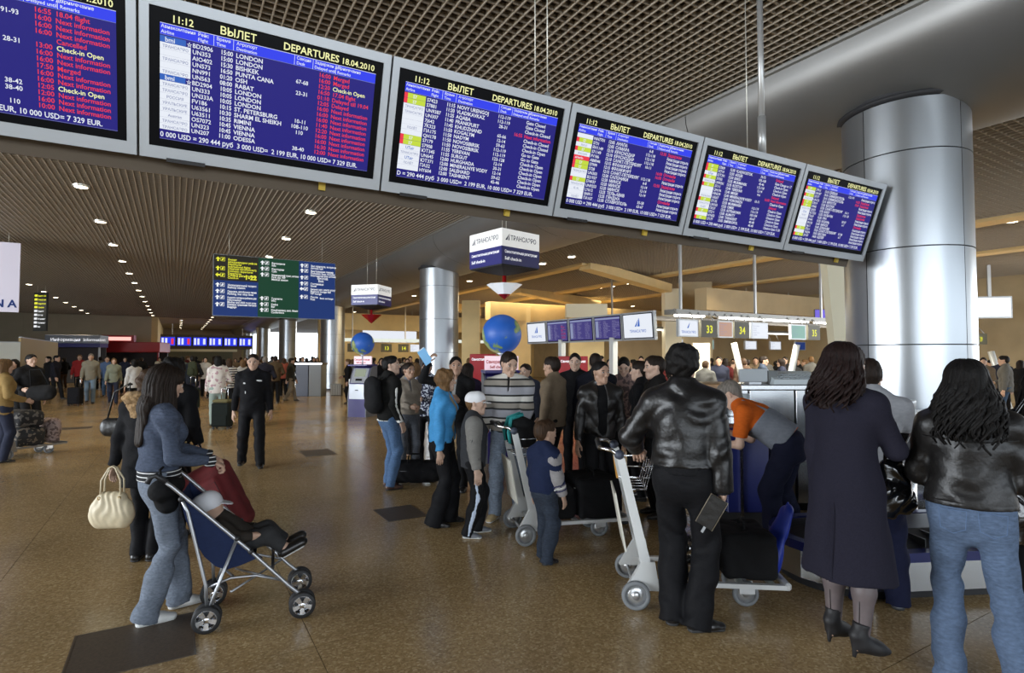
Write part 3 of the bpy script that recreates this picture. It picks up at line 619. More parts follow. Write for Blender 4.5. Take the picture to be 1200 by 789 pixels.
def kiosk(px, z, label, rz):
    c = at_depth(px, z); t = thing('self_service_kiosk', label, 'kiosk', (c.x, c.y, 0), rz)
    M_PL = mat('kiosk_light_grey', (0.52, 0.55, 0.60), 0.3, 0.3); M_PUR = mat('kiosk_navy', (0.03, 0.02, 0.17), 0.3); M_GR = mat('kiosk_side_grey', (0.16, 0.17, 0.19), 0.4)
    side = [(-0.30, 0.0), (0.28, 0.0), (0.28, 0.55), (0.20, 0.95), (0.02, 1.36), (-0.10, 1.42), (-0.30, 1.42)]
    def prof(x0, x1, m, name, ins=0.0, sub=None):
        vs = [(x0, -y_, z_) for y_, z_ in side] + [(x1, -y_, z_) for y_, z_ in side]; n = len(side)
        return MB().add(vs, [tuple(range(n)), tuple(range(2*n-1, n-1, -1))] + [(i, n+i, n+(i+1) % n, (i+1) % n) for i in range(n)]).build(name, m, t)
    prof(-0.27, 0.27, M_PUR, 'body')
    for s_ in (-1, 1):
        prof(s_*0.272, s_*0.30, M_GR, 'side_panel')
    B((-0.24, -0.295, 0.50), (0.24, -0.278, 0.92), 0.004).build('front_panel', M_PL, t)
    B((-0.05, -0.302, 0.74), (0.05, -0.294, 0.76)).build('slot', M_DARK, t)
    Ms = Matrix.Translation((0, -0.115, 1.155)) @ Matrix.Rotation(R(-23.7), 4, 'X')
    MB().box((-0.25, -0.012, -0.23), (0.25, 0.012, 0.22), Ms).build('console', M_PL, t)
    sc_ = MB().box((-0.17, -0.02, -0.04), (0.17, -0.010, 0.19), Ms).build('touch_screen', emat('kiosk_screen', (0.30, 0.34, 0.26), 1.0), t)
    MB().box((-0.10, -0.03, -0.17), (0.10, -0.010, -0.11), Ms).build('card_reader', M_BLK, t)
    B((-0.31, -0.27, 1.42), (0.31, 0.30, 1.47), 0.01).build('top_cap', M_PUR, t)
    hd = MB(); hd.box((-0.28, 0.0, 1.47), (0.28, 0.05, 1.70)); hd.build('header_panel', mat('kiosk_header_pink', (0.75, 0.55, 0.60), 0.4, emit=0.3), t)
    a = MB(); letter(a, 'Саморегистрация', -0.26, 0.11, 0.07, Matrix.Translation((0, -0.003, 1.47)) @ Matrix.Rotation(R(90), 4, 'X'), width=0.5, bold=0.03); letter(a, 'Self check-in', -0.2, 0.03, 0.06, Matrix.Translation((0, -0.003, 1.47)) @ Matrix.Rotation(R(90), 4, 'X'), bold=0.03)
    a.build('lettering', mat('red_ink', (0.5, 0.02, 0.02), 0.5), t)
    for (x0, z0, z1, m) in ((-0.301, 0.86, 1.05, M_WHITE), (-0.301, 0.66, 0.82, M_NAVY), (-0.301, 0.50, 0.62, mat('red_patch', (0.5, 0.02, 0.02), 0.4))):
        B((-0.312, -0.20, z0), (-0.30, 0.12, z1)).build('side_label', m, t)
        a = MB(); letter(a, 'ТРАНСАЭРО', 0.02, 0.05, 0.05, Matrix.Translation((-0.3135, 0.12, z0)) @ Matrix.Rotation(R(-90), 4, 'Z') @ Matrix.Rotation(R(90), 4, 'X'), bold=0.03); a.build('lettering', M_NAVYD if m is M_WHITE else M_WTXT, t)
    pole = MB().tube([(0, 0.0, 1.42), (0, 0.0, 1.70)], 0.02, 8).build('pole', M_PL, t)
    g_ = thing('globe', label.split('kiosk')[0].replace('self-service ', '') + 'blue earth globe balanced on the kiosk', 'globe', (c.x, c.y, 2.06), 0.8 if px < 500 else 0.2)
    g_['label'] = ('smaller, farther' if px < 500 else 'larger, nearer') + ' blue earth globe standing on a self-service kiosk'
    MB().ball((0, 0, 0), 0.325, 40, 24).build('sphere', M_EARTH, g_)
    MB().lathe([(0.02, -0.36), (0.09, -0.315), (0.0, -0.30)], 16).build('stand_cup', M_PL, g_)
    return t
kiosk(425, 16.1, 'grey and navy self-service kiosk standing alone left of the queue', R(-48))
kiosk(588, 9.3, 'navy self-service kiosk half hidden behind the man in striped sweater', R(-20))
cube_sign(435, 16.1, 348, 'farther black-white-navy cube sign hanging above the lone kiosk')
cube_sign(591, 9.3, 299, 'nearer white-and-navy cube sign hanging from the ceiling centre')
# red screens beside the nearer kiosk
q = at_depth(560, 12, 432)
for k, (px, z, w, h0, h1, nm) in enumerate(((566, 13, 0.6, 1.2, 1.75, 'left'), (672, 13.4, 0.7, 1.0, 1.7, 'right'))):
    q = at_depth(px, z); t = thing('red_advert_stand', 'red illuminated advert stand behind the queue, to the %s of the globe' % nm, 'advert stand', (q.x, q.y, 0), R(-25))
    B((-w/2, 0, 0.05), (w/2, 0.12, h1), 0.01).build('panel', mat('advert_red', (0.30, 0.01, 0.015), 0.35, emit=0.1), t)
    B((-w/2-0.05, -0.1, 0), (w/2+0.05, 0.22, 0.05)).build('foot', M_DARK, t)
    a = MB(); letter(a, 'Самостоятельная', -w/2+0.04, h1-0.15, 0.08, Matrix.Translation((0, -0.003, 0)) @ Matrix.Rotation(R(90), 4, 'X'), width=w-0.1, bold=0.03); a.build('lettering', M_WTXT, t)

# ---------------------------------------------------------------- row of five screens on leaning posts
rowx = 9.0
row = thing('screen_row', 'row of five framed screens on leaning white posts above the queue', 'screen', (0, 0, 0))
yA = rowx/0.637; yB = rowx/1.007; n = 5; zb, zt = 2.06, 2.70
def flat_page(i): pass
E_PUR = emat('mini_purple', (0.055, 0.045, 0.20), 1.0); E_DIM = emat('mini_text', (0.30, 0.28, 0.45), 1.0)
for i in range(5):
    y1 = yA + (yB-yA)*i/5; y0 = yA + (yB-yA)*(i+1)/5     # y1 farther, y0 nearer
    w = y1-y0
    M = Matrix.Translation((rowx, y1-0.01, zb)) @ Matrix.Rotation(R(-90), 4, 'Z') @ Matrix.Rotation(R(4), 4, 'X')   # local x towards the camera, local -y facing the hall
    s_ = MB().box((0, -0.04, 0), (w-0.02, 0.04, zt-zb), M).build('screen', M_FRAME, row); s_['label'] = ['farthest screen, airline logo on white', 'second screen, purple flight list', 'third screen, purple flight list', 'fourth screen, purple flight list', 'nearest screen, airline logo on white'][i]
    MB().box((0.035, -0.046, 0.04), (w-0.055, -0.039, zt-zb-0.035), M).build('glass', M_GLASS, s_)
    pg = Page(w-0.13, zt-zb-0.115, M @ Matrix.Translation((0.055, -0.047, zt-zb-0.055)) @ Matrix.Rotation(R(90), 4, 'X'))
    if i in (0, 4):
        pg.rect(E_WHITE, 0, 0, 1, 1, 0.0005)
        pg.mb(E_SKY).add([(0.40*pg.w, -0.52*pg.h, .002), (0.46*pg.w, -0.52*pg.h, .002), (0.56*pg.w, -0.15*pg.h, .002), (0.49*pg.w, -0.52*pg.h, .002), (0.58*pg.w, -0.52*pg.h, .002), (0.57*pg.w, -0.15*pg.h, .002)], [(0,1,2), (3,4,5)], M=pg.M)
        pg.text(E_SKY, 'ТРАНСАЭРО', 0.5, 0.78, 0.17, 'c', width=0.8, bold=0.014)
    else:
        pg.rect(E_PUR, 0, 0, 1, 1, 0.0005); pg.rect(E_GREY, 0, 0.03, 1, 0.11); pg.rect(E_GREY, 0.02, 0.16, 0.14, 0.92)
        for r_ in range(13):
            v = 0.17+r_*0.06; rr = S2[r_] if i == 1 else S3[r_] if i == 2 else S4[r_]
            pg.text(E_DIM, rr[0], 0.16, v+0.04, 0.055, bold=0); pg.text(E_DIM, rr[2], 0.34, v+0.04, 0.055, bold=0, width=0.28)
            pg.text(E_RED if i == 1 and r_ % 3 else E_DIM, rr[5], 0.70, v+0.04, 0.055, bold=0, width=0.28)
    pg.build(s_, {'mini_purple': 'lit_page'})
M_POST = mat('pale_post', (0.62, 0.64, 0.62), 0.35, 0.2)
for px, z in ((646, 18), (719, 14)):
    pass
for yy in (yA-1.6, yB+1.5):
    MB().box((-0.07, -0.07, 0), (0.07, 0.07, 2.15), Matrix.Translation((rowx+0.05, yy, 0)) @ Matrix.Rotation(R(3), 4, 'X') @ Matrix.Rotation(R(-2), 4, 'Y')).build('post', M_POST, row)

# counter signs 33, 34, 35 on a canopy beam, with fluorescent tubes
CY = 8.55; POSTS = []
can = thing('counter_canopy', 'long pale canopy beam with fluorescent tubes above the check-in counters', 'canopy', (0, 0, 0))
B((9.35, CY+0.15, 2.62), (24, CY+0.5, 2.73)).build('beam', mat('canopy_grey', (0.26, 0.255, 0.24), 0.4, 0.3), can)
B((9.35, CY+1.1, 2.55), (24, CY+1.3, 2.65)).build('rear_beam', mat('canopy_dark', (0.12, 0.11, 0.10), 0.4, 0.3), can)
M_TUBE = emat('fluorescent_tube', (1.0, 1.0, 0.94), 9.0)
lt = area_lamp('canopy_fluorescent_light', (15, CY+0.27, 2.56), (11, 0.2), 260, (1.0, 0.93, 0.78), (0, 0.15, -1)); lt.parent = can
lt = area_lamp('side_hall_ceiling_light', (15, 24, 4.45), (9, 5), 480, (1.0, 0.84, 0.55), (0, 0, -1))  # added broad warm fill without any fitting, brightens the yellow walls
for (a_, b_) in ((9.5, 10.3), (11.0, 12.35), (12.6, 14.3), (14.8, 16.2), (17, 18.5), (19.4, 21)):
    B((a_, CY+0.18, 2.585), (b_, CY+0.36, 2.618)).build('fluorescent_tube', M_TUBE, can)
for x in (9.6, 12.2, 15.0, 18.0): B((x, CY+0.25, 2.73), (x+0.05, CY+0.3, CEIL_R+0.1)).build('hanger', _m['rod_grey'], can)
M_SGN = mat('counter_sign_olive', (0.09, 0.085, 0.055), 0.5)
def csign(px, w, num=None, m=None, lab='', cy=CY, z0=2.12, z1=2.5, k=None, txt=None):
    ang = math.atan((px-600)/FOC)+YAW; x = math.tan(ang)*cy
    t = thing('counter_sign' if num else 'counter_screen', lab, 'sign' if num else 'screen', (x, cy, z0))
    B((-w/2, 0, 0), (w/2, 0.06, z1-z0)).build('box', M_SGN if num else M_FRAME, t)
    pg = Page(w, z1-z0, Matrix.Translation((-w/2, -0.002, z1-z0)) @ Matrix.Rotation(R(90), 4, 'X'))
    if num: pg.text(E_SY, num, 0.5, 0.74, 0.62, 'c', bold=0.02)
    else:
        pg.rect(k, 0.06, 0.07, 0.94, 0.93)
        if txt: pg.text(E_SKY, txt, 0.5, 0.8, 0.2, 'c', width=0.8, bold=0.014, lift=0.003); pg.mb(E_SKY).add([(0.42*w, -0.5*pg.h, .003), (0.5*w, -0.5*pg.h, .003), (0.58*w, -0.15*pg.h, .003)], [(0,1,2)], M=pg.M)
        else:
            for r_ in range(5): pg.text(E_GREY, ['Регистрация', 'Check-in', 'UN 333', 'Бизнес класс', 'Эконом'][r_], 0.12, 0.25+r_*0.14, 0.1, bold=0.0, lift=0.003)
    pg.build(t)
    for s_ in (-1, 1): MB().tube([(s_*w*0.35, 0.03, z1-z0), (s_*w*0.35, 0.2, 2.74-z0)], 0.012, 6).build('hanger', _m['rod_grey'], t)
E_PINK = emat('counter_pink', (0.50, 0.30, 0.22), 1.0); E_TEAL = emat('counter_teal', (0.22, 0.42, 0.36), 1.0)
csign(831.5, 0.52, '33', lab='olive sign numbered 33, leftmost of the counter numbers'); csign(870, 0.52, '34', lab='olive sign numbered 34, between a pinkish and a white screen'); csign(954.5, 0.52, '35', lab='olive sign numbered 35, right of the greenish screen')
csign(807, 0.62, None, k=E_WHITE, txt='ТРАНСАЭРО', lab='white airline screen left of counter sign 33'); csign(850.5, 0.50, None, k=E_PINK, lab='pinkish text screen between signs 33 and 34')
csign(890.5, 0.64, None, k=E_WHITE, lab='bright white screen right of counter sign 34'); csign(936, 0.64, None, k=E_TEAL, lab='greenish text screen left of counter sign 35')
csign(1150, 1.0, '39', lab='yellowish counter sign behind the right woman, left one'); csign(1185, 1.2, '40', lab='yellowish counter sign near the right picture edge')
for (px0, py0, px1, py1, z) in ((860, 402, 867, 462, 13.6), (934, 404, 927, 462, 14.2), (1161, 412, 1168, 462, 17)):
    a = at_depth(px0, z, py0); b = at_depth(px1, z, 418); d = Vector((b.x-a.x, b.y-a.y, 0)); b = Vector((a.x, a.y, 0)) + d*3; POSTS.append(b); 
    pt = thing('support_post', 'pale leaning support post under the counter canopy, ' + ('left of two near the signs' if px0 == 860 else 'right of two near the signs' if px0 == 934 else 'right of the near column'), 'post', (0,0,0)); MB().tube([a, b], 0.09, 4, flat=0.6).build('shaft', M_POST, pt); MB().box((-.12,-.12,0), (.12,.12,.02), Matrix.Translation((b.x, b.y, 0))).build('foot_plate', M_FRAME, pt)
# second canopy farther back with small hanging signs
can2 = thing('rear_canopy', 'second pale canopy with fluorescent tubes, farther back above the queue', 'canopy', (0, 0, 0))
B((12.6, 15.4, 2.72), (25, 15.8, 2.82)).build('beam', _m['canopy_grey'], can2)
for (a_, b_) in ((12.9, 14.6), (15.3, 17.0), (17.7, 19.4), (20.1, 21.8), (22.4, 24.0)): B((a_, 15.45, 2.685), (b_, 15.6, 2.715)).build('fluorescent_tube', M_TUBE, can2)
for x in (13.5, 17.3, 21.0, 24.0): B((x, 15.6, 2.82), (x+0.05, 15.65, CEIL_R+0.1)).build('hanger', _m['rod_grey'], can2)
for px, nn, k in ((792, 'leftmost', E_WHITE), (829, 'second from the left', E_TEAL), (880, 'middle', E_WHITE), (909, 'fourth from the left', E_WHITE), (938, 'rightmost', E_SB)):
    csign(px, 0.8, None, k=k, lab='small back-row counter screen below the canopy, %s of its row' % nn, cy=15.3, z0=1.98, z1=2.36)
# signs 12, 13, 14 far back
for px, nn, w in ((414, '12', 'left of the lone globe'), (453, '13', 'just right of the lone globe'), (473, '14', 'nearest the second column')):
    csign(px, 0.62, nn, lab='distant dark sign numbered %s, %s' % (nn, w), cy=31.5, z0=1.95, z1=2.42)
csign(487, 0.7, None, k=E_WHITE, lab='distant white counter screen beside sign 14', cy=31.5, z0=1.95, z1=2.42)
fc = thing('far_counter_canopy', 'distant pale lit canopy strip above counters 12 to 14', 'canopy', (0, 0, 0))
B((6.9+1.2, 31.6, 2.55), (19, 32.2, 2.72)).build('beam', emat('far_canopy_glow', (0.8, 0.85, 0.75), 1.0), fc)
for x in (8.5, 11.6, 15): B((x, 31.8, 2.72), (x+0.06, 31.86, CEIL_R+0.1)).build('hanger', _m['rod_grey'], fc)
q = at_depth(455, 36, 403); lb = thing('lightbox', 'bright white lightbox high above counters 12 to 14', 'lightbox', (q.x, q.y, q.z))
B((-1.6, 0, 0.1), (1.9, 0.2, 0.85)).build('box', E_WHITE, lb)
for x in (-1.3, 1.6): B((x, 0.05, 0.85), (x+0.04, 0.1, CEIL_R+0.1-q.z)).build('hanger', _m['rod_grey'], lb)
q = at_depth(1163, 18.0, 373); lb = thing('lightbox', 'large blank white lightbox right of the near column', 'lightbox', (q.x, q.y, q.z), R(-40))
B((-0.65, 0, 0), (0.6, 0.15, 0.70)).build('box', M_FRAME, lb); B((-0.60, -0.01, 0.05), (0.55, 0.0, 0.65)).build('lit_face', emat('lightbox_face', (0.9, 0.95, 0.92), 1.5), lb)
B((-0.05, 0.05, 0.7), (0.05, 0.1, CEIL_R+0.1-q.z)).build('hanger', _m['rod_grey'], lb)
q = at_depth(969, 16, 377); lb = thing('wall_screen', 'small blue-violet screen high left of the leaning pillar', 'screen', (q.x, q.y, q.z), R(-50))
B((-0.3, 0, 0), (0.3, 0.1, 0.36)).build('box', M_BLK, lb); B((-0.28, -0.01, 0.02), (0.28, 0.0, 0.34)).build('lit_face', emat('violet_face', (0.20, 0.15, 0.75), 1.0), lb)
B((-0.03, 0.05, 0.36), (0.03, 0.09, CEIL_R+0.1-q.z)).build('hanger', _m['rod_grey'], lb)
# green notice board near the second column
q = at_depth(549, 20.5, 428); nb = thing('notice_board', 'green notice board on the yellow pillar right of second column', 'notice board', (q.x, q.y-0.2, q.z-0.1), -YAW)
B((-0.29, 0, 0), (0.29, 0.06, 0.95)).build('board', mat('notice_green', (0.05, 0.20, 0.08), 0.5), nb)
a = MB()
for r_ in range(7): letter(a, ['Авиакомпании', 'Information', 'Регистрация', 'Boarding', 'Посадка', 'Gate', 'Выход'][r_], -0.24, 0.82-r_*0.12, 0.07, Matrix.Translation((0, -0.003, 0)) @ Matrix.Rotation(R(90), 4, 'X'), bold=0.0)
a.build('lettering', mat('notice_pale', (0.4, 0.5, 0.35), 0.5), nb)

# far departure screens over the rear recess
fb = thing('far_departure_screens', 'distant row of six purple departure screens over the rear passage', 'departure board', (0, 0, 0))
t0 = math.tan(math.atan((187-600)/FOC)+YAW)*65; t1 = math.tan(math.atan((296-600)/FOC)+YAW)*65
for i in range(6):
    w = (t1-t0)/6; x = t0+i*w
    s_ = B((x+0.03, 65, 2.72), (x+w-0.03, 65.15, 3.68)).build('screen', M_BLK, fb)
    pg = Page(w-0.2, 0.82, Matrix.Translation((x+0.1, 64.99, 3.61)) @ Matrix.Rotation(R(90), 4, 'X'))
    pg.rect(E_BLUE2, 0, 0, 1, 1); pg.rect(E_WHITE, 0.05, 0.1, 0.2, 0.9, .003); pg.rect(E_WHITE, 0.3, 0.12, 0.45, 0.88, .003); pg.rect(E_RED if i in (0, 1) else E_WHITE, 0.72, 0.15, 0.9, 0.85, .003)
    pg.build(s_, {'screen_bright_blue': 'lit_page'})
B((t0, 65.2, 2.45), (t1, 65.5, 3.9)).build('casing', M_CASE, fb)
for i in range(2): B((t0+1+i*(t1-t0-2), 65.3, 3.9), (t0+1.1+i*(t1-t0-2), 65.4, CEIL)).build('hanger', _m['rod_grey'], fb)
# kiosk with red canopy, grey-blue sign, partitions: far left
a = at_depth(100, 40); b = at_depth(176, 40)
rk = thing('red_shop_stand', 'far red-canopied shop stand against the grey back wall', 'shop stand', (a.x, a.y, 0), -YAW*0.4)
w = (b.xy-a.xy).length; M_RED = mat('canopy_red', (0.42, 0.015, 0.02), 0.4)
B((0, 0, 2.0), (w, 3.0, 2.75), 0.04).build('canopy', M_RED, rk)
B((0.1, 0.3, 0), (w-0.1, 2.9, 0.95)).build('counter', mat('stand_counter_dark', (0.06, 0.03, 0.03), 0.5), rk)
B((0.1, 2.6, 0.95), (w-0.1, 2.9, 2.0)).build('back_wall', mat('stand_back_dark', (0.05, 0.04, 0.04), 0.6), rk)
for x in (0.1, w-0.2): B((x, 0.2, 0.0), (x+0.1, 0.3, 2.0)).build('post', M_RED, rk)
B((w*0.18, 0.4, 2.75), (w*0.62, 0.9, 3.25)).build('sign', M_RED, rk); B((w*0.22, 0.38, 2.86), (w*0.58, 0.4, 3.12)).build('lit_strip', emat('red_sign_glow', (1.0, 0.45, 0.4), 1.4), rk)
a = at_depth(52, 36); gs = thing('blue_shop_fascia', 'grey-blue shop fascia left of the red-canopied stand', 'shop front', (a.x, a.y, 0), -YAW*0.4)
B((0, 0, 2.55), (3.0, 1.6, 3.1), 0.03).build('fascia', mat('fascia_greyblue', (0.30, 0.34, 0.42), 0.4), gs); B((0.0, 0.02, 2.3), (3.0, 1.5, 2.55)).build('lower_band', M_NAVY, gs)
l_ = MB(); letter(l_, 'Информация  Information', 0.3, 2.7, 0.26, Matrix.Translation((0, -0.01, 0)) @ Matrix.Rotation(R(90), 4, 'X'), bold=0.02); l_.build('lettering', M_WTXT, gs)
B((0.1, 0.3, 0), (2.9, 1.4, 1.0)).build('counter', mat('fascia_counter', (0.12, 0.11, 0.10), 0.5), gs)
for x in (0.05, 2.85): B((x, 0.2, 0), (x+0.1, 0.3, 2.3)).build('post', M_FRAME, gs)
B((0.1, 1.4, 1.0), (2.9, 1.5, 2.3)).build('back_wall', mat('stand_back_dark', (0,0,0)), gs)
for (p0, p1, z0, z1, h, m, lab) in ((-30, 24, 21.5, 22.5, 2.25, mat('partition_white', (0.62, 0.62, 0.55), 0.6), 'white partition wall at the left edge behind black-haired travellers'), (24.5, 68, 22.6, 31, 2.45, mat('partition_tan', (0.50, 0.36, 0.16), 0.6), 'tan partition wall behind the man in black at left')):
    a = at_depth(p0, z0); b = at_depth(p1, z1); d = b.xy-a.xy
    t = thing('partition', lab, 'partition', (a.x, a.y, 0), math.atan2(d.y, d.x))
    B((0, 0, 0.04), (d.length, 0.08, h)).build('panel', m, t); B((0, -0.02, 0), (d.length, 0.1, 0.04)).build('base_rail', M_FRAME, t); B((0, -0.005, h), (d.length, 0.085, h+0.03)).build('top_rail', M_FRAME, t)
# ---------------------------------------------------------------- figures: distance fields turned into smooth surfaces
F32 = np.float32
def V3(*a): return np.array(a, dtype=np.float64)
def nrm(v): return v/ (np.linalg.norm(v)+1e-12)
class Sdf:
    """union / difference of tapered elliptical capsules, meshed by surface nets on sparse blocks"""
    def __init__(s): s.ops = []
    def cap(s, a, b, ra, rb=None, u=None, k=0.03, fa=False, fb=False, sub=False):
        a = np.array(a, float); b = np.array(b, float)
        if np.linalg.norm(b-a) < 1e-5: b = a + V3(0, 0, 1e-4)
        rb = ra if rb is None else rb
        ra = ra if isinstance(ra, tuple) else (ra, ra); rb = rb if isinstance(rb, tuple) else (rb, rb)
        n = nrm(b-a); u = V3(1,0,0) if u is None else np.array(u, float); u = u - n*np.dot(u, n)
        if np.linalg.norm(u) < 0.1: u = V3(0,1,0) - n*n[1]
        u = nrm(u); v = np.cross(n, u)
        s.ops.append(('sub' if sub else 'add', a, b, ra, rb, n, u, v, k, fa, fb)); return s
    def plane(s, p, n): s.ops.append(('pl', np.array(p, float), nrm(np.array(n, float)))); return s
    def box(s, c, half, r=.03, k=.03):
        c = np.array(c, float); half = np.array(half, float); s.ops.append(('box', c-half, c+half, (0,0), (0,0), None, c, half, r, k)); return s
    def isec(s, o): s.ops.append(('isec', o)); return s
    def grown(s, e):
        n = Sdf()
        for o in s.ops:
            if o[0] == 'add': n.ops.append(o[:3]+(tuple(r+e for r in o[3]), tuple(r+e for r in o[4]))+o[5:])
            else: n.ops.append(o)
        return n
    def ev(s, P, Cc, Rb):
        """P (blocks, points, 3); Cc block centres; Rb block radius"""
        D = np.full(P.shape[:2], 0.15, F32)
        for op in s.ops:
            if op[0] == 'isec':
                D = np.maximum(D, op[1].ev(P, Cc, Rb)); continue
            if op[0] == 'box':
                hb = np.array(op[7]); r = op[8]; q = np.abs(P-op[6].astype(F32))-(hb-r).astype(F32)
                q = np.linalg.norm(np.maximum(q, 0), axis=-1)+np.minimum(q.max(-1), 0)-F32(r); k = op[9]
                h = np.maximum(k-np.abs(D-q), 0)/k; D = np.minimum(D, q)-h*h*k*0.25; continue
            if op[0] == 'pl':
                D = np.maximum(D, ((P-op[1].astype(F32)) @ op[2].astype(F32))); continue
            _, a, b, ra, rb, n, u, v, k, fa, fb = op
            L = np.linalg.norm(b-a); rm = max(max(ra), max(rb))
            t = np.clip((Cc-a) @ n/L, 0, 1); dc = np.linalg.norm(Cc-a-t[:,None]*(b-a), axis=1)
            m = np.nonzero(dc < rm + Rb + k + 0.02)[0]
            if len(m) == 0: continue
            d = P[m]-a.astype(F32); sA = d @ n.astype(F32); wu = d @ u.astype(F32); wv = d @ v.astype(F32)
            tt = np.clip(sA/F32(L), 0, 1); wa = sA - tt*F32(L)
            rx = ra[0]+(rb[0]-ra[0])*tt; ry = ra[1]+(rb[1]-ra[1])*tt; rc = 0.5*(rx+ry)
            if fa: wa = np.where(wa < 0, 0, wa)
            if fb: wa = np.where(wa > 0, 0, wa)
            k0 = np.sqrt((wu/rx)**2+(wv/ry)**2+(wa/rc)**2); k1 = np.sqrt((wu/rx**2)**2+(wv/ry**2)**2+(wa/rc**2)**2)
            q = k0*(k0-1)/np.maximum(k1, 1e-4); q = np.where(k0 < 0.06, -np.minimum(rx, ry), q)
            if fa: q = np.maximum(q, -sA)
            if fb: q = np.maximum(q, sA-F32(L))
            if op[0] == 'add':
                A = D[m]; h = np.maximum(k-np.abs(A-q), 0)/k; D[m] = np.minimum(A, q)-h*h*k*0.25
            else:
                A = D[m]; q = -q; h = np.maximum(k-np.abs(A-q), 0)/k; D[m] = np.maximum(A, q)+h*h*k*0.25
        return D
    def mesh(s, h, disp=None, limit=None):
        adds = [o for o in s.ops if o[0] in ('add', 'box')]
        lo = np.min([np.minimum(o[1]-max(o[3]), o[2]-max(o[4])) for o in adds], axis=0)-0.02-h
        hi = np.max([np.maximum(o[1]+max(o[3]), o[2]+max(o[4])) for o in adds], axis=0)+0.02+h
        BL = 8; nb = np.maximum(1, np.ceil((hi-lo)/(h*BL)).astype(int))
        g = np.stack(np.meshgrid(*[np.arange(n) for n in nb], indexing='ij'), -1).reshape(-1,3)
        Cc = lo + (g+0.5)*BL*h; Rb = BL*h*0.87
        Dc = s.ev(Cc[:,None,:].astype(F32), Cc, Rb)[:,0]
        act = np.abs(Dc) < Rb*1.5+0.012
        full = np.repeat(np.repeat(np.repeat(np.where(Dc < 0, F32(-1), F32(1)).reshape(nb), BL, 0), BL, 1), BL, 2)
        full = np.pad(full, ((0,1),)*3, mode='edge')
        ga = g[act]; off = np.stack(np.meshgrid(*[np.arange(BL+1)]*3, indexing='ij'), -1).reshape(-1,3)
        for c0 in range(0, len(ga), 400):
            gg = ga[c0:c0+400]; I = gg[:,None,:]*BL+off[None]; P = (lo+I*h).astype(F32)
            D = s.ev(P, lo+(gg+0.5)*BL*h, Rb)
            if disp is not None: D = D + disp(P)
            full[I[...,0], I[...,1], I[...,2]] = D
        S = full < 0; c = np.zeros(np.array(S.shape)-1, np.uint8)
        for dx in (0,1):
            for dy in (0,1):
                for dz in (0,1): c += S[dx:S.shape[0]-1+dx, dy:S.shape[1]-1+dy, dz:S.shape[2]-1+dz]
        cell = np.argwhere((c > 0) & (c < 8)); idm = np.full(c.shape, -1, np.int32); idm[tuple(cell.T)] = np.arange(len(cell))
        acc = np.zeros((len(cell),3)); cnt = np.zeros(len(cell))
        for ax in range(3):
            for a1 in (0,1):
                for a2 in (0,1):
                    o0 = np.zeros(3, int); o0[(ax+1)%3] = a1; o0[(ax+2)%3] = a2; o1 = o0.copy(); o1[ax] = 1
                    f0 = full[tuple((cell+o0).T)]; f1 = full[tuple((cell+o1).T)]; m = (f0 < 0) != (f1 < 0)
                    t = np.where(m, f0/np.where(m, f0-f1, 1), 0); pt = (cell+o0).astype(float); pt[:,ax] += t
                    acc[m] += pt[m]; cnt[m] += 1
        Vv = lo + (acc/cnt[:,None])*h; Q = []
        for ax in range(3):
            b1, b2 = (ax+1)%3, (ax+2)%3
            sl0 = [slice(None)]*3; sl1 = [slice(None)]*3; sl0[ax] = slice(0,-1); sl1[ax] = slice(1,None)
            e = S[tuple(sl0)] != S[tuple(sl1)]; E_ = np.argwhere(e)
            E_ = E_[(E_[:,b1] > 0) & (E_[:,b2] > 0) & (E_[:,b1] < c.shape[b1]) & (E_[:,b2] < c.shape[b2])]
            if len(E_) == 0: continue
            def cid(d1, d2): X = E_.copy(); X[:,b1] -= d1; X[:,b2] -= d2; return idm[tuple(X.T)]
            q = np.stack([cid(1,1), cid(0,1), cid(0,0), cid(1,0)], 1); ins = S[tuple(E_.T)]
            q[~ins] = q[~ins][:, ::-1]; Q.append(q)
        Q = np.concatenate(Q); Q = Q[(Q >= 0).all(1)]
        return Vv, Q
def np_mesh(name, V, Q, m, extra=None):
    """mesh from arrays; extra = list of (verts, quads) to join"""
    if extra:
        Vs, Qs, o = [V], [Q], len(V)
        for v, q in extra: Vs.append(v); Qs.append(q+o); o += len(v)
        V = np.concatenate(Vs); Q = np.concatenate(Qs)
    me = bpy.data.meshes.new(name); me.vertices.add(len(V)); me.vertices.foreach_set('co', V.astype(F32).ravel())
    me.loops.add(Q.size); me.loops.foreach_set('vertex_index', Q.astype(np.int32).ravel())
    me.polygons.add(len(Q)); me.polygons.foreach_set('loop_start', np.arange(0, Q.size, 4, dtype=np.int32)); me.polygons.foreach_set('loop_total', np.full(len(Q), 4, np.int32))
    me.polygons.foreach_set('use_smooth', np.ones(len(Q), bool)); me.materials.append(m); me.update(calc_edges=True); return me
def part_np(name, V, Q, m, parent, extra=None, label=None):
    o = bpy.data.objects.new(name, np_mesh(name, V, Q, m, extra)); C.objects.link(o); o.parent = parent
    if label: o['label'] = label
    return o
def folds(amp, seed=0.0, fz=34.0):
    def f(P):
        x, y, z = P[...,0], P[...,1], P[...,2]
        w = np.sin(x*15+seed)+np.sin(y*17+seed*1.7)
        a = np.sin(z*fz+2.2*w+1.3*np.sin(z*13+x*11)); b = np.sin(z*fz*0.45-x*22+y*19+seed*3)
        return F32(amp)*(a*(0.55+0.45*b)+0.5*b)
    return f
def strands(amp, seed=0.0):
    def f(P):
        th = np.arctan2(P[...,0], P[...,1]); return F32(amp)*(np.sin(th*34+np.sin(P[...,2]*22+seed)*2.0)+0.6*np.sin(th*61+P[...,2]*9))
    return f
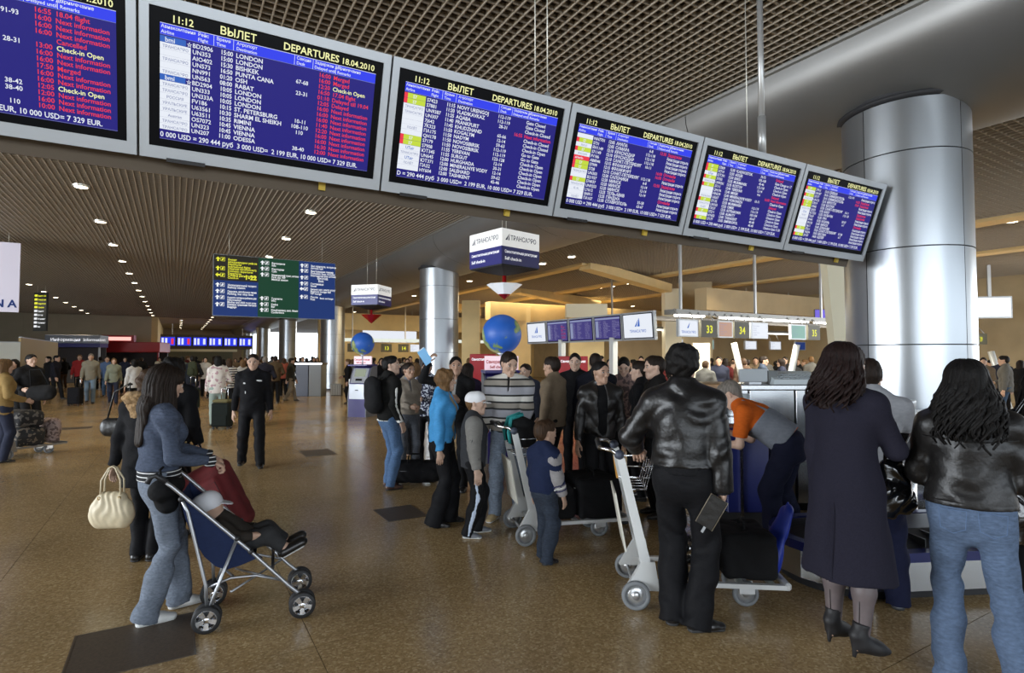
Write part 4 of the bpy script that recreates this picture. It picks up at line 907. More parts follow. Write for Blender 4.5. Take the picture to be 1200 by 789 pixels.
def curls(amp, f0=60, seed=0.0):
    def f(P): return F32(amp)*(np.sin(P[...,0]*f0+2*np.sin(P[...,2]*f0*0.6+seed))*np.sin(P[...,1]*f0+1.3)+np.sin(P[...,2]*f0*0.9+P[...,0]*20)*0.7)
    return f

# head template (adult): origin between the ears, face towards +Y
_tpl = {}
def head_tpl(h, fem=False, child=False):
    key = ('head', h, fem, child)
    if key in _tpl: return _tpl[key]
    s = Sdf(); j = 0.9 if fem else 1.0; c = 1.0
    s.cap((0,-.030,.030), (0,.018,.034), (.073,.084), (.070,.078), k=.02)
    s.cap((0,.030,.005), (0,.044,-.070), (.060*j,.054), (.036*j,.036), k=.03)
    for q in (-1,1):
        s.cap((q*.048*j,.0,-.045), (q*.014,.060,-.092), .018, .016, k=.025)
        s.cap((q*.040,.058,-.012), (q*.034,.050,-.03), .021, .018, k=.022)
    s.cap((0,.066,-.095), (0,.068,-.092), .019 if not child else .016, k=.02)
    s.cap((-.034,.073,.030), (.034,.073,.030), .014 if not fem else .012, k=.018)
    for q in (-1,1): s.cap((q*.030,.099,.009), (q*.034,.096,.009), .0135, k=.012, sub=True)
    s.cap((0,.086,.012), (0,.106 if not child else .099,-.026), .0085, .0125, k=.012)
    for q in (-1,1): s.cap((q*.011,.096,-.031), (q*.010,.092,-.031), .0085, k=.008)
    s.cap((-.018,.083,-.054), (.018,.083,-.054), .0085, k=.012); s.cap((-.014,.082,-.067), (.014,.082,-.067), .0085, k=.010)
    s.cap((-.018,.094,-.0605), (.018,.094,-.0605), .0035, k=.004, sub=True)
    for q in (-1,1):
        s.cap((q*.078,-.010,.018), (q*.075,-.003,-.020), (.006,.015), (.006,.010), u=(1,0,0), k=.008)
    nr = .045 if fem or child else .054
    s.cap((0,-.012,-.05), (0,-.032,-.185), nr, nr*1.08, k=.03)
    _tpl[key] = s.mesh(h); return _tpl[key]
def hand_tpl(h, curl, spread=0.0):
    """wrist at origin, fingers towards -Z, palm facing +X, thumb towards +Y"""
    key = ('hand', h, curl)
    if key in _tpl: return _tpl[key]
    s = Sdf(); s.cap((0,0,.03), (0,0,-.02), (.020,.026), (.016,.030), k=.012); s.cap((0,0,-.02), (0,0,-.078), (.0135,.032), (.0125,.037), k=.012)
    for i, (y, L) in enumerate(((-.031,.060), (-.0105,.076), (.0105,.082), (.031,.072))):
        p = V3(.002, y, -.082); a = curl*0.5; r = .0088
        for seg, fr in enumerate((.44, .32, .24)):
            q = p + V3(math.sin(a), y*0.6*(1 if seg == 0 else 0)*0.3, -math.cos(a))*L*fr
            s.cap(p, q, r, r*.93, k=.004); r *= .92; p = q; a += curl*0.75
    c = min(curl, 1.3)
    s.cap((.004,.026,-.022), (.016,.050,-.052), .0125, .0105, k=.010); s.cap((.016,.050,-.052), (.020+.02*c,.054-.020*c,-.082), .0105, .0085, k=.004)
    _tpl[key] = s.mesh(h); return _tpl[key]
def ik(a, c, l1, l2, pole):
    d = c-a; L = min(np.linalg.norm(d), (l1+l2)*0.998); n = nrm(d); c = a+n*L
    x = (l1*l1-l2*l2+L*L)/(2*L); hgt = math.sqrt(max(l1*l1-x*x, 0)); p = pole-n*np.dot(pole, n)
    return a+n*x+nrm(p)*hgt, c
def rotm(yaw=0, pitch=0, roll=0): return np.array((Matrix.Rotation(yaw, 3, 'Z') @ Matrix.Rotation(pitch, 3, 'X') @ Matrix.Rotation(roll, 3, 'Y')))
SKIN = {}
def skin(i=0):
    cols = [(0.48,0.31,0.225), (0.42,0.255,0.175), (0.54,0.36,0.27), (0.34,0.20,0.13)]
    return mat('skin_%s' % ['fair', 'tanned', 'pale', 'olive'][i], cols[i], 0.5, noise=0.06, nscale=25, spec=0.35)
def hairm(i=0):
    cols = [(0.006,0.005,0.0045), (0.014,0.008,0.005), (0.045,0.024,0.012), (0.13,0.070,0.028), (0.16,0.14,0.12), (0.012,0.005,0.004)]
    return mat('hair_%s' % ['black', 'dark_brown', 'brown', 'light_brown', 'grey', 'dark_auburn'][i], cols[i], 0.6, spec=0.2, noise=0.35, nscale=60, bump=0.5, bscale=130, stretch=(1,1,0.12))
M_EYEW = mat('eye_white', (0.62,0.60,0.57), 0.3); M_IRIS = mat('iris_dark', (0.03,0.018,0.012), 0.2); M_BROW = mat('eyebrow_dark', (0.02,0.013,0.01), 0.8); M_LIP = mat('lips', (0.36,0.12,0.10), 0.45); M_LIP2 = mat('lips_muted', (0.34,0.15,0.11), 0.5)

PLACED = []
class Person:
    def __init__(p, label, loc, face, h=1.75, fem=False, w=1.0, lean=0.0, yawt=0.0, side=0.0, hipz=None, feet=None, hands=None, head=(0,0,0), res=0.009, sk=0, curl=(0.45,0.45), palm=None, fdir=None, child=False, cat='person', group=None, hipy=0.0, elbow=None, kneep=None, armbare=False):
        p.s = s = h/1.75; p.fem = fem; p.w = w; p.res = res; p.child = child; p.sk = sk; p.h = h
        p.root = thing('person', label, cat, loc, face, group); PLACED.append((loc[0], loc[1]))
        p.hs = 0.72+0.26*s if child else s*(1.01 if fem else 1.04)
        hz = (hipz if hipz is not None else 0.945*s)
        p.hip = V3(0, hipy, hz)
        Rt = rotm(yawt, -lean, side); p.Rt = Rt; p.X = Rt @ V3(1,0,0); p.Y = Rt @ V3(0,1,0); p.Z = Rt @ V3(0,0,1)
        tl = 0.50*s; p.neck = p.hip + p.Z*tl
        sw = (0.152 if fem else 0.176)*s*w
        p.sh = {q: p.neck + p.X*q*sw - p.Z*0.068*s for q in (-1,1)}
        hw = 0.088*s; Rp = rotm(yawt*0.4)
        p.hj = {q: p.hip + Rp @ V3(q*hw, 0, -0.02*s) for q in (-1,1)}
        feet = feet or {-1: (-0.10, 0, 0.12), 1: (0.10, 0, -0.12)}
        p.feet = {q: feet[q] for q in (-1,1)}
        p.ank = {}; p.knee = {}
        for q in (-1,1):
            f = feet[q]; az = 0.085*s + (f[3] if len(f) > 3 else 0)
            kp = V3(-math.sin(f[2]*.35), math.cos(f[2]*.35), 0) if not kneep else np.array(kneep[q], float)
            p.knee[q], p.ank[q] = ik(p.hj[q], V3(f[0], f[1], az), 0.435*s, 0.425*s, kp)
        hands = hands or {}
        p.elb = {}; p.wr = {}; p.hm = {}
        for q in (-1,1):
            t = hands.get(q, None)
            t = p.sh[q] + p.X*q*0.07*s + V3(0, 0.05*s, -0.53*s) if t is None else np.array(t, float)
            el = np.array(elbow[q], float) if elbow and q in elbow else (p.X*q*0.35 - V3(0,1,0)*0.9 - V3(0,0,0.25))
            p.elb[q], p.wr[q] = ik(p.sh[q], t, 0.285*s, 0.255*s, el)
            z = -nrm(np.array(fdir[q], float)) if fdir and q in fdir else -nrm(p.wr[q]-p.elb[q])
            pl = np.array(palm[q], float) if palm and q in palm else -p.X*q+V3(0,-0.35,0)
            x = nrm(pl - z*np.dot(pl, z)); y = np.cross(z, x)
            p.hm[q] = (np.stack([x, y, z], 1), q)
        # thumb must point forward: mirror the template where needed
        p.hd = p.neck + nrm(p.Z*0.7+V3(0,0,0.5))*0.115*(p.hs if child else s) + V3(0,0,0.035*s) + p.Y*0.035*s
        p.Rh = p.Rt @ rotm(head[0], head[1], head[2]) if lean < 0.5 else rotm(yawt+head[0], head[1], head[2])
        p.curl = curl; p.armbare = armbare
    def H(p, v): return p.Rh @ (np.array(v, float)*p.hs) + p.hd
    def torso(p, S, f=0.0, k=0.05, lo=True):
        s, w = p.s, p.w; X = p.X; c = lambda t: p.hip + p.Z*t*s
        fw = 1.06 if p.fem else 1.0; ww = 0.86 if p.fem else 0.97
        if lo: S.cap(p.hip+V3(0,0,-.045*s), c(.06), (.150*s*w*fw+f, .112*s*w*fw+f), (.143*s*w*fw+f, .105*s*w+f), u=X, k=k)
        S.cap(c(.06), c(.20), (.140*s*w+f, .104*s*w+f), (.135*s*w*ww+f, .100*s*w+f), u=X, k=k)
        S.cap(c(.20), c(.34)+p.Y*.01*s, (.138*s*w*ww+f, .102*s*w+f), (.163*s*w*(.93 if p.fem else 1)+f, .120*s*w+f), u=X, k=k)
        S.cap(c(.34)+p.Y*.01*s, c(.42), (.158*s*w*(.93 if p.fem else 1)+f, .116*s*w+f), (.115*s*w+f*.8, .075*s*w+f*.8), u=X, k=k)
        if p.fem and not p.child:
            for q in (-1,1): S.cap(c(.315)+X*q*.07*s+p.Y*.085*s, c(.32)+X*q*.07*s+p.Y*.09*s, .055*s+f*.7, k=.04)
        S.cap(p.sh[-1], p.sh[1], .045*s*w+f*.8, k=k+.015)
        for q in (-1,1): S.cap(p.neck+p.Z*.03*s-p.Y*.01*s, p.sh[q], (.045*s+f*.6), (.045*s+f*.8), k=.05)
    def body(p, headres=None, handres=None, full=True):
        s, w = p.s, p.w; S = Sdf(); f = -.015
        p.torso(S, f)
        S.cap(p.neck-p.Z*.02*s, p.hd+p.Rh@V3(0,-.02,-.06)*s, .045*s, .04*s, k=.03)
        for q in (-1,1):
            S.cap(p.sh[q], p.elb[q], .046*s*w+f*.4, .037*s*w+f*.3, k=.03); S.cap(p.elb[q], p.wr[q], .037*s*w, .024*s, k=.02)
            S.cap(p.hj[q], p.knee[q], .078*s*w+f, .052*s*w+f, k=.05); S.cap(p.knee[q], p.knee[q]*.6+p.ank[q]*.4, .052*s*w+f, .050*s*w+f, k=.03)
            S.cap(p.knee[q]*.6+p.ank[q]*.4, p.ank[q], .050*s*w+f, .033*s+f*.5, k=.03)
            fy = p.feet[q][2]; d = V3(-math.sin(fy), math.cos(fy), 0)
            S.cap(p.ank[q]+V3(0,0,-.035*s)-d*.03*s, p.ank[q]+V3(0,0,-.06*s)+d*.13*s, (.030*s,.024*s), (.034*s,.014*s), k=.02)
        hr = headres or max(.0055, min(p.res*.62, .014)); V, Q = S.mesh(max(p.res*1.5, .011) if not p.armbare else .009)
        hv, hq = head_tpl(round(hr, 4), p.fem, p.child); ex = [((p.Rh @ (hv*p.hs).T).T+p.hd, hq)]
        hnr = handres or max(.0045, min(p.res*.55, .012))
        for i, q in enumerate((-1,1)):
            vv, qq = hand_tpl(round(hnr, 4), p.curl[i]); Mh, sd = p.hm[q]; vv = vv*p.s*(1.06 if not p.fem else .95)*(1.15 if p.child else 1)
            # +Y of the template is the thumb side; flip so it points forward / up
            vf = vv.copy(); fy = Mh[:,1] @ V3(0,1,0.4)
            if fy < 0: vf[:,1] *= -1; qq = qq[:, ::-1]
            ex.append(((Mh @ vf.T).T+p.wr[q], qq))
        p.bodyo = part_np('body', V, Q, skin(p.sk), p.root, ex)
        if p.res <= .013: p.face()
        return p
    def face(p, lip=None):
        def put(name, mb, m, par):
            mb.v = [tuple(p.H(v)) for v in mb.v]; return mb.build(name, m, par)
        for q in (-1,1):
            e = put('eye', MB().ball((q*.0315,.0815,.0085), (.0135,.0095,.0075), 12, 8), M_EYEW, p.bodyo)
            put('iris', MB().ball((q*.0312,.0895,.0085), (.0070,.003,.0065), 10, 6), M_IRIS, p.bodyo)
            put('eyelid', MB().tube([(q*(.0315+t*.0135), .0885-abs(t)*.004, .0155-abs(t)*.004) for t in (-1,-.5,0,.5,1)], .0019, 5), M_BROW, p.bodyo)
            put('eyebrow', MB().tube([(q*(.033+t*.020), .0895-max(t,0)*.010, .0305-max(t,0)*.005-max(-t,0)*.001) for t in (-1,-.5,0,.5,1)], [.0028,.0046,.0046,.0038,.002], 6), M_BROW if not p.fem else M_BROW, p.bodyo)
        put('lips', MB().tube([(t*.024, .0905-abs(t)*.008, -.0600) for t in (-1,-.5,0,.5,1)], [.002,.0055,.007,.0055,.002], 8, flat=.55), M_LIP if p.fem else M_LIP2, p.bodyo)
    def garment(p, name, S, m, amp=.0035, seed=0.0, res=None, fz=34.0, disp=None, parent=None, label=None):
        V, Q = S.mesh(res or p.res, disp or (folds(amp, seed, fz) if amp else None)); return part_np(name, V, Q, m, parent or p.root, label=label)
    def trousers(p, m, flare=0.0, bulk=.010, hem=.045, amp=.0035, name='trousers', seed=1.0, low=1.0, res=None, waist=.06, ret=False):
        s, w = p.s, p.w; S = Sdf(); fw = 1.06 if p.fem else 1.0
        S.cap(p.hip+V3(0,0,-.045*s), p.hip+p.Z*waist*s, (.150*s*w*fw+bulk*.6, .112*s*w*fw+bulk*.6), (.143*s*w*fw+bulk*.6, .105*s*w+bulk*.6), u=p.X, k=.05, fb=True)
        for q in (-1,1):
            S.cap(p.hj[q], p.knee[q], .082*s*w*fw+bulk*.7, (.056*s*w+bulk), k=.05)
            mid = p.knee[q]*.55+p.ank[q]*.45; end = p.ank[q]*(1-(hem-.085)*-1) if False else p.ank[q]+nrm(p.ank[q]-p.knee[q])*(.085-hem)*s
            S.cap(p.knee[q], mid, .056*s*w+bulk, .052*s*w+bulk+flare*.5, k=.03); S.cap(mid, end, .052*s*w+bulk+flare*.5, .044*s*w+bulk+flare, k=.03, fb=True)
        if ret: return S
        return p.garment(name, S, m, amp, seed, res)
    def top(p, m, hem=-.03, bulk=.016, sleeve=1.0, amp=.004, seed=2.0, name='jacket', collar=.03, V=None, arm=1.0, res=None, hemr=1.0, disp=None, ret=False, collarr=None):
        """hem: height above (+) or below (-) the hip joint along the torso; sleeve: 1 to the wrist, .5 to the elbow"""
        s, w = p.s, p.w; S = Sdf(); p.torso(S, bulk, lo=False)
        fw = 1.06 if p.fem else 1.0
        S.cap(p.hip+p.Z*hem*s, p.hip+p.Z*.10*s, ((.150*s*w*fw+bulk)*hemr, (.114*s*w+bulk)*hemr), (.142*s*w+bulk, .106*s*w+bulk), u=p.X, k=.05, fa=True)
        if collar: S.cap(p.neck-p.Z*.01*s, p.neck+(p.hd-p.neck)*.25+p.Z*collar*s, (collarr or .062)*s, (collarr or .058)*s, k=.03, fb=True)
        S.plane(p.hip+p.Z*hem*s, -p.Z)
        if V:
            # open front: V = (half width at the neck, depth of the cut along the torso, half width at the bottom)
            S.cap(p.neck+p.Y*.16*s+p.Z*.04*s, p.hip+p.Z*(.5-V[1])*s+p.Y*.17*s, (V[0]*s, .12*s), (V[2]*s, .10*s), u=p.X, k=.01, sub=True)
        for q in (-1,1):
            a = (.044*s*w+bulk*.7)*arm; b_ = (.037*s*w+bulk*.8)*arm; c_ = (.027*s+bulk*.7)*arm
            if sleeve >= 1: S.cap(p.sh[q], p.elb[q], a, b_, k=.035); S.cap(p.elb[q], p.wr[q]+(p.elb[q]-p.wr[q])*.03, b_, c_, k=.025, fb=True)
            elif sleeve > .1: e = p.sh[q]+(p.elb[q]-p.sh[q])*(sleeve*2*.9); S.cap(p.sh[q], e, a, a*.98, k=.035, fb=True)
        if ret: return S
        return p.garment(name, S, m, amp, seed, res, disp=disp)
    def strip(p, S, a, b, r, m, name='stripe', e=.0028, parent=None, amp=0.0, seed=2.0, res=None):
        a = np.array(a, float); b = np.array(b, float); G = Sdf(); G.cap(a, b, r, k=.001); G.isec(S.grown(e)); V, Q = G.mesh(res or p.res, folds(amp, seed) if amp else None)
        if len(Q): return part_np(name, V, Q, m, parent or p.root)
    def shoes(p, m, sole=None, heel=0.0, big=1.0, name='shoe', boot=0.0):
        s = p.s
        for q in (-1,1):
            fy = p.feet[q][2]; d = V3(-math.sin(fy), math.cos(fy), 0); a = p.ank[q].copy(); g = a[2]-.085*s if heel == 0 else a[2]-.085*s
            g = max(g, 0.0) if len(p.feet[q]) > 3 else 0.0
            S = Sdf(); b = V3(a[0], a[1], g)
            S.cap(b-d*.035*s+V3(0,0,.040*s+heel), b+d*.075*s+V3(0,0,.034*s+heel*.3), (.036*s*big,.036*s), (.042*s*big,.030*s), u=np.cross(d, V3(0,0,1)), k=.03)
            S.cap(b+d*.075*s+V3(0,0,.030*s+heel*.2), b+d*.145*s+V3(0,0,.024*s), (.042*s*big,.027*s), (.035*s*big,.020*s), u=np.cross(d, V3(0,0,1)), k=.03)
            S.cap(b-d*.012*s+V3(0,0,.045*s+heel), a+V3(0,0,.01*s+boot), .036*s, .038*s if boot == 0 else .045*s, k=.03, fb=True)
            if heel > 0:
                S.cap(a-d*.012*s+V3(0,0,-.02), b+d*.10*s+V3(0,0,.036), .042*s, (.044*s,.034*s), u=np.cross(d, V3(0,0,1)), k=.03)
                S.cap(b-d*.050*s+V3(0,0,.0), b-d*.040*s+V3(0,0,.03+heel), .009, .020, k=.012, fa=True); S.plane(b+V3(0,0,.0015), (0,0,-1))
            else: S.plane(b+V3(0,0,.012), (0,0,-1))
            V, Q = S.mesh(min(p.res, .008) if p.res < .014 else p.res); sh = part_np(name, V, Q, m, p.root)
            if heel == 0 and p.res < .016:
                T = Sdf(); T.cap(b-d*.035*s+V3(0,0,.012), b+d*.14*s+V3(0,0,.012), (.040*s*big,.020), (.037*s*big,.020), u=np.cross(d, V3(0,0,1)), k=.02); T.plane(b+V3(0,0,.001), (0,0,-1)); T.plane(b+V3(0,0,.022), (0,0,1))
                v, qd = T.mesh(.007); part_np('sole', v, qd, sole or mat('rubber_sole', (0.03,0.03,0.03), .7), sh)
    def hair(p, kind='short', hm=0, length=.35, amp=.003, parent=None):
        s = Sdf(); R_ = min(p.res, .009) if p.res < .02 else p.res
        hs = p.hs
        def c(a, b, ra, rb=None, k=.02, sub=False, fa=False, fb=False, u=None):
            sc = lambda r: None if r is None else (tuple(x*hs for x in r) if isinstance(r, tuple) else r*hs)
            s.cap(p.H(a), p.H(b), sc(ra), sc(rb), u=p.Rh@np.array(u or (1,0,0), float), k=k, sub=sub, fa=fa, fb=fb)
        if kind in ('short', 'crop', 'curly'):
            e = {'short': .010, 'crop': .004, 'curly': .024}[kind]
            el = e if kind == 'curly' else .004
            c((0,-.034,.036), (0,.014,.046), (.074+el,.085+e), (.071+el,.078+e))
            if kind != 'crop': c((0,.05,.085), (.03,.07,.075), .024, .018, k=.03)
            c((0,-.055,-.01), (0,-.05,-.055), (.060+e,.040+e), (.045,.030), k=.03)
            c((0,.135,-.005), (0,.105,-.10), (.098,.085), (.09,.085), k=.012, sub=True)      # face
            c((0,.130,.03), (0,.125,.044), (.060,.056), k=.015, sub=True)                      # forehead
            c((-.12,.020,-.066), (.12,.020,-.066), .066, k=.012, sub=True)                   # below the ears
            for q in (-1,1): c((q*.1,-.004,.0), (q*.06,-.004,-.005), (.026,.022), k=.008, sub=True, u=(0,0,1))
            d = {'short': strands(.0022), 'crop': None, 'curly': curls(.007, 75)}[kind]
        elif kind == 'bob':
            c((0,-.032,.034), (0,.018,.040), (.090,.102), (.088,.092))
            for q in (-1,1): c((q*.058,-.01,.02), (q*.062,.005,-.09), (.034,.07), (.028,.045), k=.03)
            c((0,-.06,.0), (0,-.05,-.10), (.075,.05), (.06,.035), k=.03)
            c((0,.14,.00), (0,.11,-.12), (.078,.085), (.07,.08), k=.012, sub=True)
            c((0,.128,.03), (0,.125,.040), (.050,.044), k=.015, sub=True); d = curls(.0065, 70, 1.0)
        elif kind == 'long':
            c((0,-.034,.034), (0,.014,.042), (.083,.096), (.080,.086))
            for q in (-1,1): c((q*.052,-.03,.02), (q*.058,-.035,-.11), (.034,.062), (.03,.045), k=.03)
            c((0,-.07,.0), (0,-.085,-.17), (.078,.045), (.085,.040), k=.03)
            if length > .2: 
                a = p.H((0,-.085,-.17)); b = a + V3(0,-.02,-(length-.2)) - p.Y*.01; s.cap(a, b, (.085*hs,.038*hs), (.07*hs,.024*hs), u=p.X, k=.03)
            c((0,.135,.00), (0,.11,-.16), (.066,.078), (.06,.074), k=.012, sub=True); c((0,.128,.03), (0,.12,.050), (.052,.046), k=.015, sub=True); d = strands(.0035)
        V, Q = s.mesh(R_, d); return part_np('hair', V, Q, hairm(hm), parent or p.root)
    def locks(p, hm=0, n=110, length=.42, wave=.012, r=.011, seed=3, spread=1.0, front=False, parent=None, fy=0.0):
        """wavy locks that hang from the crown down the back"""
        rr = random.Random(seed); mb = MB()
        for i in range(n):
            th = (rr.random()*2-1)*PI*(0.70 if not front else 0.80)       # 0 = straight back
            e0 = rr.uniform(.1, .9); pts = []; N = 15; L = length*rr.uniform(.72, 1.05); ph = rr.random()*6.28; side = math.sin(th); back = -math.cos(th)
            lift = rr.uniform(0.0, .010)
            for j in range(N):
                t = j/(N-1); d_ = t*L
                # along the skull first, then hang
                a = e0*0.9 + d_/.095
                if a < PI/2+.15: q = V3(side*(.082+lift)*math.sin(a), back*(.100+lift)*math.sin(a)-.028, .035+(.092+lift)*math.cos(a)); last = p.H(q); lq = d_
                else:
                    dz = d_-lq; out = 1+min(dz*2.2, .35)*spread
                    q = p.H(V3(side*(.082+lift)*out, back*(.100+lift)*(1+min(dz*.6,.12))-.028+fy*dz, .02)); q = q + V3(0,0,-dz*1.0); q = q - p.Y*0.01
                    q = q + p.X*math.sin(dz*38+ph)*wave*min(1, dz*12) + p.Y*math.cos(dz*38+ph)*wave*.6*min(1, dz*12); last = q
                pts.append(tuple(last))
            mb.tube(pts, [r*p.hs*(1-.65*(j/(N-1))**2)*(.55 if j == 0 else 1) for j in range(N)], 6, flat=.7)
        return mb.build('hair_locks', hairm(hm), parent or p.root, kind='stuff')
# ---------------------------------------------------------------- people
def face_rz(loc, ang): return math.atan2(-loc[0], loc[1]) + R(ang)
def spot(px, z): v = at_depth(px, z); return (v.x, v.y, 0)
def denim(name, c): 
    return mat(name, tuple(x*.85 for x in c), 0.9, noise=0.20, nscale=38, bump=0.8, bscale=34, spec=0.15, stretch=(1, 1, 2.2))
def cloth(name, c, n=0.08, r=0.85): return mat(name, tuple(x*.7 for x in c), r, noise=n, nscale=30, bump=0.45, bscale=28, spec=0.15, stretch=(1, 1, 1.8))
def leather(name, c=(0.012,0.011,0.011), r=0.37): return mat(name, tuple(x*.7 for x in c), r, noise=0.3, nscale=6, bump=0.5, bscale=24, spec=0.45)
M_RUBZ = mat('zip_dark', (.05,.05,.055), .4, .5); M_SHOE = mat('black_shoe_leather', (0.012,0.011,0.011), 0.35); M_SHOEB = mat('brown_shoe_leather', (0.07,0.03,0.018), 0.45); M_SHOEW = mat('white_trainer', (0.72,0.72,0.70), 0.55); M_SHOEG = mat('grey_trainer', (0.16,0.17,0.19), 0.6); M_SOLEW = mat('white_sole', (0.6,0.6,0.58), 0.6)
M_BLACKC = cloth('black_cloth', (0.012,0.012,0.014)); M_BLACKT = cloth('black_trouser_cloth', (0.010,0.010,0.012), r=0.7)
def stripes(name, cols, period, axis='Z', rough=0.9, offs=0.0):
    """horizontal woven stripes: constant colour bands along the height of the garment"""
    m = bpy.data.materials.new(name); m.use_nodes = True; nt = m.node_tree; b = nt.nodes['Principled BSDF']; N, L = nt.nodes.new, nt.links.new
    tc = N('ShaderNodeTexCoord'); sp = N('ShaderNodeSeparateXYZ'); L(tc.outputs['Object'], sp.inputs[0])
    a = N('ShaderNodeMath'); a.operation = 'ADD'; a.inputs[1].default_value = offs; L(sp.outputs[axis], a.inputs[0])
    d = N('ShaderNodeMath'); d.operation = 'DIVIDE'; d.inputs[1].default_value = period; L(a.outputs[0], d.inputs[0])
    f = N('ShaderNodeMath'); f.operation = 'FRACT'; L(d.outputs[0], f.inputs[0])
    r = N('ShaderNodeValToRGB'); r.color_ramp.interpolation = 'CONSTANT'; e = r.color_ramp.elements
    e[0].position = cols[0][0]; e[0].color = (*cols[0][1], 1); e[1].position = cols[1][0]; e[1].color = (*cols[1][1], 1)
    for q, c in cols[2:]: x = e.new(q); x.color = (*c, 1)
    L(f.outputs[0], r.inputs[0]); L(r.outputs[0], b.inputs['Base Color']); b.inputs['Roughness'].default_value = rough
    n = N('ShaderNodeTexNoise'); n.inputs['Scale'].default_value = 200; bp = N('ShaderNodeBump'); bp.inputs['Strength'].default_value = .15; bp.inputs['Distance'].default_value = .01
    L(tc.outputs['Object'], n.inputs['Vector']); L(n.outputs[0], bp.inputs['Height']); L(bp.outputs[0], b.inputs['Normal']); return m
def spots(name, c0, c1, scale=30, thr=0.5, voro=True):
    m = bpy.data.materials.new(name); m.use_nodes = True; nt = m.node_tree; b = nt.nodes['Principled BSDF']; N, L = nt.nodes.new, nt.links.new
    tc = N('ShaderNodeTexCoord'); n = N('ShaderNodeTexNoise'); n.inputs['Scale'].default_value = scale; n.inputs['Detail'].default_value = 1; L(tc.outputs['Object'], n.inputs['Vector'])
    r = N('ShaderNodeValToRGB'); r.color_ramp.interpolation = 'CONSTANT'; r.color_ramp.elements[0].color = (*c0, 1); r.color_ramp.elements[1].position = thr; r.color_ramp.elements[1].color = (*c1, 1)
    L(n.outputs[0], r.inputs[0]); L(r.outputs[0], b.inputs['Base Color']); b.inputs['Roughness'].default_value = .85; return m

for b in POSTS: PLACED.append((b.x, b.y))
# 1 woman in denim with the stroller
L0 = spot(190, 3.72)
p1 = P = Person('young woman in a blue denim jacket and flared jeans pushing the stroller', L0, face_rz(L0, -82), h=1.655, fem=True, res=.0085, sk=0, head=(R(6), R(-16), 0), yawt=R(4),
    feet={-1: (-.08, .14, .05), 1: (.08, -.06, -.08)}, hands={-1: (-.17, .33, .985), 1: (.19, .27, 1.00)}, curl=(1.2, 1.2), elbow={-1: (-.3,-.9,-.4), 1: (.4,-.9,-.3)}, palm={-1: (.3,0,-1), 1: (-.3,0,-1)}, fdir={-1: (0.1,.9,-.5), 1: (-.1,.9,-.5)})
P.body(); P.trousers(denim('jeans_light', (0.185,0.215,0.265)), flare=.032, bulk=.006, hem=.03, amp=.008, name='jeans', low=1)
S = P.top(None, hem=-.0, bulk=.011, ret=True); sk_ = stripes('striped_knit', [(0, (.01,.01,.012)), (.5, (.75,.75,.75)), (.72, (.01,.01,.012))], .026)
T = Sdf(); T.cap(P.hip+P.Z*.0, P.hip+P.Z*.11, (.160,.125), (.150,.120), u=P.X, k=.01, fa=True, fb=True); P.garment('striped_top', T, sk_, .001)
dj = denim('denim_jacket', (0.075,0.093,0.138)); S = P.top(dj, hem=.075, bulk=.012, name='denim_jacket', amp=.0055, collar=.0, hemr=1.02, ret=True); P.garment('denim_jacket', S, dj, .0065, 4)
T = Sdf(); T.cap(P.neck-P.Z*.03+P.Y*.0, P.neck+P.Z*.035+P.Y*.012, (.078,.070), (.060,.054), u=P.X, k=.02, fb=True); P.garment('collar', T, dj, .001)
M_BTN = mat('brass_button', (.45,.33,.16), .3, .9)
for zz in (.14,.22,.30): MB().ball(tuple(P.hip+P.Z*zz+P.Y*(.128+.02*(zz > .2))+P.X*.01), .008, 8, 6).build('button', M_BTN, P.root)
for q in (-1,1): MB().tube([tuple(P.hip+P.Z*.09+P.X*q*.125+P.Y*.055), tuple(P.hip+P.Z*.20+P.X*q*.128+P.Y*.06), tuple(P.hip+P.Z*.30+P.X*q*.12+P.Y*.09)], .0022, 5).build('seam', mat('denim_thread', (.16,.13,.09), .9), P.root)
for q in (-1, 1):
    d = nrm(P.wr[q]-P.elb[q]); T = Sdf(); T.cap(P.wr[q]-d*.035, P.wr[q]+d*.012, .037, .039, k=.01, fa=True, fb=True); P.garment('knit_cuff', T, sk_, 0, res=.006)
P.shoes(M_SHOEW, M_SOLEW, big=1.1); P.hair('long', 1, length=.42); P.locks(1, 120, length=.66, wave=.004, r=.010, seed=5, spread=.8)

# 2 dark-coated woman with a fur hood behind her, cream handbag in hand
L0 = spot(175, 4.75)
P = Person('woman in a black coat with a tan fur hood, half hidden behind the denim woman', L0, face_rz(L0, -25), h=1.60, fem=True, res=.012, hands={-1: (-.27, .02, .73)}, head=(0,0,0), feet={-1:(-.06,0,.1), 1:(.06,0,-.1)})
P.body(); P.trousers(M_BLACKT, bulk=.01); S = P.top(None, hem=-.26, bulk=.03, ret=True, hemr=1.12); P.garment('coat', S, M_BLACKC, .006, 3)
T = Sdf(); T.cap(P.neck-P.Y*.07+P.Z*.0, P.neck-P.Y*.10+P.Z*.02, (.15,.055), u=P.X, k=.03); T.cap(P.neck-P.Y*.10-P.Z*.06, P.neck-P.Y*.10-P.Z*.16, (.11,.04), (.07,.03), u=P.X, k=.03)
P.garment('fur_hood', T, mat('tan_fur', (0.30,0.19,0.09), .95, noise=.4, nscale=60, bump=.8, bscale=120), 0, disp=curls(.008, 110)); P.hair('bob', 2); P.shoes(M_SHOE)
p2 = P
# 3 person in black pulling the maroon suitcase
L0 = spot(201, 5.3)
P = Person('black-coated traveller behind the denim woman, hand towards the maroon suitcase', L0, face_rz(L0, -30), h=1.70, res=.012, hands={1: (.22, .10, .86)}, head=(R(-8),0,0), curl=(.5,1.5))
P.body(); P.trousers(M_BLACKT); P.top(M_BLACKC, hem=-.08, bulk=.028, amp=.006); P.hair('bob', 0); P.shoes(M_SHOE)
p3 = P
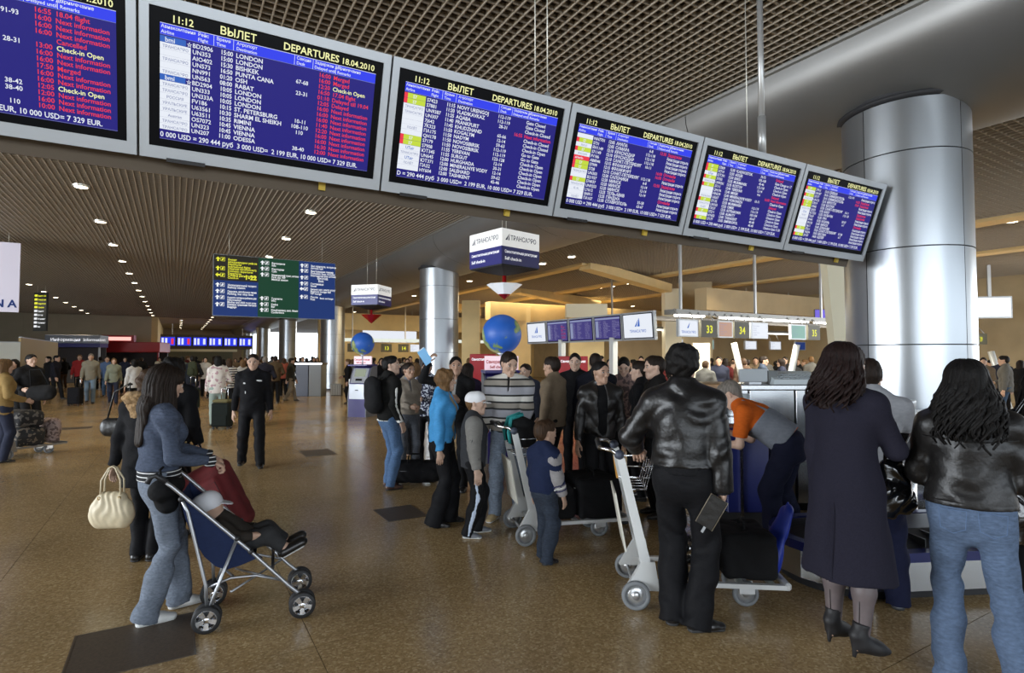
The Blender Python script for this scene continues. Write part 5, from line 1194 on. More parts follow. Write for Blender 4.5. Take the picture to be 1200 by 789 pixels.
# 4 uniformed man walking towards us
L0 = spot(297, 8.75)
P = Person('man in black uniform jacket and trousers walking alone towards the camera', L0, face_rz(L0, 178), h=1.76, res=.011, feet={-1: (-.12, .12, .1), 1: (.14, -.12, -.15, .02)}, sk=0, hands={-1: (-.27, .03, .80), 1: (.27, -.03, .80)}, head=(R(-4),R(-6),0))
P.body(); P.trousers(M_BLACKT, bulk=.022, amp=.006, hem=.03); S = P.top(None, hem=-.05, bulk=.022, ret=True); P.garment('jacket', S, M_BLACKC, .006, 7); P.hair('crop', 1); P.shoes(M_SHOE)
for (x0, x1, z) in ((.035, .115, 1.30), (-.13, -.045, 1.335)):
    P.strip(S, (x0, .13, z*.99), (x1, .13, z*.99+(.0)), .014, mat('reflective_tape', (.7,.7,.7), .5), 'chest_tape', res=.007, e=.006)
P.strip(S, (.10,.12,1.13), (.10,.12,1.16), .010, _m['reflective_tape'], 'badge', res=.007, e=.006)

# 5 queue, from left to right
L0 = spot(456, 7.3)
P = Person('man in a black top with white sleeve stripe, left end of the queue', L0, face_rz(L0, -62), h=1.72, res=.011, sk=2, head=(R(-38), R(8), 0), feet={-1: (-.1,.05,.1), 1: (.1,-.02,-.1)}, hands={1: (.22,.06,.86)})
P.body(); P.trousers(denim('jeans_blue', (0.09,0.16,0.29)), bulk=.014, name='jeans', amp=.006); S = P.top(None, hem=-.06, bulk=.024, ret=True); P.garment('track_jacket', S, cloth('track_black', (.014,.014,.013)), .005, 9)
wc = mat('white_stripe_cloth', (.75,.75,.72), .7); o_ = P.X*.075
P.strip(S, P.sh[1]+o_*.5+P.Z*.04, P.elb[1]+P.X*.055, .017, wc, 'sleeve_stripe', e=.004); P.strip(S, P.elb[1]+P.X*.055, P.wr[1]+P.X*.04, .017, wc, 'sleeve_stripe', e=.004); 
T = S.grown(.003); T.plane(P.hip+P.Z*-.035, P.Z); P.garment('hem_stripe', T, wc, 0); P.hair('short', 0); P.shoes(M_SHOEB)
T = Sdf(); T.cap((-.02,-.22,1.32), (-.02,-.20,1.10), (.15,.09), (.16,.11), k=.04)
bk = part_np('backpack', *T.mesh(.012, folds(.006)), cloth('backpack_black', (.02,.02,.021)), None); bk.location = P.root.location; bk.rotation_euler = P.root.rotation_euler
tag(bk, 'black backpack on the back of the man in the striped tracksuit top', 'backpack')
for q in (-1,1): MB().tube([(q*.09, -.15, 1.40), (q*.10, -.02, 1.475), (q*.105, .10, 1.36), (q*.12, .06, 1.2), (q*.11, -.12, 1.12)], .014, 6, flat=.4).build('strap', _m['backpack_black'], bk)
L0 = spot(478, 8.0)
P = Person('young woman in a short beige jacket and grey jeans holding her hands together', L0, face_rz(L0, -158), h=1.63, fem=True, res=.011, sk=1, hands={-1: (-.04,.26,.98), 1: (.05,.26,1.0)}, head=(R(14),R(6),0))
P.body(); P.trousers(denim('jeans_grey', (0.12,0.13,0.15)), bulk=.008, name='jeans'); P.top(cloth('jacket_beige', (.36,.31,.25)), hem=.0, bulk=.018, amp=.006, V=(.03,.10,.01)); P.top(cloth('top_grey', (.25,.26,.3)), hem=.1, bulk=.006, name='shirt', amp=.001, sleeve=0); P.hair('short', 1); P.shoes(M_SHOEW, M_SOLEW)
L0 = spot(501, 8.7)
P = Person('woman in a navy blouse with white pattern between beige jacket and blue jacket', L0, face_rz(L0, 172), h=1.66, fem=True, res=.012, sk=0, hands={1: (.10,.24,1.05)})
P.body(); P.trousers(M_BLACKT); P.top(spots('navy_white_print', (.02,.025,.06), (.55,.58,.65), 38, .54), hem=-.12, bulk=.016); P.hair('short', 1); P.shoes(M_SHOE)
L0 = spot(487, 9.6)
P = Person('brown-haired woman standing back to camera by the second column, mostly hidden', L0, face_rz(L0, 20), h=1.62, fem=True, res=.015, sk=0); P.body(); P.trousers(M_BLACKT); P.top(cloth('dark_grey_coat', (.04,.04,.045)), hem=-.2); P.hair('long', 3, length=.2)
L0 = spot(535, 7.2)
P = Person('dark-haired man in an open black jacket, an arm raised beside his head', L0, face_rz(L0, 165), h=1.71, res=.011, sk=1, hands={1: (.30,.20,1.62), -1: (-.10,.27,1.15)}, head=(R(20), R(6), 0), elbow={1: (.9,.2,-.5)}, curl=(.5,1.0))
P.body(); P.trousers(M_BLACKT); P.top(cloth('jacket_black2', (.016,.016,.017)), hem=-.05, bulk=.022, amp=.005, V=(.045,.26,.02)); P.top(cloth('shirt_pale', (.45,.44,.42)), hem=.0, bulk=.008, name='shirt', amp=.001, sleeve=0); P.hair('short', 0); P.shoes(M_SHOE)
fo = thing('blue_folder', 'light blue folder raised beside the head of the man in open black jacket', 'folder', P.root.matrix_world @ Vector((0,0,0)), 0); fo.location = P.root.location; fo.rotation_euler = P.root.rotation_euler
MB().box((-.055,-.004,-.04), (.055,.004,.16), Matrix.Translation(Vector(P.wr[1])+Vector((.0,.05,.02))) @ Matrix.Rotation(R(35), 4, 'Y')).build('cover', mat('folder_blue', (.16,.40,.66), .5), fo)
MB().box((-.05,-.002,-.035), (.05,.002,.17), Matrix.Translation(Vector(P.wr[1])+Vector((.0,.046,.02))) @ Matrix.Rotation(R(35), 4, 'Y')).build('paper', mat('paper_white', (.7,.7,.68), .7), fo)
# black travel bag on the floor by the queue
q = floor_at(489, 566)
T = Sdf(); T.cap((-.22,0,.17), (.22,0,.17), (.16,.15), k=.05); T.plane((0,0,.012), (0,0,-1)); bg_ = part_np('travel_bag', *T.mesh(.013, folds(.008, 2)), cloth('bag_black', (.015,.015,.017)), None); bg_.location = (q.x, q.y, 0); bg_.rotation_euler = (0,0,-.5)
tag(bg_, 'bulky black travel bag on the floor beside the man in tracksuit top', 'travel bag')
MB().tube([(-.1,-.1,.30), (-.08,-.14,.42), (.08,-.14,.42), (.1,-.1,.30)], .012, 6).build('handle', _m['bag_black'], bg_); MB().tube([(-.2,-.155,.2), (.2,-.155,.2)], .004, 6).build('zip', M_RUBZ, bg_)

L0 = spot(519, 5.75)
P = Person('woman with wavy light brown hair in a bright blue jacket and wide black trousers', L0, face_rz(L0, -98), h=1.585, fem=True, res=.010, sk=0, hands={1: (.20,.0,.76)}, feet={-1:(-.09,.06,.1), 1:(.09,-.06,-.1)}, w=1.03)
P.body(); P.trousers(M_BLACKT, flare=.04, bulk=.012, hem=.02, amp=.005); P.top(cloth('jacket_bright_blue', (.085,.40,.82), r=.6), hem=-.02, bulk=.022, amp=.008, V=(.085,.52,.075)); P.top(cloth('top_cream', (.50,.42,.28)), hem=-.03, bulk=.008, name='blouse', amp=.002, sleeve=0); P.hair('bob', 3); P.shoes(M_SHOE)
# handbag of that woman
L0 = spot(555, 5.4)
P = Person('boy in a white cap, grey jacket and black track trousers with a pale side stripe', L0, face_rz(L0, -88), h=1.34, res=.0095, sk=2, child=True, hands={1: (.19,.03,.60)}, feet={-1:(-.08,.05,.2), 1:(.08,-.05,-.25)}, head=(R(-14),R(0),0))
P.body(); S = P.trousers(None, bulk=.022, hem=.03, ret=True); P.garment('track_trousers', S, M_BLACKT, .006, 1)
pale = mat('pale_blue_stripe', (.50,.58,.72), .7)
P.strip(S, P.hj[1]+P.X*.10, P.knee[1]+P.X*.075, .022, pale, 'side_stripe', e=.004); P.strip(S, P.knee[1]+P.X*.075, P.ank[1]+P.X*.065+V3(0,0,-.03), .022, pale, 'side_stripe', e=.004)
S = P.top(None, hem=-.10, bulk=.030, ret=True); P.garment('jacket', S, cloth('jacket_charcoal', (.055,.058,.065)), .005, 3)
T = Sdf(); T.cap(P.sh[1], P.elb[1], .085, .075, k=.01); T.cap(P.elb[1], P.wr[1], .075, .07, k=.01); T.isec(S.grown(.003)); P.garment('sleeve_panel', T, cloth('sleeve_grey', (.30,.29,.27)), 0)
P.strip(S, P.neck-P.Z*.13+P.Y*.14, P.neck-P.Z*.11-P.Y*.02+P.X*.12, .016, mat('orange_band', (.55,.10,.02), .7), 'chest_band', e=.005)
T = Sdf(); hh = P.hs; c = P.H; 
T.cap(c((0,-.035,.045)), c((0,.015,.055)), (.086*hh,.086*hh), (.082*hh,.078*hh), u=P.Rh@V3(1,0,0), k=.02); T.plane(c((0,0,.012)), -(P.Rh@V3(0,.12,1)))
V_, Q_ = T.mesh(.007); cap_o = part_np('cap', V_, Q_, mat('white_cap', (.78,.78,.80), .7), P.root)
T = Sdf(); T.cap(c((0,.06,.026)), c((0,.135,.012)), (.062*hh,.006), (.05*hh,.005), u=P.Rh@V3(1,0,0), k=.01); part_np('cap_peak', *T.mesh(.006), _m['white_cap'], cap_o)
P.hair('crop', 3); P.shoes(M_SHOEG, M_SOLEW, big=1.1)
L0 = spot(597, 6.0)
P = Person('tall man in a grey, white and black striped sweater and faded jeans', L0, face_rz(L0, 176), h=1.76, res=.010, w=1.10, sk=0, hands={-1: (-.16,.34,.98), 1: (.27,.06,.84)}, head=(R(28),R(-14),0), feet={-1:(-.10,.0,.2), 1:(.15,.08,-.3)})
P.body(); P.trousers(denim('jeans_faded', (.20,.24,.30)), bulk=.018, name='jeans', amp=.007)
P.top(stripes('sweater_stripes', [(0,(.30,.27,.23)), (.22,(.02,.02,.02)), (.30,(.62,.60,.55)), (.52,(.02,.02,.02)), (.60,(.33,.33,.36)), (.92,(.02,.02,.02))], .235, offs=.02), hem=-.05, bulk=.026, amp=.006, name='sweater', V=(.02,.09,.008)); P.top(cloth('undershirt_dark', (.05,.05,.05)), hem=.1, bulk=.01, name='shirt', sleeve=0, collar=.0, amp=0); P.hair('short', 1); P.shoes(mat('tan_shoe', (.45,.34,.18), .6), M_SOLEW)
L0 = spot(637, 4.72)
P = Person('small boy in a navy jacket with grey sleeves and dark jeans beside the loaded trolley', L0, face_rz(L0, -48), h=1.12, child=True, res=.009, sk=0, hands={1: (.14,.10,.50)}, head=(R(-12),0,0), feet={-1:(-.07,.05,.1), 1:(.07,-.03,-.1)})
P.body(); P.trousers(denim('jeans_dark', (.035,.045,.065)), bulk=.024, name='jeans', amp=.007, hem=.02); S = P.top(None, hem=-.05, bulk=.030, ret=True); P.garment('jacket', S, cloth('jacket_navy', (.018,.028,.075)), .006, 5)
T = Sdf(); T.cap(P.sh[1]+P.X*.02-P.Z*.03, P.elb[1], .075, .07, k=.01); T.cap(P.elb[1], P.wr[1], .07, .06, k=.01); T.isec(S.grown(.003)); P.garment('sleeve_panel', T, cloth('sleeve_lightgrey', (.42,.40,.40)), 0)
for t, m_, r_ in ((.35, M_NAVYD, .010), (.50, M_SOLEW, .012), (.64, M_NAVYD, .010)):
    a = P.elb[1]*(1-t)+P.wr[1]*t; d = nrm(P.wr[1]-P.elb[1]); T = Sdf(); T.cap(a-d*r_*.8, a+d*r_*.8, .075, k=.001, fa=True, fb=True); T.isec(S.grown(.0055)); P.garment('sleeve_band', T, m_, 0, res=.007)
P.hair('short', 2); P.shoes(M_SHOE, big=1.15)
p10 = P
L0 = spot(703, 5.95)
P = Person('man in a black leather jacket over a black T-shirt facing us between the trolleys', L0, face_rz(L0, -168), h=1.665, res=.010, w=1.02, sk=1, hands={1: (.25,.06,.80)}, head=(R(26),R(0),0), feet={-1:(-.14,.08,.5), 1:(.13,.0,-.3)})
P.body(); P.trousers(M_BLACKT, bulk=.016, amp=.005); P.top(leather('leather_black_b', (.016,.014,.013), .40), hem=-.06, bulk=.022, amp=.007, V=(.055,.45,.05)); P.top(cloth('tshirt_black', (.008,.008,.009)), hem=-.0, bulk=.010, name='t_shirt', amp=.002, sleeve=0, collar=.02); P.hair('crop', 0); P.shoes(M_SHOE)
for (px, z, h, ang, top, tr, hr, hk, lab, kw) in (
    (649, 7.1, 1.71, 62, cloth('jacket_tan', (.24,.18,.12)), M_BLACKT, 1, 'short', 'man in a tan jacket turned to the left behind the loaded trolley', dict(w=1.05)),
    (674, 8.0, 1.76, 176, M_BLACKC, M_BLACKT, 0, 'short', 'tall black-clad man with cropped dark hair facing us, left of the bald-headed one', {}),
    (698, 7.2, 1.76, 5, cloth('dark_navy_coat', (.015,.016,.025)), M_BLACKT, 1, 'crop', 'close-cropped man seen from behind over the leather-jacketed man', dict(w=1.06)),
    (731, 7.5, 1.70, 178, spots('plaid_red_grey', (.30,.20,.18), (.10,.07,.07), 22, .52), M_BLACKT, 0, 'short', 'man in a plaid shirt looking down, right of the leather-jacketed man', dict(head=(0,R(-20),0))),
    (752, 6.75, 1.66, 80, M_BLACKC, M_BLACKT, 1, 'short', 'dark-haired man in black looking left, in front of the plaid shirt', dict()),
    (770, 6.05, 1.72, 110, cloth('black_coat3', (.014,.013,.013)), M_BLACKT, 1, 'short', 'man in black looking left, just beside the foreground head', dict()),
    (617, 8.6, 1.60, 150, cloth('grey_blue_top', (.07,.08,.12)), M_BLACKT, 1, 'short', 'dark-clothed traveller behind the striped sweater, near the red stand', dict()),
    (548, 8.3, 1.62, -20, cloth('purple_dark_coat', (.03,.02,.05)), M_BLACKT, 1, 'long', 'dark-haired woman in a dark violet coat behind the boy in a cap', dict(fem=True))):
    L0 = spot(px, z); P = Person(lab, L0, face_rz(L0, ang), h=h, res=.0125, sk=px % 3, **kw); P.body(); P.trousers(tr); P.top(top, hem=-.10, bulk=.024, amp=.006); P.hair(hk, hr); P.shoes(M_SHOE)

# 6 big man from behind with the empty-handled trolley
L0 = spot(799, 3.62)
P = Person('large man in a glossy black leather jacket seen from behind, wallet in hand', L0, face_rz(L0, -8), h=1.80, w=1.0, res=.0085, sk=0, hands={-1: (-.36,.27,1.05), 1: (.25,-.02,.765)}, yawt=R(0), head=(R(4),R(-4),0), curl=(1.5,1.0), hipz=.955, elbow={-1: (-.35,-.9,-.2), 1: (.5,-.9,-.2)}, feet={-1:(-.075,.0,.1), 1:(.085,-.05,-1.05)}, fdir={-1: (0,.8,-.6), 1: (-.15,-.05,-1)}, palm={1: (-1,-.25,0), -1: (.2,0,-1)})
P.body(); P.trousers(M_BLACKT, bulk=.026, hem=.02, amp=.007, flare=.012)
S = P.top(None, hem=.05, bulk=.036, ret=True, arm=1.10, hemr=1.03, collar=.04, collarr=.075); P.garment('leather_jacket', S, leather('leather_glossy'), .0058, 6, fz=44)
T = Sdf(); T.cap(P.hip+P.Z*.0, P.hip+P.Z*.075, (.172,.135), (.178,.142), u=P.X, k=.01, fa=True, fb=True); P.garment('ribbed_waistband', T, cloth('rib_black', (.014,.014,.016)), 0, disp=lambda Pp: F32(.0022)*np.sin(np.arctan2(Pp[...,0], Pp[...,1])*70), res=.007)
for q in (-1,1):
    d = nrm(P.wr[q]-P.elb[q]); T = Sdf(); T.cap(P.wr[q]-d*.05, P.wr[q]+d*.005, .046, .043, k=.01, fa=True, fb=True); P.garment('cuff', T, _m['rib_black'], 0, res=.007)
s_ = P.hair('curly', 0); P.shoes(M_SHOE); p6 = P
w_ = thing('wallet', 'black document wallet held behind the back by the large man', 'wallet', P.root.location, 0); w_.rotation_euler = P.root.rotation_euler
Mw = Matrix.Translation(Vector(P.wr[1])+Vector((-.060,-.056,-.10))) @ Matrix.Rotation(R(28), 4, 'Y')
MB().box((-.052,-.007,-.11), (.052,.007,.09), Mw, .003).build('cover', leather('wallet_leather', (.02,.018,.016), .45), w_); MB().tube([Mw @ Vector(v) for v in ((-.054,0,-.11), (.054,0,-.11), (.054,0,.09), (-.054,0,.09))], .0025, 6, closed=True).build('zip', mat('zip_tan', (.3,.25,.18), .5, .4), w_)
MB().box((.0,-.004,-.15), (.015,.004,-.11), Mw).build('zip_pull', M_FRAME, w_)

# 7 worker in orange bending over the counter
L0 = spot(915, 5.05)
P = Person('balding worker in orange T-shirt and grey vest bending over the luggage wrapping counter', L0, face_rz(L0, 84), h=1.76, w=1.08, res=.0095, sk=2, lean=R(55), hipz=.94, hipy=-.06, hands={-1: (-.08,.55,.88), 1: (.10,.50,.98)}, head=(0,R(-38),0), armbare=True, feet={-1:(-.13,.06,.1), 1:(.12,-.10,-.15)}, elbow={-1: (-.3,-.35,-1), 1: (.3,-.2,-1)}, curl=(.9,.9))
P.body(headres=.006); P.trousers(cloth('work_trousers_navy', (.012,.014,.035)), bulk=.030, amp=.009, waist=.10, hem=.02)
S = P.top(None, hem=.02, bulk=.014, sleeve=.42, ret=True, arm=1.12, collar=.0); P.garment('orange_t_shirt', S, cloth('orange_cotton', (.72,.14,.015)), .005, 5)
T = Sdf(); T.cap(P.hip+P.Z*.0, P.hip+P.Z*.30, (.22,.19), (.20,.175), u=P.X, k=.01, fa=True, fb=True); T.isec(S.grown(.011)); P.garment('grey_vest', T, cloth('vest_grey', (.24,.26,.30)), .003)
for q in (-1,1): P.strip(S, P.hip+P.Z*.28+P.X*q*.08-P.Y*.12, P.neck+P.X*q*.075-P.Y*.06, .022, _m['vest_grey'], 'vest_strap', e=.007)
P.hair('crop', 4); P.shoes(M_SHOE)
# 8 staff member in pale shirt beyond the navy coat
L0 = spot(1021, 3.90)
P = Person('worker in a pale grey work shirt half hidden behind the navy-coated woman', L0, face_rz(L0, 6), h=1.72, res=.010, sk=0, lean=R(15), hands={-1: (-.2,.42,1.0), 1: (.2,.40,1.0)}, feet={-1:(-.10,.0,.1), 1:(.12,.02,-.1)})
P.body(); P.trousers(cloth('work_navy2', (.013,.016,.045)), bulk=.028, amp=.008, hem=.02); P.top(cloth('shirt_palegrey', (.46,.47,.50)), hem=.02, bulk=.024, name='shirt', amp=.006, sleeve=.6); P.hair('short', 1); P.shoes(M_SHOEG)
# 9 woman in the navy coat
L0 = spot(988, 3.12)
P = Person('woman with auburn waves in a knee-length dark navy coat, sheer tights and black ankle boots', L0, face_rz(L0, -22), h=1.655, fem=True, res=.0085, sk=0, hands={1: (.15,.33,1.14), -1: (-.17,.05,.86)}, head=(R(-28),R(-6),0), feet={-1:(-.085,.02,-.15,.075), 1:(.085,-.06,-.5,.075)}, hipz=.955+.07, curl=(.6,1.2), palm={1:(-.4,0,1)}, elbow={1:(.5,-.8,-.5)})
P.body(); nv = mat('navy_wool', (.017,.016,.026), .9, noise=.12, nscale=120, bump=.2, bscale=300, spec=.12)
S = Sdf(); P.torso(S, .018, lo=False); h_ = P.hip; 
S.cap(h_+P.Z*.16, h_+V3(0,0,-.05), (.130,.105), (.178,.145), u=P.X, k=.05); S.cap(h_+V3(0,0,-.05), V3(0,-.0,.505), (.178,.145), (.235,.19), u=P.X, k=.04, fb=True); S.plane((0,0,.505), (0,0,-1))
for q in (-1,1): S.cap(P.sh[q], P.elb[q], .058, .052, k=.035); S.cap(P.elb[q], P.wr[q], .052, .044, k=.025, fb=True)
S.cap(P.neck-P.Z*.01, P.neck+(P.hd-P.neck)*.25+P.Z*.02, .062, .060, k=.03, fb=True)
S.cap(V3(-.035,-.26,.50), V3(-.02,-.20,.86), (.006,.06), (.001,.02), u=(1,0,0), k=.02, sub=True)   # back vent
P.garment('coat', S, nv, .0035, 2, fz=14); 
MB().tube([(0.0,-.128,1.36), (.0,-.121,1.16), (.0,-.148,.95), (.0,-.172,.75), (.0,-.190,.52)], .0022, 5).build('back_seam', nv, P.root)
T = Sdf()
for q in (-1,1): T.cap(P.knee[q]+V3(0,0,.06), P.knee[q]*.62+P.ank[q]*.38, .054, .0545, k=.02); T.cap(P.knee[q]*.62+P.ank[q]*.38, P.ank[q], .0545, .034, k=.03)
tg = P.garment('sheer_tights', T, mat('sheer_tights', (.12,.095,.095), .5, noise=.08, nscale=20, spec=.4), 0); 
for q in (-1,1): MB().tube([P.knee[q]+V3(0,-.054,0), P.knee[q]*.62+P.ank[q]*.38+V3(0,-.0555,0), P.ank[q]+V3(0,-.036,0)], .0018, 5).build('seam', M_BLK, tg)
P.shoes(mat('boot_suede', (.010,.009,.010), .6), heel=.075, name='ankle_boot', boot=.085); P.hair('long', 5, length=.25); P.locks(5, 190, length=.35, wave=.022, r=.015, seed=9, spread=1.7, fy=-.24); p9 = P
# 10 woman in leather jacket and blue jeans
L0 = spot(1131, 2.93)
P = Person('black-haired woman in a short black leather jacket and blue jeans seen from behind', L0, face_rz(L0, 4), h=1.695, fem=True, w=1.05, res=.0085, sk=0, hands={-1: (-.15,.30,1.02), 1: (.17,.28,1.0)}, feet={-1:(-.10,.05,.1), 1:(.17,-.06,-.25)}, elbow={-1:(-.35,-.9,-.4), 1:(.35,-.9,-.4)})
P.body(); jn = denim('jeans_mid_blue', (.12,.17,.265)); S = P.trousers(None, bulk=.006, flare=.022, hem=.015, ret=True, waist=.07); P.garment('jeans', S, jn, .0075, 3)
for q in (-1,1):
    c_ = P.hip+V3(q*.078,-.14,-.045); MB().tube([c_+V3(-.055,.012,.05), c_+V3(.055,.0,.05), c_+V3(.05,.0,-.04), c_+V3(0,-.012,-.062), c_+V3(-.05,.0,-.04)], .0022, 5, closed=True).build('pocket_stitching', mat('jean_thread', (.10,.16,.28), .9), P.root)
S = P.top(None, hem=.02, bulk=.026, ret=True, arm=1.14, collar=.03, hemr=1.0); P.garment('leather_jacket', S, leather('leather_soft', (.014,.0125,.012), .42), .007, 8, fz=38)
T = Sdf(); T.cap(P.hip+P.Z*.015, P.hip+P.Z*.05, (.196,.152), (.196,.152), u=P.X, k=.01, fa=True, fb=True); T.isec(S.grown(.004)); P.garment('waistband', T, _m['leather_soft'], 0)
MB().tube([(-.19,-.075,1.28), (-.09,-.135,1.27), (0,-.15,1.265), (.09,-.135,1.27), (.19,-.075,1.28)], .003, 5).build('yoke_seam', _m['leather_soft'], P.root)
P.shoes(mat('blue_shoe', (.02,.04,.25), .5)); P.hair('long', 0, length=.25); P.locks(0, 200, length=.40, wave=.022, r=.015, seed=19, spread=1.6, fy=-.26); p21 = P
# 11 black-clad woman cut by the right edge
L0 = spot(1217, 3.3)
P = Person('black-clad woman with dark hair, cut off by the right picture edge', L0, face_rz(L0, 10), h=1.63, fem=True, res=.011, sk=0); P.body(); P.trousers(M_BLACKT, bulk=.02); P.top(M_BLACKC, hem=-.06, bulk=.028, amp=.006); P.hair('long', 0, length=.3); P.locks(0, 70, length=.36, wave=.008, seed=4); P.shoes(M_SHOE)
# ---------------------------------------------------------------- trolleys, stroller, bags, counters
M_ALU = mat('trolley_aluminium', (0.62,0.63,0.64), .32, .75); M_ALUP = mat('trolley_pale_paint', (0.66,0.67,0.66), .4, .2); M_RUB = mat('grey_rubber', (0.20,0.21,0.22), .7); M_RUBB = mat('black_rubber', (0.015,0.015,0.016), .6); M_CHR = mat('chrome', (0.75,0.76,0.78), .18, 1.0)
def wheel(par, c, r, w, ax='X', tyre=M_RUB, hub=M_ALU, spokes=0, nm='wheel'):
    """c in the parent's frame; axle along local X"""
    M = Matrix.Translation(c) @ Matrix.Rotation(R(90), 4, 'Y')
    t = MB().lathe([(r*.72,-w/2), (r*.96,-w/2), (r,-w*.3), (r,w*.3), (r*.96,w/2), (r*.72,w/2), (r*.72,-w/2)], 28, M).build(nm, tyre, par)
    h = MB().lathe([(0,-w*.30), (r*.30,-w*.34), (r*.30,w*.34), (0,w*.30)], 16, M)
    if spokes:
        for k in range(spokes):
            a = 2*PI*k/spokes; Mk = M @ Matrix.Rotation(a, 4, 'Z'); h.add([(r*.2,-r*.13,-w*.36), (r*.74,-r*.20,-w*.40), (r*.74,r*.20,-w*.40), (r*.2,r*.13,-w*.36), (r*.2,-r*.13,w*.36), (r*.74,-r*.20,w*.40), (r*.74,r*.20,w*.40), (r*.2,r*.13,w*.36)], [(0,3,2,1),(4,5,6,7),(0,1,5,4),(1,2,6,5),(2,3,7,6),(3,0,4,7)], M=Mk)
        h.lathe([(r*.70,-w*.42), (r*.75,-w*.42), (r*.75,w*.42), (r*.70,w*.42), (r*.70,-w*.42)], 24, M)
    else: h.lathe([(r*.28,-w*.15), (r*.74,-w*.15), (r*.74,w*.15), (r*.28,w*.15)], 20, M)
    h.build('hub', hub, t); return t
def trolley(label, px, z, ang, old=False, advert=True, sc=1.0):
    p = spot(px, z); t = thing('luggage_trolley', label, 'trolley', p, face_rz(p, ang)); t.scale = (sc, sc, sc)
    MA = M_ALUP if not old else mat('trolley_dull', (0.22,0.20,0.17), .5, .4)
    # local: +Y forward, rear wheels at y=0
    for q in (-1,1):
        x = q*.235
        MB().add([(x-.012,.06,.19), (x+.012,.06,.19), (x+.012,.13,.19), (x-.012,.13,.19), (x-.012,-.12,1.0), (x+.012,-.12,1.0), (x+.012,-.065,1.0), (x-.012,-.065,1.0)], [(0,3,2,1),(4,5,6,7),(0,1,5,4),(1,2,6,5),(2,3,7,6),(3,0,4,7)]).build('post', MA, t)
        MB().add([(x-.02,-.07,.12), (x+.02,-.07,.12), (x+.02,.16,.12), (x-.02,.16,.12), (x-.02,.04,.31), (x+.02,.04,.31), (x+.02,.13,.31), (x-.02,.13,.31)], [(0,3,2,1),(4,5,6,7),(0,1,5,4),(1,2,6,5),(2,3,7,6),(3,0,4,7)]).build('side_bracket', MA, t)
        wheel(t, (q*.275,0,.095), .095, .035)
    MB().tube([(-.26,0,.095), (.26,0,.095)], .012, 8).build('axle', M_ALU, t)
    hd = MB().tube([(-.235,-.095,1.0), (-.235,-.15,1.05), (-.21,-.23,1.06), (.21,-.23,1.06), (.235,-.15,1.05), (.235,-.095,1.0)], .014, 10).build('handle', M_CHR, t)
    MB().tube([(-.16,-.23,1.06), (.16,-.23,1.06)], .020, 10).build('grip', M_RUBB, hd)
    for q in (-1,1): MB().ball((q*.235,-.10,1.02), .034, 12, 8).build('joint_cap', mat('cap_greyblue', (.05,.06,.09), .5), hd)
    bk = MB()
    for zz in (.78,.86,.94):
        o = (.94-zz)*.3; bk.tube([(-.21,-.07,zz), (-.21+o*.3,.13-o,zz), (.21-o*.3,.13-o,zz), (.21,-.07,zz)], .005, 6)
    for xx in (-.18,-.09,0,.09,.18): bk.tube([(xx,-.06,.78), (xx,.085,.78), (xx,.13,.955)], .004, 6)
    bk.build('basket', M_CHR, t)
    if advert: B((-.20,-.0,.36), (.20,.012,.76)).build('advert_panel', mat('trolley_panel', (.62,.60,.52), .5), t).rotation_euler = (R(10),0,0)
    pl = MB()
    for xx in (-.23,.23): pl.box((xx-.018,.02,.155), (xx+.018,.98,.185))
    for k in range(5): pl.box((-.23,.08+k*.2,.16), (.23,.12+k*.2,.18))
    pl.build('platform', MA, t)
    B((-.25,.97,.15), (.25,1.01,.20), .012).build('front_bumper', M_RUB if old else MA, t)
    for q in (-1,1):
        fk = MB(); fk.box((q*.14-.028,.70,.09), (q*.14-.022,.80,.16)); fk.box((q*.14+.022,.70,.09), (q*.14+.028,.80,.16)); f_ = fk.build('caster_fork', M_ALU, t); wheel(f_, (q*.14,.745,.085), .085, .034)
    return t
def bag(label, par_, loc, size, m, name='bag', cat='bag', rz=None, k=.06, amp=.006, handle=True, res=.011):
    x, y, z = size; T = Sdf(); soft = .045 if 'suitcase' in name else .06
    T.box((0,0,z*.5), (x*.5,y*.5,z*.5), min(soft, z*.42), k=.02)
    if soft > .05: T.cap((-x*.3,0,z*.62), (x*.3,0,z*.62), (y*.42,z*.44), u=(0,1,0), k=.06)
    T.cap((-x*.22,-y*.5,z*.45), (x*.22,-y*.5,z*.45), (.03,z*.28), u=(0,1,0), k=.03)
    o = part_np(name, *T.mesh(res, folds(amp, x*9)), m, None); w = par_.matrix_world if False else None
    Lc = Matrix.Translation(par_.location) @ par_.rotation_euler.to_matrix().to_4x4(); P_w = Lc @ Vector(loc); o.location = P_w; o.rotation_euler = (0,0,par_.rotation_euler.z+(rz or 0)); tag(o, label, cat)
    if handle: MB().tube([(-x*.15,0,z*.96), (-x*.12,0,z*1.12), (x*.12,0,z*1.12), (x*.15,0,z*.96)], .010, 6).build('handle', m, o)
    MB().tube([(-x*.38,-y*.28,z*.86), (x*.38,-y*.28,z*.86)], .004, 5).build('zip', M_RUBZ, o)
    return o
tA = trolley('loaded luggage trolley with black bags beside the small boy', 608, 5.36, -77)
M_BAGB = cloth('luggage_black', (.014,.014,.015)); 
b1 = bag('black holdall on the rear of the trolley, left of the small boy', tA, (.0,.33,.190), (.46,.34,.30), M_BAGB, 'holdall', rz=0)
b2 = bag('large black suitcase on the front of the trolley, right of the small boy', tA, (.0,.72,.190), (.54,.42,.36), cloth('luggage_black2', (.010,.010,.011)), 'suitcase')
for k, (dx, dz) in enumerate(((.10,.22), (.02,.12))):
    MB().tube([(.20-dx,-.19,.30-dz*.3), (.14-dx,-.24,.31-dz*.3)], .006, 5).build('luggage_tag', M_SOLEW, b2)
b3 = bag('small black and teal rucksack in the trolley basket', tA, (0,.03,.84), (.34,.22,.25), M_BAGB, 'rucksack', handle=False)
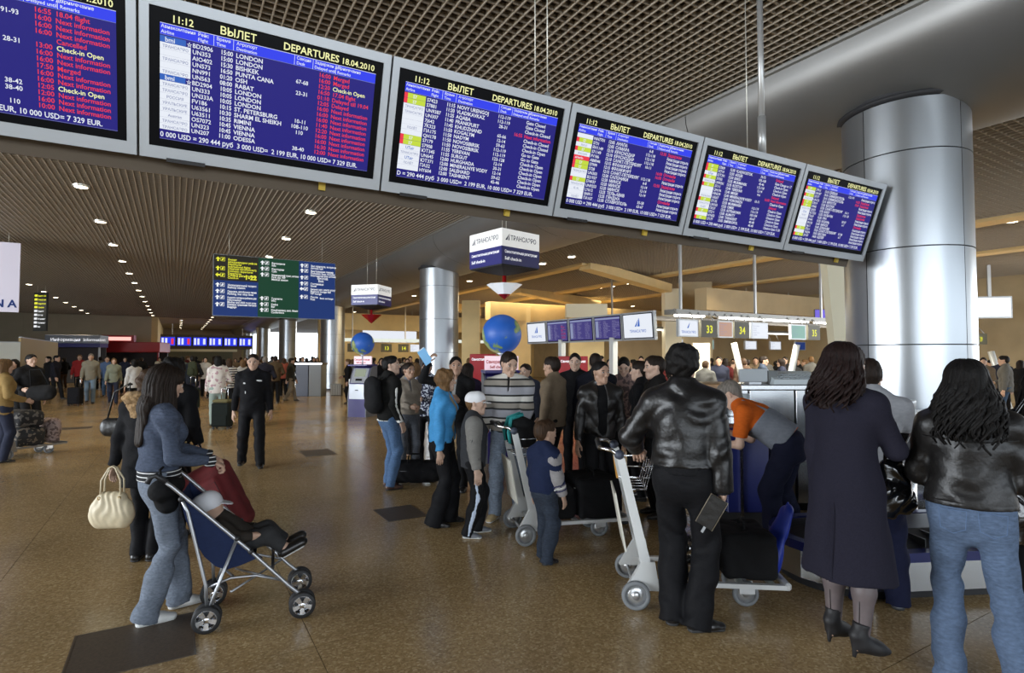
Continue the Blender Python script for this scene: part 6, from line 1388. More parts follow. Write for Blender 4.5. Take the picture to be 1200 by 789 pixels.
for q in (-1,1): MB().tube([(q*.10,-.13,.05), (q*.11,-.15,.15), (q*.06,-.12,.27), (q*.05,.0,.31)], .020, 6, flat=.35).build('teal_strap', mat('strap_teal', (.02,.28,.28), .6), b3)
tB = trolley('luggage trolley with a silver-wrapped bag, gripped by the large leather-jacketed man', 738, 4.10, -84)
M_AD = mat('advert_orange', (.62,.30,.05), .5)
for q in (-1,): pass
MB().add([(-.249,-.108,.93), (-.249,-.070,.93), (-.249,-.045,.76), (-.249,-.083,.76)], [(0,1,2,3)]).build('orange_sticker', M_AD, tB)
a = MB(); 
bw = part_np('wrapped_bag', *(lambda T: T.mesh(.010, curls(.009, 55)))(Sdf().cap((-.12,0,.17), (.12,0,.20), (.15,.14), k=.03).cap((0,0,.25), (.02,0,.33), .11, .07, k=.05)), mat('silver_film', (.72,.72,.74), .16, .9, bump=.6, bscale=30), None)
Lc = Matrix.Translation(tB.location) @ tB.rotation_euler.to_matrix().to_4x4(); bw.location = Lc @ Vector((0,.36,.180)); bw.rotation_euler = tB.rotation_euler; tag(bw, 'silver film-wrapped bag on the trolley behind the large man', 'wrapped bag')
MB().tube([(-.05,0,.38), (0,.0,.44), (.05,0,.38)], .010, 6).build('tied_end', _m['silver_film'], bw)
b4 = bag('black suitcase lying on the trolley platform beside the wallet', tB, (-.02,.77,.190), (.46,.36,.30), cloth('luggage_black3', (.016,.016,.017)), 'suitcase')
b5 = part_np('blue_bag', *(lambda T: T.mesh(.010, folds(.006)))(Sdf().cap((0,-.10,.02), (0,.04,.40), (.15,.07), (.08,.03), u=(1,0,0), k=.03).plane((0,0,0), (0,0,-1))), mat('bag_bright_blue', (.01,.035,.36), .45), None)
b5.location = Lc @ Vector((-.02,1.04,.20)); b5.rotation_euler = tB.rotation_euler; tag(b5, 'bright blue soft bag standing at the front of the large man\'s trolley', 'bag')
MB().tube([(-.04,.03,.39), (0,.05,.46), (.04,.03,.39)], .008, 6).build('handle', _m['bag_bright_blue'], b5)
tC = trolley('dull luggage trolley at the left picture edge, loaded with dark bags', 1, 9.35, -62, old=True, advert=False, sc=.92)
bag('patterned dark bag on the lower tray of the left-edge trolley', tC, (0,.37,.175), (.46,.44,.30), spots('dark_pattern', (.02,.02,.02), (.16,.13,.10), 18, .56), 'holdall', handle=False)
bag('dark bag stacked highest on the left-edge trolley', tC, (0,.37,.50), (.42,.40,.26), spots('dark_pattern2', (.015,.015,.016), (.12,.11,.10), 14, .58), 'holdall', handle=False)
bag('pale flowered bag at the front of the left-edge trolley', tC, (0,.78,.175), (.30,.20,.40), spots('pale_pattern', (.32,.24,.22), (.12,.08,.07), 22, .55), 'holdall', handle=False)

# ---- stroller
A_ = floor_at(248, 733); A2 = floor_at(245, 706); F_ = floor_at(353, 716)
org = (A_+A2)/2; dv = (F_-A_); rzs = math.atan2(dv.y, dv.x); wd = .21
st = thing('stroller', 'folding umbrella stroller with silver frame and navy seat pushed by the denim woman', 'stroller', (org.x, org.y, 0), rzs)
# local: +X forward, camera side is -Y
M_STF = mat('stroller_tube', (.42,.43,.45), .38, .85); M_STN = cloth('stroller_navy', (.022,.035,.095)); M_STB = mat('stroller_black', (.02,.02,.022), .5)
for q in (-1,1):
    y = q*wd
    MB().tube([(.575,y,.10), (.56,y,.15), (.50,y,.205), (.27,y,.455), (-.17,y,.90), (-.22,y,.945)], .0115, 10).build('main_tube', M_STF, st)
    MB().tube([(.03,y*1.02,.10), (.07,y,.22), (.19,y,.545)], .0105, 10).build('rear_leg', M_STF, st)
    MB().tube([(-.12,y*.96,.82), (-.085,y*.96,.74), (.02,y*.96,.28), (.03,y,.12)], .0105, 10).build('back_strut', M_STF, st)
    MB().tube([(.05,y*.98,.27), (.16,y*.98,.305), (.30,y*.98,.30), (.46,y*.98,.245)], .008, 8).build('seat_brace', M_STF, st)
    g_ = MB().tube([(-.20,y,.93), (-.255,y,.975), (-.285,y,.965), (-.30,y,.93)], .016, 10).build('handle', M_STB, st)
    for (x, nm) in ((.03,'rear'), (.565,'front')):
        for s_ in (-1,1):
            wheel(st, (0,0,0), .082, .032, tyre=M_RUBB, hub=M_CHR, spokes=5).matrix_local = Matrix.Translation((x+(.015 if x > .3 else 0), y+s_*.030, .082)) @ Matrix.Rotation(R(90), 4, 'Z')
        MB().box((x-.03, y-.014, .06), (x+.03, y+.014, .14)).build('wheel_housing', M_STB, st)
    for (x, z) in ((.19,.545), (.27,.455), (-.12,.82)): MB().ball((x,y,z), .018, 10, 8).build('joint', M_STB, st)
MB().tube([(.05,-wd,.27), (.16,0,.24), (.05,wd,.27)], .008, 8).tube([(.46,-wd*.98,.245), (.16,wd,.22)], .007, 8).tube([(.46,wd*.98,.245), (.16,-wd,.22)], .007, 8).build('cross_brace', M_STF, st)
MB().tube([(.06,-wd,.16), (.06,wd,.16)], .008, 8).build('rear_axle', M_STF, st)
prof = [(-.13,.83), (-.10,.70), (-.05,.56), (.01,.45), (.07,.385), (.13,.355), (.21,.37), (.30,.40)]
hm_ = MB(); n_ = len(prof)
for tz in (0, .008):
    for (x, z) in prof: hm_.v += [(x,-wd*.90,z+tz), (x,wd*.90,z+tz)]
for o in (0, 2*n_):
    for i in range(n_-1): hm_.f.append((o+2*i, o+2*i+1, o+2*i+3, o+2*i+2)); hm_.sm.append(True)
hm_.build('seat_sling', M_STN, st)
for q in (-1,1):
    edge = [(-.13,.845), (.05,.665), (.20,.525), (.34,.40)]; poly = edge + prof[::-1]; m = len(poly)
    MB().add([(x, q*wd*.90, z) for x, z in poly]+[(x, q*wd*.93, z) for x, z in poly], [tuple(range(m)), tuple(range(2*m-1, m-1, -1))]+[(i, m+i, m+(i+1) % m, (i+1) % m) for i in range(m)]).build('side_panel', M_STN, st)
MB().tube([(.40,-wd,.335), (.40,wd,.335)], .010, 8).build('foot_rest', M_STB, st)
# the sleeping child
ch = thing('person', 'small child asleep in the stroller wearing a white cap and black trainers', 'person', (org.x, org.y, 0), rzs); ch.location = Vector((org.x, org.y, -.025)) + Vector((math.cos(rzs), math.sin(rzs), 0))*.035
T = Sdf(); T.cap((-.04,-.02,.735), (-.01,-.02,.745), (.070,.070), k=.02); T.cap((-.02,-.02,.70), (.03,-.02,.63), .045, .06, k=.03); T.cap((.03,0,.62), (.16,0,.49), .085, .09, k=.04)
for q in (-1,1):
    T.cap((.17,q*.05,.49), (.33,q*.06,.535), .055, .045, k=.03); T.cap((.33,q*.06,.535), (.44,q*.07,.43), .042, .032, k=.03); T.cap((.44,q*.07,.42), (.52,q*.07,.46), .028, .022, k=.02)
    T.cap((.05,q*.10,.63), (.15,q*.13,.55), .036, .030, k=.03); T.cap((.15,q*.13,.55), (.25,q*.10,.545), .029, .023, k=.02); T.cap((.25,q*.10,.545), (.30,q*.09,.54), (.022,.014), k=.01)
    for f in range(4): T.cap((.295,q*(.075+f*.011),.545-f*.003), (.325,q*(.075+f*.011),.53-f*.003), .0065, .005, k=.004)
    T.cap((.27,q*.075,.55), (.295,q*.062,.535), .007, .006, k=.005)
T.cap((.035,-.02,.752), (.047,-.02,.748), .010, k=.008)
cb = part_np('body', *T.mesh(.0075), skin(0), ch)
T = Sdf(); T.cap((-.055,-.02,.745), (-.02,-.02,.765), (.080,.078), k=.02); T.plane((0,0,.735), nrm(V3(.35,0,-1))); cp = part_np('cap', *T.mesh(.007), mat('cap_pale', (.60,.60,.63), .7), ch)
T = Sdf(); T.cap((.02,-.02,.775), (.095,-.02,.755), (.062,.006), (.045,.005), u=(0,1,0), k=.01); part_np('cap_peak', *T.mesh(.006), _m['cap_pale'], cp)
T = Sdf(); T.cap((.03,0,.62), (.16,0,.50), .098, .105, k=.04)
for q in (-1,1): T.cap((.05,q*.10,.63), (.15,q*.13,.55), .047, .040, k=.03); T.cap((.15,q*.13,.55), (.24,q*.105,.545), .038, .032, k=.02, fb=True)
part_np('jacket', *T.mesh(.008, folds(.005)), cloth('child_jacket_brown', (.045,.038,.032)), ch)
T = Sdf()
for q in (-1,1): T.cap((.17,q*.05,.49), (.33,q*.06,.535), .068, .058, k=.03); T.cap((.33,q*.06,.535), (.43,q*.07,.445), .054, .045, k=.03, fb=True)
part_np('trousers', *T.mesh(.008, folds(.006)), cloth('child_trousers_grey', (.05,.05,.052)), ch)
for q in (-1,1):
    T = Sdf(); T.cap((.43,q*.07,.410), (.545,q*.075,.462), (.043,.037), (.040,.032), u=(0,1,0), k=.02); sh = part_np('shoe', *T.mesh(.006), M_SHOE, ch)
    T = Sdf(); T.cap((.44,q*.07,.383), (.545,q*.075,.434), (.034,.009), u=(0,1,0), k=.01); part_np('sole', *T.mesh(.006), M_SOLEW, sh)
MB().tube([(.02,-.12,.62), (.06,-.11,.60), (.10,-.10,.54)], .012, 6, flat=.4).build('red_strap', mat('strap_red', (.5,.03,.02), .6), ch)
# small black bag hanging from the handles
T = Sdf(); T.cap((-.24,-.10,.86), (-.22,.12,.85), (.075,.07), k=.04); T.cap((-.23,0,.81), (-.225,0,.78), (.07,.10), u=(1,0,0), k=.04)
hb = part_np('handle_bag', *T.mesh(.009, folds(.006)), M_BAGB, None); hb.location = st.location; hb.rotation_euler = st.rotation_euler; tag(hb, 'black bag hanging from the stroller handles by the denim woman\'s hands', 'bag')
MB().tube([(-.24,-.12,.92), (-.25,-.12,.99), (-.25,.10,.99), (-.24,.12,.92)], .008, 6).build('strap', M_BAGB, hb)
# maroon suitcase behind
q = at_depth(266, 5.0); sc_ = thing('suitcase', 'maroon fabric suitcase behind the stroller, tilted towards its puller', 'suitcase', (q.x, q.y, .0), 0); sc_.rotation_euler = (0, 0, -YAW*1.0)
Mt = Matrix.Translation((-.05,0,.44)) @ Matrix.Rotation(R(-28), 4, 'Y')
T = Sdf(); 
T.box((0,0,0), (.20,.13,.32), .09, k=.03); T.box((0,-.13,-.03), (.15,.04,.22), .035, k=.03)
V_, Q_ = T.mesh(.012, folds(.003)); V_ = (np.array(Mt.to_3x3()) @ V_.T).T + np.array(Mt.translation)
part_np('case', V_, Q_, mat('maroon_fabric', (.13,.012,.014), .8, noise=.25, nscale=12), sc_)
MB().tube([Mt @ Vector(v) for v in ((-.10,-.06,.28), (-.10,-.06,.50), (.02,-.06,.52), (.10,-.06,.50), (.10,-.06,.28))], .008, 8).build('pull_handle', M_BLK, sc_)
MB().tube([Mt @ Vector(v) for v in ((-.13,-.165,-.2), (-.13,-.165,.14), (.13,-.165,.14), (.13,-.165,-.2))], .006, 6, closed=True).build('pocket_zip', mat('maroon_dark', (.05,.006,.008), .7), sc_)
for yy in (-.1,.1): 
    c_ = Mt @ Vector((.12,yy,-.37)); wheel(sc_, (0,0,0), .035, .025, tyre=M_RUBB).matrix_local = Matrix.Translation((c_.x, c_.y, max(.035, c_.z))) @ Matrix.Rotation(R(90), 4, 'Z')
# cream handbag in the hand of the coat woman
q = at_depth(136, 4.55); hb = thing('handbag', 'cream pleated leather handbag hanging left of the denim woman', 'handbag', (q.x, q.y, .32), -YAW+.1); hb.scale = (.84,.84,.92)
T = Sdf(); T.cap((-.10,0,.13), (.10,0,.13), (.075,.13), u=(0,1,0), k=.05); T.cap((-.07,0,.28), (.07,0,.28), (.03,.03), k=.10)
def pleat(Pp): return F32(.0035)*np.sin(Pp[...,0]*95+np.sin(Pp[...,2]*25+Pp[...,0]*18)*2.2)*np.clip((Pp[...,2]-.02)*6, 0.2, 1)
part_np('pouch', *T.mesh(.0065, pleat), mat('cream_leather', (.62,.53,.36), .5, noise=.08, nscale=20), hb)
for yy in (-.03,.03): MB().tube([(-.09,yy,.27), (-.085,yy,.42), (-.03,yy*.5,.52), (.0,yy*.3,.535), (.03,yy*.5,.52), (.085,yy,.42), (.09,yy,.27)], .008, 8).build('handle', _m['cream_leather'], hb)
for xx in (-.09,.09): MB().lathe([(.010,-.004), (.016,0), (.010,.004)], 12, Matrix.Translation((xx,-.05,.27)) @ Matrix.Rotation(R(90), 4, 'X')).build('ring', mat('gold_ring', (.6,.4,.12), .3, .9), hb)
# small dark handbag on the coat woman's left hip
q = at_depth(138, 4.9); db = thing('handbag', 'small black shoulder bag at the hip of the fur-hooded woman', 'handbag', (q.x, q.y, 1.0), -YAW)
T = Sdf(); T.cap((-.07,0,.08), (.07,0,.08), (.045,.08), u=(0,1,0), k=.03); part_np('pouch', *T.mesh(.01), leather('bag_leather', (.015,.014,.014), .4), db)
MB().tube([(-.08,0,.12), (-.02,.0,.38), (.10,.02,.46), (.12,0,.30), (.08,0,.12)], .007, 6).build('strap', _m['bag_leather'], db)
# glossy black bag of the coat woman and her phone
def glossy_bag(px, z, h, lab, s=1.0, rz=0.0):
    q = at_depth(px, z); g = thing('glossy_handbag', lab, 'handbag', (q.x, q.y, h), -YAW+rz)
    T = Sdf(); T.cap((-.05*s,0,.10*s), (.05*s,0,.10*s), (.055*s,.11*s), u=(0,1,0), k=.04); T.cap((0,0,.20*s), (0,0,.30*s), (.085*s,.045*s), (.06*s,.03*s), k=.05)
    part_np('pouch', *T.mesh(.007, curls(.010, 48)), mat('patent_black', (.006,.006,.007), .08, spec=.8, bump=.3, bscale=25), g)
    MB().tube([(-.05*s,0,.30*s), (-.04*s,0,.48*s), (.02*s,0,.56*s), (.05*s,0,.46*s), (.05*s,0,.30*s)], .009, 8).build('handle', _m['patent_black'], g)
    return g
glossy_bag(1043, 3.2, .80, 'glossy patent black bag on the arm of the navy-coated woman', .92)
glossy_bag(1196, 3.0, .72, 'glossy patent black shoulder bag at the right picture edge', 1.35)
lp = Matrix.Translation(p9.root.location) @ p9.root.rotation_euler.to_matrix().to_4x4()
ph_ = thing('phone', 'small white phone in the raised hand of the navy-coated woman', 'phone', lp @ Vector(p9.wr[1])+Vector((0,0,.03)), p9.root.rotation_euler.z)
MB().box((-.028,.04,.0), (.028,.13,.012), Matrix.Rotation(R(35), 4, 'X'), .003).build('case', mat('phone_white', (.8,.8,.8), .3), ph_); MB().box((-.022,.05,.0125), (.022,.12,.0135), Matrix.Rotation(R(35), 4, 'X')).build('screen', M_BLK, ph_)

# ---- counters around the near column
M_STL = mat('counter_steel', (.50,.51,.52), .22, .95, bump=.05, bscale=60, stretch=(1,1,.05)); M_WOOD = mat('counter_wood', (.34,.19,.08), .4, noise=.3, nscale=14, stretch=(.15,1,6)); M_BELT = mat('belt_black', (.012,.012,.013), .45); M_BLUE = mat('panel_royal_blue', (.012,.018,.12), .35)
c0 = at_depth(822, 6.25); 
ct = thing('steel_counter', 'steel-clad check-in counter with wooden top section behind the orange worker', 'counter', (c0.x, c0.y, 0), -YAW)
for k in range(3): B((.02+k*.51,0,.08), (.51+k*.51,.5,1.32), .006).build('front_panel', M_STL, ct)
B((0,.02,0), (1.55,.5,.08)).build('plinth', M_DARK, ct); B((-.02,-.04,1.32), (.42,.56,1.39), .01).build('wooden_top', M_WOOD, ct); B((.42,-.04,1.32), (1.57,.56,1.38), .01).build('steel_top', M_STL, ct)
def on_counter(name, lab, cat, x): return thing(name, lab, cat, ct.location + Euler((0,0,-YAW)).to_matrix() @ Vector((x,.1,1.38)), -YAW)
mo = on_counter('monitor', 'grey monitor back standing on the steel counter, left of the flat printer', 'monitor', .66)
B((-.16,.10,.02), (.16,.14,.17), .006).build('housing', mat('device_grey', (.38,.41,.43), .45), mo); B((.0-.07,.06,0), (.07,.2,.02)).build('stand', M_FRAME, mo); B((.17,.10,.0), (.27,.16,.15), .004).build('side_unit', mat('device_dark', (.12,.13,.13), .5), mo)
pr = on_counter('printer', 'pale flat ticket printer on the steel counter, right of the monitor', 'printer', 1.12)
MB().add([(-.28,.0,.0),(.30,.0,.0),(.30,.34,.0),(-.28,.34,.0),(-.26,.02,.05),(.28,.02,.05),(.28,.32,.14),(-.26,.32,.14)], [(0,3,2,1),(4,5,6,7),(0,1,5,4),(1,2,6,5),(2,3,7,6),(3,0,4,7)]).build('housing', mat('printer_pale', (.55,.60,.62), .4), pr)
kk = MB()
for r_ in range(4):
    for c_ in range(9): kk.box((-.21+c_*.05,.05+r_*.055,.05+r_*.016), (-.175+c_*.05,.09+r_*.055,.068+r_*.016))
kk.build('keys', mat('keys_dark', (.25,.28,.3), .5), pr, kind='stuff')
# blue wrapping machine beside the worker
q = at_depth(850, 5.62); wm = thing('wrapping_machine', 'royal blue luggage wrapping machine between the large man and the orange worker', 'machine', (q.x, q.y, 0), -YAW)
B((.0,.0,.15), (.42,.55,.98), .01).build('blue_cabinet', M_BLUE, wm); B((-.02,-.02,.98), (.44,.57,1.03), .008).build('work_top', M_STL, wm); B((.12,-.03,.12), (.15,.0,1.30)).build('upright', M_CHR, wm); B((-.1,.05,0), (.5,.5,.15)).build('base', M_DARK, wm)
MB().lathe([(.0,1.03), (.06,1.03), (.06,1.30), (0,1.30)], 16, Matrix.Translation((.32,.35,0))).build('film_roll', mat('film_pale', (.5,.55,.58), .2, trans=.3), wm)
for k in range(8): MB().lathe([(.03,0), (.038,.006), (.03,.012)], 12, Matrix.Translation((-.05,.05,1.05+k*.022))).build('coil_spring', M_BLK, wm)
# low oval luggage belt with steel skirt
A_ = at_depth(1102, 4.52); bc = thing('luggage_belt', 'low oval luggage belt with steel skirt and blue rim behind the navy-coated woman', 'conveyor', (A_.x, A_.y, 0), -YAW+.10)
def oval(hl, r, n=14): return [(-hl+r*math.cos(a), r*math.sin(a)) for a in [PI/2+PI*k/n for k in range(n+1)]] + [(hl+r*math.cos(a), r*math.sin(a)) for a in [-PI/2+PI*k/n for k in range(n+1)]]
HL, RR = .88, .50
MB().prism(oval(HL,RR-.06), 0, .07).build('plinth', M_DARK, bc)
# skirt panels, one by one
pts = oval(HL, RR, 8); npn = len(pts)
for i in range(npn):
    a, b = Vector((*pts[i],0)), Vector((*pts[(i+1) % npn],0)); 
    if (b-a).length < .02: continue
    m = 4 if (b-a).length > 1 else 1
    for j in range(m):
        p0 = a.lerp(b, j/m+.01/m); p1 = a.lerp(b, (j+1)/m-.01/m); nn = Vector(((p1-p0).y, -(p1-p0).x, 0)).normalized()*.012
        MB().add([p0+Vector((0,0,.07)), p1+Vector((0,0,.07)), p1+Vector((0,0,.27)), p0+Vector((0,0,.27)), p0-nn+Vector((0,0,.07)), p1-nn+Vector((0,0,.07)), p1-nn+Vector((0,0,.27)), p0-nn+Vector((0,0,.27))], [(0,1,2,3),(7,6,5,4),(0,4,5,1),(1,5,6,2),(2,6,7,3),(3,7,4,0)]).build('skirt_panel', M_STL if not (m == 4 and j >= 2) else M_WOOD, bc)
rim = MB(); o1, o2 = oval(HL, RR+.015), oval(HL, RR-.07); n1 = len(o1)
rim.v = [(x,y,.27) for x,y in o1]+[(x,y,.335) for x,y in o1]+[(x,y,.335) for x,y in o2]+[(x,y,.27) for x,y in o2]
for i in range(n1):
    j = (i+1) % n1
    for k in range(3): rim.f.append((k*n1+i, k*n1+j, (k+1)*n1+j, (k+1)*n1+i)); rim.sm.append(False)
rim.build('blue_rim', M_BLUE, bc)
bl = oval(HL, RR-.07); b2_ = oval(HL, .18)
mm = MB(); mm.v = [(x,y,.32) for x,y in bl]+[(x,y,.40) for x,y in b2_]; mm.f = [(i, (i+1) % n1, n1+(i+1) % n1, n1+i) for i in range(n1)]+[tuple(range(n1,2*n1))]; mm.sm = [False]*len(mm.f); mm.build('black_belt', M_BELT, bc)
for k in range(12): MB().box((-.85+k*.15,-.42,.335), (-.842+k*.15,-.2,.395), None).build('belt_slat', mat('belt_edge', (.03,.03,.032), .4), bc)
# blue text panel stand and steel bollard in front of the column
q = at_depth(1072, 4.75); bp_ = thing('info_panel_stand', 'dark blue information stand with white text lines left of the leather-jacketed woman', 'information stand', (q.x, q.y+.35, 0), -YAW)
B((-.26,0,.0), (.30,.16,1.24), .01).build('cabinet', M_BLUE, bp_)
for k, (z1, z0) in enumerate(((1.06,.92), (.88,.70), (.66,.52))):
    f_ = MB()
    for lo, hi in (((-.20,-.006,z1), (.24,-.001,z1+.006)), ((-.20,-.006,z0), (.24,-.001,z0+.006)), ((-.20,-.006,z0), (-.194,-.001,z1)), ((.234,-.006,z0), (.24,-.001,z1))): f_.box(lo, hi)
    f_.build('notice_frame', M_WTXT, bp_)
    a = MB(); Mx = Matrix.Translation((0,-.006,0)) @ Matrix.Rotation(R(90), 4, 'X')
    for r_, t in enumerate((('СТОЙКА','УПАКОВКИ','БАГАЖА'), ('PACKING','OF YOUR','BAGGAGE','SERVICE'), ('ОПЛАТА','НА МЕСТЕ'))[k]): letter(a, t, -.18, z1-.035-r_*.04, .034, Mx, bold=.02)
    a.build('lettering', M_WTXT, bp_)
q = at_depth(1059, 5.12); bo = thing('steel_bollard', 'polished steel bollard cylinder in front of the near column', 'bollard', (q.x, q.y, 0))
MB().lathe([(.075,0), (.075,1.22), (.0,1.22)], 24).build('shaft', M_CHR, bo); MB().lathe([(.0,1.30), (.078,1.30), (.082,1.29), (.082,1.222), (.0,1.222)], 24).build('cap', mat('bollard_cap', (.62,.64,.66), .3, .4), bo)
q = at_depth(1036, 5.38); sp_ = thing('steel_partition', 'shiny steel partition panels at the foot of the near column', 'partition', (q.x, q.y, 0), -YAW)
for k in range(4): B((-.20+k*.235,0,.05), (.025+k*.235,.03,1.16)).build('panel', M_CHR, sp_)
B((-.22,-.02,0), (.75,.05,.05)).build('base_rail', M_DARK, sp_); B((-.22,-.01,1.16), (.75,.04,1.185)).build('top_rail', M_STL, sp_)
# distant service desk and bin by the third column
q = at_depth(347, 24); dk = thing('service_desk', 'grey-blue service desk left of the third column', 'desk', (q.x, q.y, 0), -YAW)
for k in range(2): B((k*.55,0,.0), (.53+k*.55,.7,1.35), .01).build('front_panel', mat('desk_navygrey', (.05,.06,.10), .4) if k == 0 else mat('desk_grey', (.18,.19,.19), .4), dk)
B((-.03,-.04,1.35), (1.12,.75,1.42)).build('counter_top', M_STL, dk)
q = at_depth(394, 24.5); bn = thing('waste_bin', 'small pale ribbed bin at the foot of the third column', 'bin', (q.x, q.y, 0), -YAW)
for k in range(6): B((-.22+k*.075,0,0.02), (-.165+k*.075,.3,.47)).build('rib', mat('bin_pale', (.45,.43,.38), .5), bn)
B((-.23,-.01,.47), (.24,.32,.50)).build('rim', mat('bin_rim', (.3,.3,.28), .5), bn); B((-.215,.02,0), (.22,.28,.46)).build('liner', M_DARK, bn)
# ---------------------------------------------------------------- travellers farther off
def colm(c, n='traveller_cloth'):
    k = '%s_%02d_%02d_%02d' % (n, int(c[0]*99), int(c[1]*99), int(c[2]*99)); return cloth(k, c)
_base = {}
def traveller(px, z, h, ang, kind, top, bot, hr, label, group=None, bulk=0):
    """kinds: walk / stand, m / f; first of a kind is built, later ones are copies with their own cloth"""
    L0 = spot(px, z); rz = face_rz(L0, ang)
    PLACED.append((L0[0], L0[1]))
    if kind not in _base:
        fem = 'f' in kind; walk = 'w' in kind; r = .017
        P = Person(label, L0, rz, h=1.70, fem=fem, res=r, sk=len(_base) % 2, feet={-1: (-.09,.20,.1), 1: (.09,-.20,-.1,.03)} if walk else None, hands={-1: (-.24,-.10 if walk else .05,.80), 1: (.24,.16 if walk else .22,.80 if walk else 1.0)}, group=group)
        P.body(); P.trousers(M_BLACKT, bulk=.016); P.top(M_BLACKC, hem=-.14 if 'c' not in kind else -.5, bulk=.030, amp=.006); P.hair('long' if fem and 'b' not in kind else 'bob' if fem else 'short', 0, length=.2); P.shoes(M_SHOE)
        _base[kind] = P.root; o = P.root
    else: o = copy_tree(_base[kind]); o['label'] = label; o.location = L0; o.rotation_euler = (0,0,rz)
    if group: o['group'] = group
    elif 'group' in o: del o['group']
    o.scale = (h/1.70,)*3
    for c in o.children:
        n = c.name.split('.')[0]; m = {'jacket': colm(top), 'trousers': colm(bot), 'hair': hairm(hr)}.get(n)
        if m: c.material_slots[0].link = 'OBJECT'; c.material_slots[0].material = m
    return o
BK=(.014,.014,.015); NV=(.03,.035,.06); JN=(.07,.12,.20); LJ=(.22,.30,.38); TN=(.30,.22,.13); WH=(.62,.60,.56); GR=(.16,.16,.15); GN=(.28,.30,.22); RD=(.35,.03,.03); BR=(.10,.06,.04)
T_ = traveller
# left edge
T_(4, 9.0, 1.68, -70, 'mf', (.34,.22,.08), NV, 3, 'traveller in a tan jacket pushing the trolley at the left edge')
T_(18, 12.5, 1.66, 160, 'sf', BK, BK, 0, 'black-haired traveller behind the tan jacket at the left edge')
T_(36, 11.6, 1.76, -150, 'sm', BK, BK, 0, 'man in black coat with a shoulder bag near the left edge')
T_(58, 23.5, 1.72, 120, 'sm', BK, BK, 0, 'dark figure before the tan partition, left of two')
T_(66, 22.2, 1.76, -120, 'wm', (.02,.02,.03), BK, 0, 'dark walking figure before the tan partition, right of two')
T_(76, 30, 1.65, 30, 'sm', BK, BR, 1, 'small dark figure beneath the blue shop fascia')
T_(94, 24.5, 1.80, 170, 'wm', RD, BK, 3, 'person in a red jacket behind the man in beige jacket')
T_(107, 20.4, 1.82, 176, 'wm', (.30,.27,.20), LJ, 4, 'grey-haired man in beige jacket and pale jeans pulling a black case')
T_(126, 23.5, 1.72, 178, 'wm', (.10,.16,.30), JN, 1, 'person in blue top walking behind the green top')
T_(134, 20.2, 1.66, 180, 'wf', GN, NV, 3, 'woman in pale green top and dark trousers walking towards us')
T_(147, 25.5, 1.70, 175, 'sf', NV, BK, 1, 'dark-clad person between green top and white blouse')
T_(158, 17.0, 1.64, 30, 'mf', WH, BK, 0, 'woman in white blouse with dark hair, left of the denim woman')
T_(118, 29, 1.7, 10, 'sm', GR, BK, 1, 'grey-clad figure before the red shop stand'); T_(166, 29, 1.68, -10, 'sm', BK, BK, 1, 'black-clad figure before the red shop stand, right end')
# middle distance left of the second column
T_(214, 22, 1.72, 10, 'sm', (.12,.15,.12), BK, 0, 'person in dark green jacket left of the floral jacket')
T_(226, 19, 1.74, 8, 'sm', (.025,.03,.04), NV, 0, 'person with a green rucksack seen from behind')
T_(241, 23, 1.70, 180, 'wf', WH, BK, 0, 'person in white shirt between the rucksack and the floral jacket')
fl_ = T_(256, 13.8, 1.74, 6, 'mf2', WH, (.42,.52,.47), 0, 'woman in a white floral jacket and pale green trousers with a suitcase')
for c in fl_.children:
    if c.name.split('.')[0] == 'jacket': c.material_slots[0].material = spots('floral_print', (.62,.58,.54), (.40,.25,.28), 14, .60)
ts_ = T_(269, 16.5, 1.66, 10, 'sf', WH, BK, 2, 'woman in a black and white striped shirt behind the floral jacket')
for c in ts_.children:
    if c.name.split('.')[0] == 'jacket': c.material_slots[0].material = stripes('shirt_stripes', [(0,(.02,.02,.03)), (.5,(.6,.6,.58))], .07)
T_(285, 17.5, 1.62, 20, 'sf', WH, BR, 3, 'fair-haired person in white beside the uniformed man')
T_(311, 17, 1.72, 0, 'sm', (.02,.02,.03), BK, 4, 'grey-cropped person behind the right shoulder of the uniformed man')
T_(323, 20.5, 1.74, 5, 'sm', (.11,.075,.04), BK, 1, 'person in brown jacket right of the uniformed man')
T_(341, 21.3, 1.66, -80, 'wm2', (.05,.05,.04), (.34,.30,.24), 1, 'person in dark jacket and pale trousers striding to the right')
T_(355, 27, 1.7, 180, 'sm', (.20,.22,.25), BK, 1, 'grey-shirted clerk behind the service desk, left'); T_(368, 27.5, 1.7, 180, 'sf', BK, BK, 1, 'dark-clad clerk behind the service desk, right')
T_(333, 24, 1.66, 15, 'sf', (.45,.12,.08), BK, 2, 'person in rust top before the fourth column'); T_(300, 23, 1.7, 170, 'sf', (.08,.04,.03), BK, 1, 'brown-clad person just behind the uniformed man')
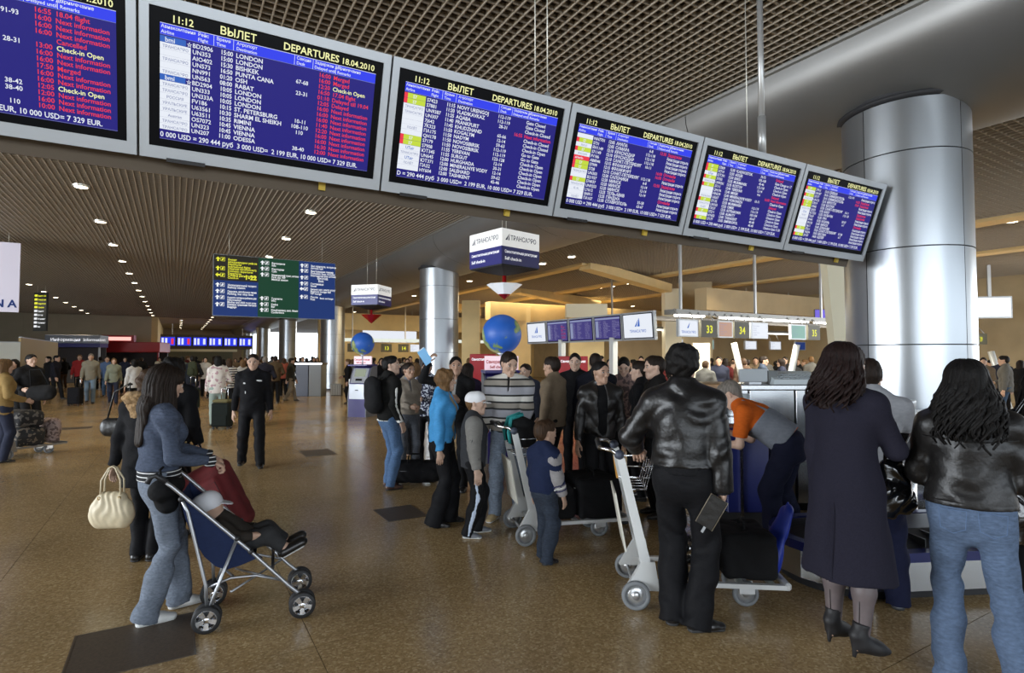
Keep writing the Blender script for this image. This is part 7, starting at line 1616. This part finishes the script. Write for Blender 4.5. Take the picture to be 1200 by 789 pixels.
# crowd at distance: rows of people that nothing in the photo tells apart
rr = random.Random(11); cols_ = [BK, BK, NV, BR, GR, (.20,.15,.10), (.12,.02,.02), WH, (.06,.08,.12), BK]
n_ = 0
for (x0, x1, z0, z1, n, grp, lab) in ((184, 400, 28, 40, 34, 'far crowd in the main hall', 'traveller in the far crowd of the main hall'), (404, 440, 20, 26, 5, 'crowd behind the lone kiosk', 'traveller in the crowd behind the lone kiosk'),
      (440, 492, 17, 26, 12, 'crowd at counters 12 to 14', 'traveller queueing before counters 12 to 14'), (545, 600, 14, 22, 7, 'crowd behind the nearer kiosk', 'traveller in the crowd behind the nearer kiosk'), (700, 815, 15, 22, 12, 'crowd behind the screen row', 'traveller behind the row of screens'),
      (822, 955, 13.5, 20, 18, 'crowd below the counter signs', 'traveller waiting below the numbered counter signs'), (1145, 1200, 14, 18, 5, 'crowd right of the near column', 'traveller in the hall right of the near column')):
    for i in range(n):
        px = x0+(x1-x0)*(i+.5*rr.random()+.25)/n; z = rr.uniform(z0, z1); k = rr.choice(('sm','sf','sm','wm','mf'))
        for _ in range(40):
            v = at_depth(px, z)
            if all((v.x-a)**2+(v.y-b)**2 > .36 for a, b in PLACED) and all((v.x-6.8)**2+(v.y-c)**2 > 1.0 for c in (3.04, 15.7, 29.1, 42.4)): break
            z = rr.uniform(z0, z1+1); px += rr.uniform(-3, 3)
        tc = rr.choice(cols_); nm_ = {BK:'black', NV:'navy', BR:'brown', GR:'grey', WH:'white'}.get(tc, 'tan' if tc[0] > .15 else 'dark red' if tc[0] > .1 else 'slate blue')
        T_(px, z, rr.uniform(1.56, 1.74), rr.choice((0, 15, -20, 170, 180, 90, -80)), k, tc, rr.choice((BK, BK, NV, JN)), rr.choice((0,0,1,1,2,3)), '%s-clad %s, %d%s from the left' % (nm_, lab, i+1, {1:'st',2:'nd',3:'rd'}.get((i+1) % 10 if not 10 < i+1 < 14 else 0, 'th')), grp)
# luggage of the distant travellers
def trolley_case(px, z, s, col, label, top=None):
    q = at_depth(px, z); t = thing('trolley_case', label, 'suitcase', (q.x, q.y, 0), -YAW); m = cloth('case_%02d%02d%02d' % tuple(int(x*99) for x in col), col)
    MB().box((-.21*s,-.13*s,.05), (.21*s,.13*s,.62*s), None, .03).build('case', m, t); MB().box((-.17*s,-.155*s,.09*s), (.17*s,-.128*s,.34*s), None, .008).build('front_pocket', m, t)
    MB().tube([(-.08,.1*s,.62*s), (-.08,.1*s,.95*s), (.08,.1*s,.95*s), (.08,.1*s,.62*s)], .009, 8).build('pull_handle', M_CHR, t)
    for x in (-.17*s,.17*s): wheel(t, (x,.08*s,.035), .035, .03, tyre=M_RUBB)
    for x in (-.17*s,.17*s): B((x-.02,-.1*s,0), (x+.02,-.06*s,.05)).build('foot', M_RUBB, t)
    if top: MB().box((-.19*s,-.14*s,.625*s), (.19*s,.14*s,.70*s), None, .03).build('folded_cover', cloth('cover_olive', top), t)
    return t
trolley_case(262, 13.3, 0.98, (.018,.024,.022), 'dark green trolley suitcase standing behind the floral-jacketed woman', (.22,.20,.10))
trolley_case(90, 19.6, 1.0, (.015,.015,.018), 'black trolley case pulled by the man in beige jacket')
trolley_case(225, 18.3, 1.1, (.03,.045,.04), 'dark green case held by the rucksack wearer')
q = at_depth(226, 18.6); rk_ = thing('rucksack', 'olive green rucksack on the back of a distant traveller', 'rucksack', (q.x, q.y, 1.05), -YAW)
T = Sdf(); T.cap((0,0,.10), (0,0,.38), (.17,.10), (.14,.08), k=.03); part_np('bag_body', *T.mesh(.02, folds(.006)), cloth('rucksack_olive', (.06,.07,.04)), rk_); T = Sdf(); T.cap((0,-.10,.10), (0,-.10,.20), (.11,.05), k=.03); part_np('front_pocket', *T.mesh(.02), cloth('rucksack_olive', BK), rk_)
q = at_depth(50, 11.2); sb = thing('shoulder_bag', 'large black shoulder bag carried by the man in black near the left edge', 'shoulder bag', (q.x, q.y, .82), -YAW)
T = Sdf(); T.cap((-.16,0,.14), (.16,0,.16), (.10,.15), u=(0,1,0), k=.03); part_np('bag_body', *T.mesh(.016, folds(.008)), M_BAGB, sb); MB().tube([(-.2,0,.22), (-.24,.0,.60), (-.05,.02,.62), (.2,0,.24)], .012, 6).build('strap', M_BAGB, sb)
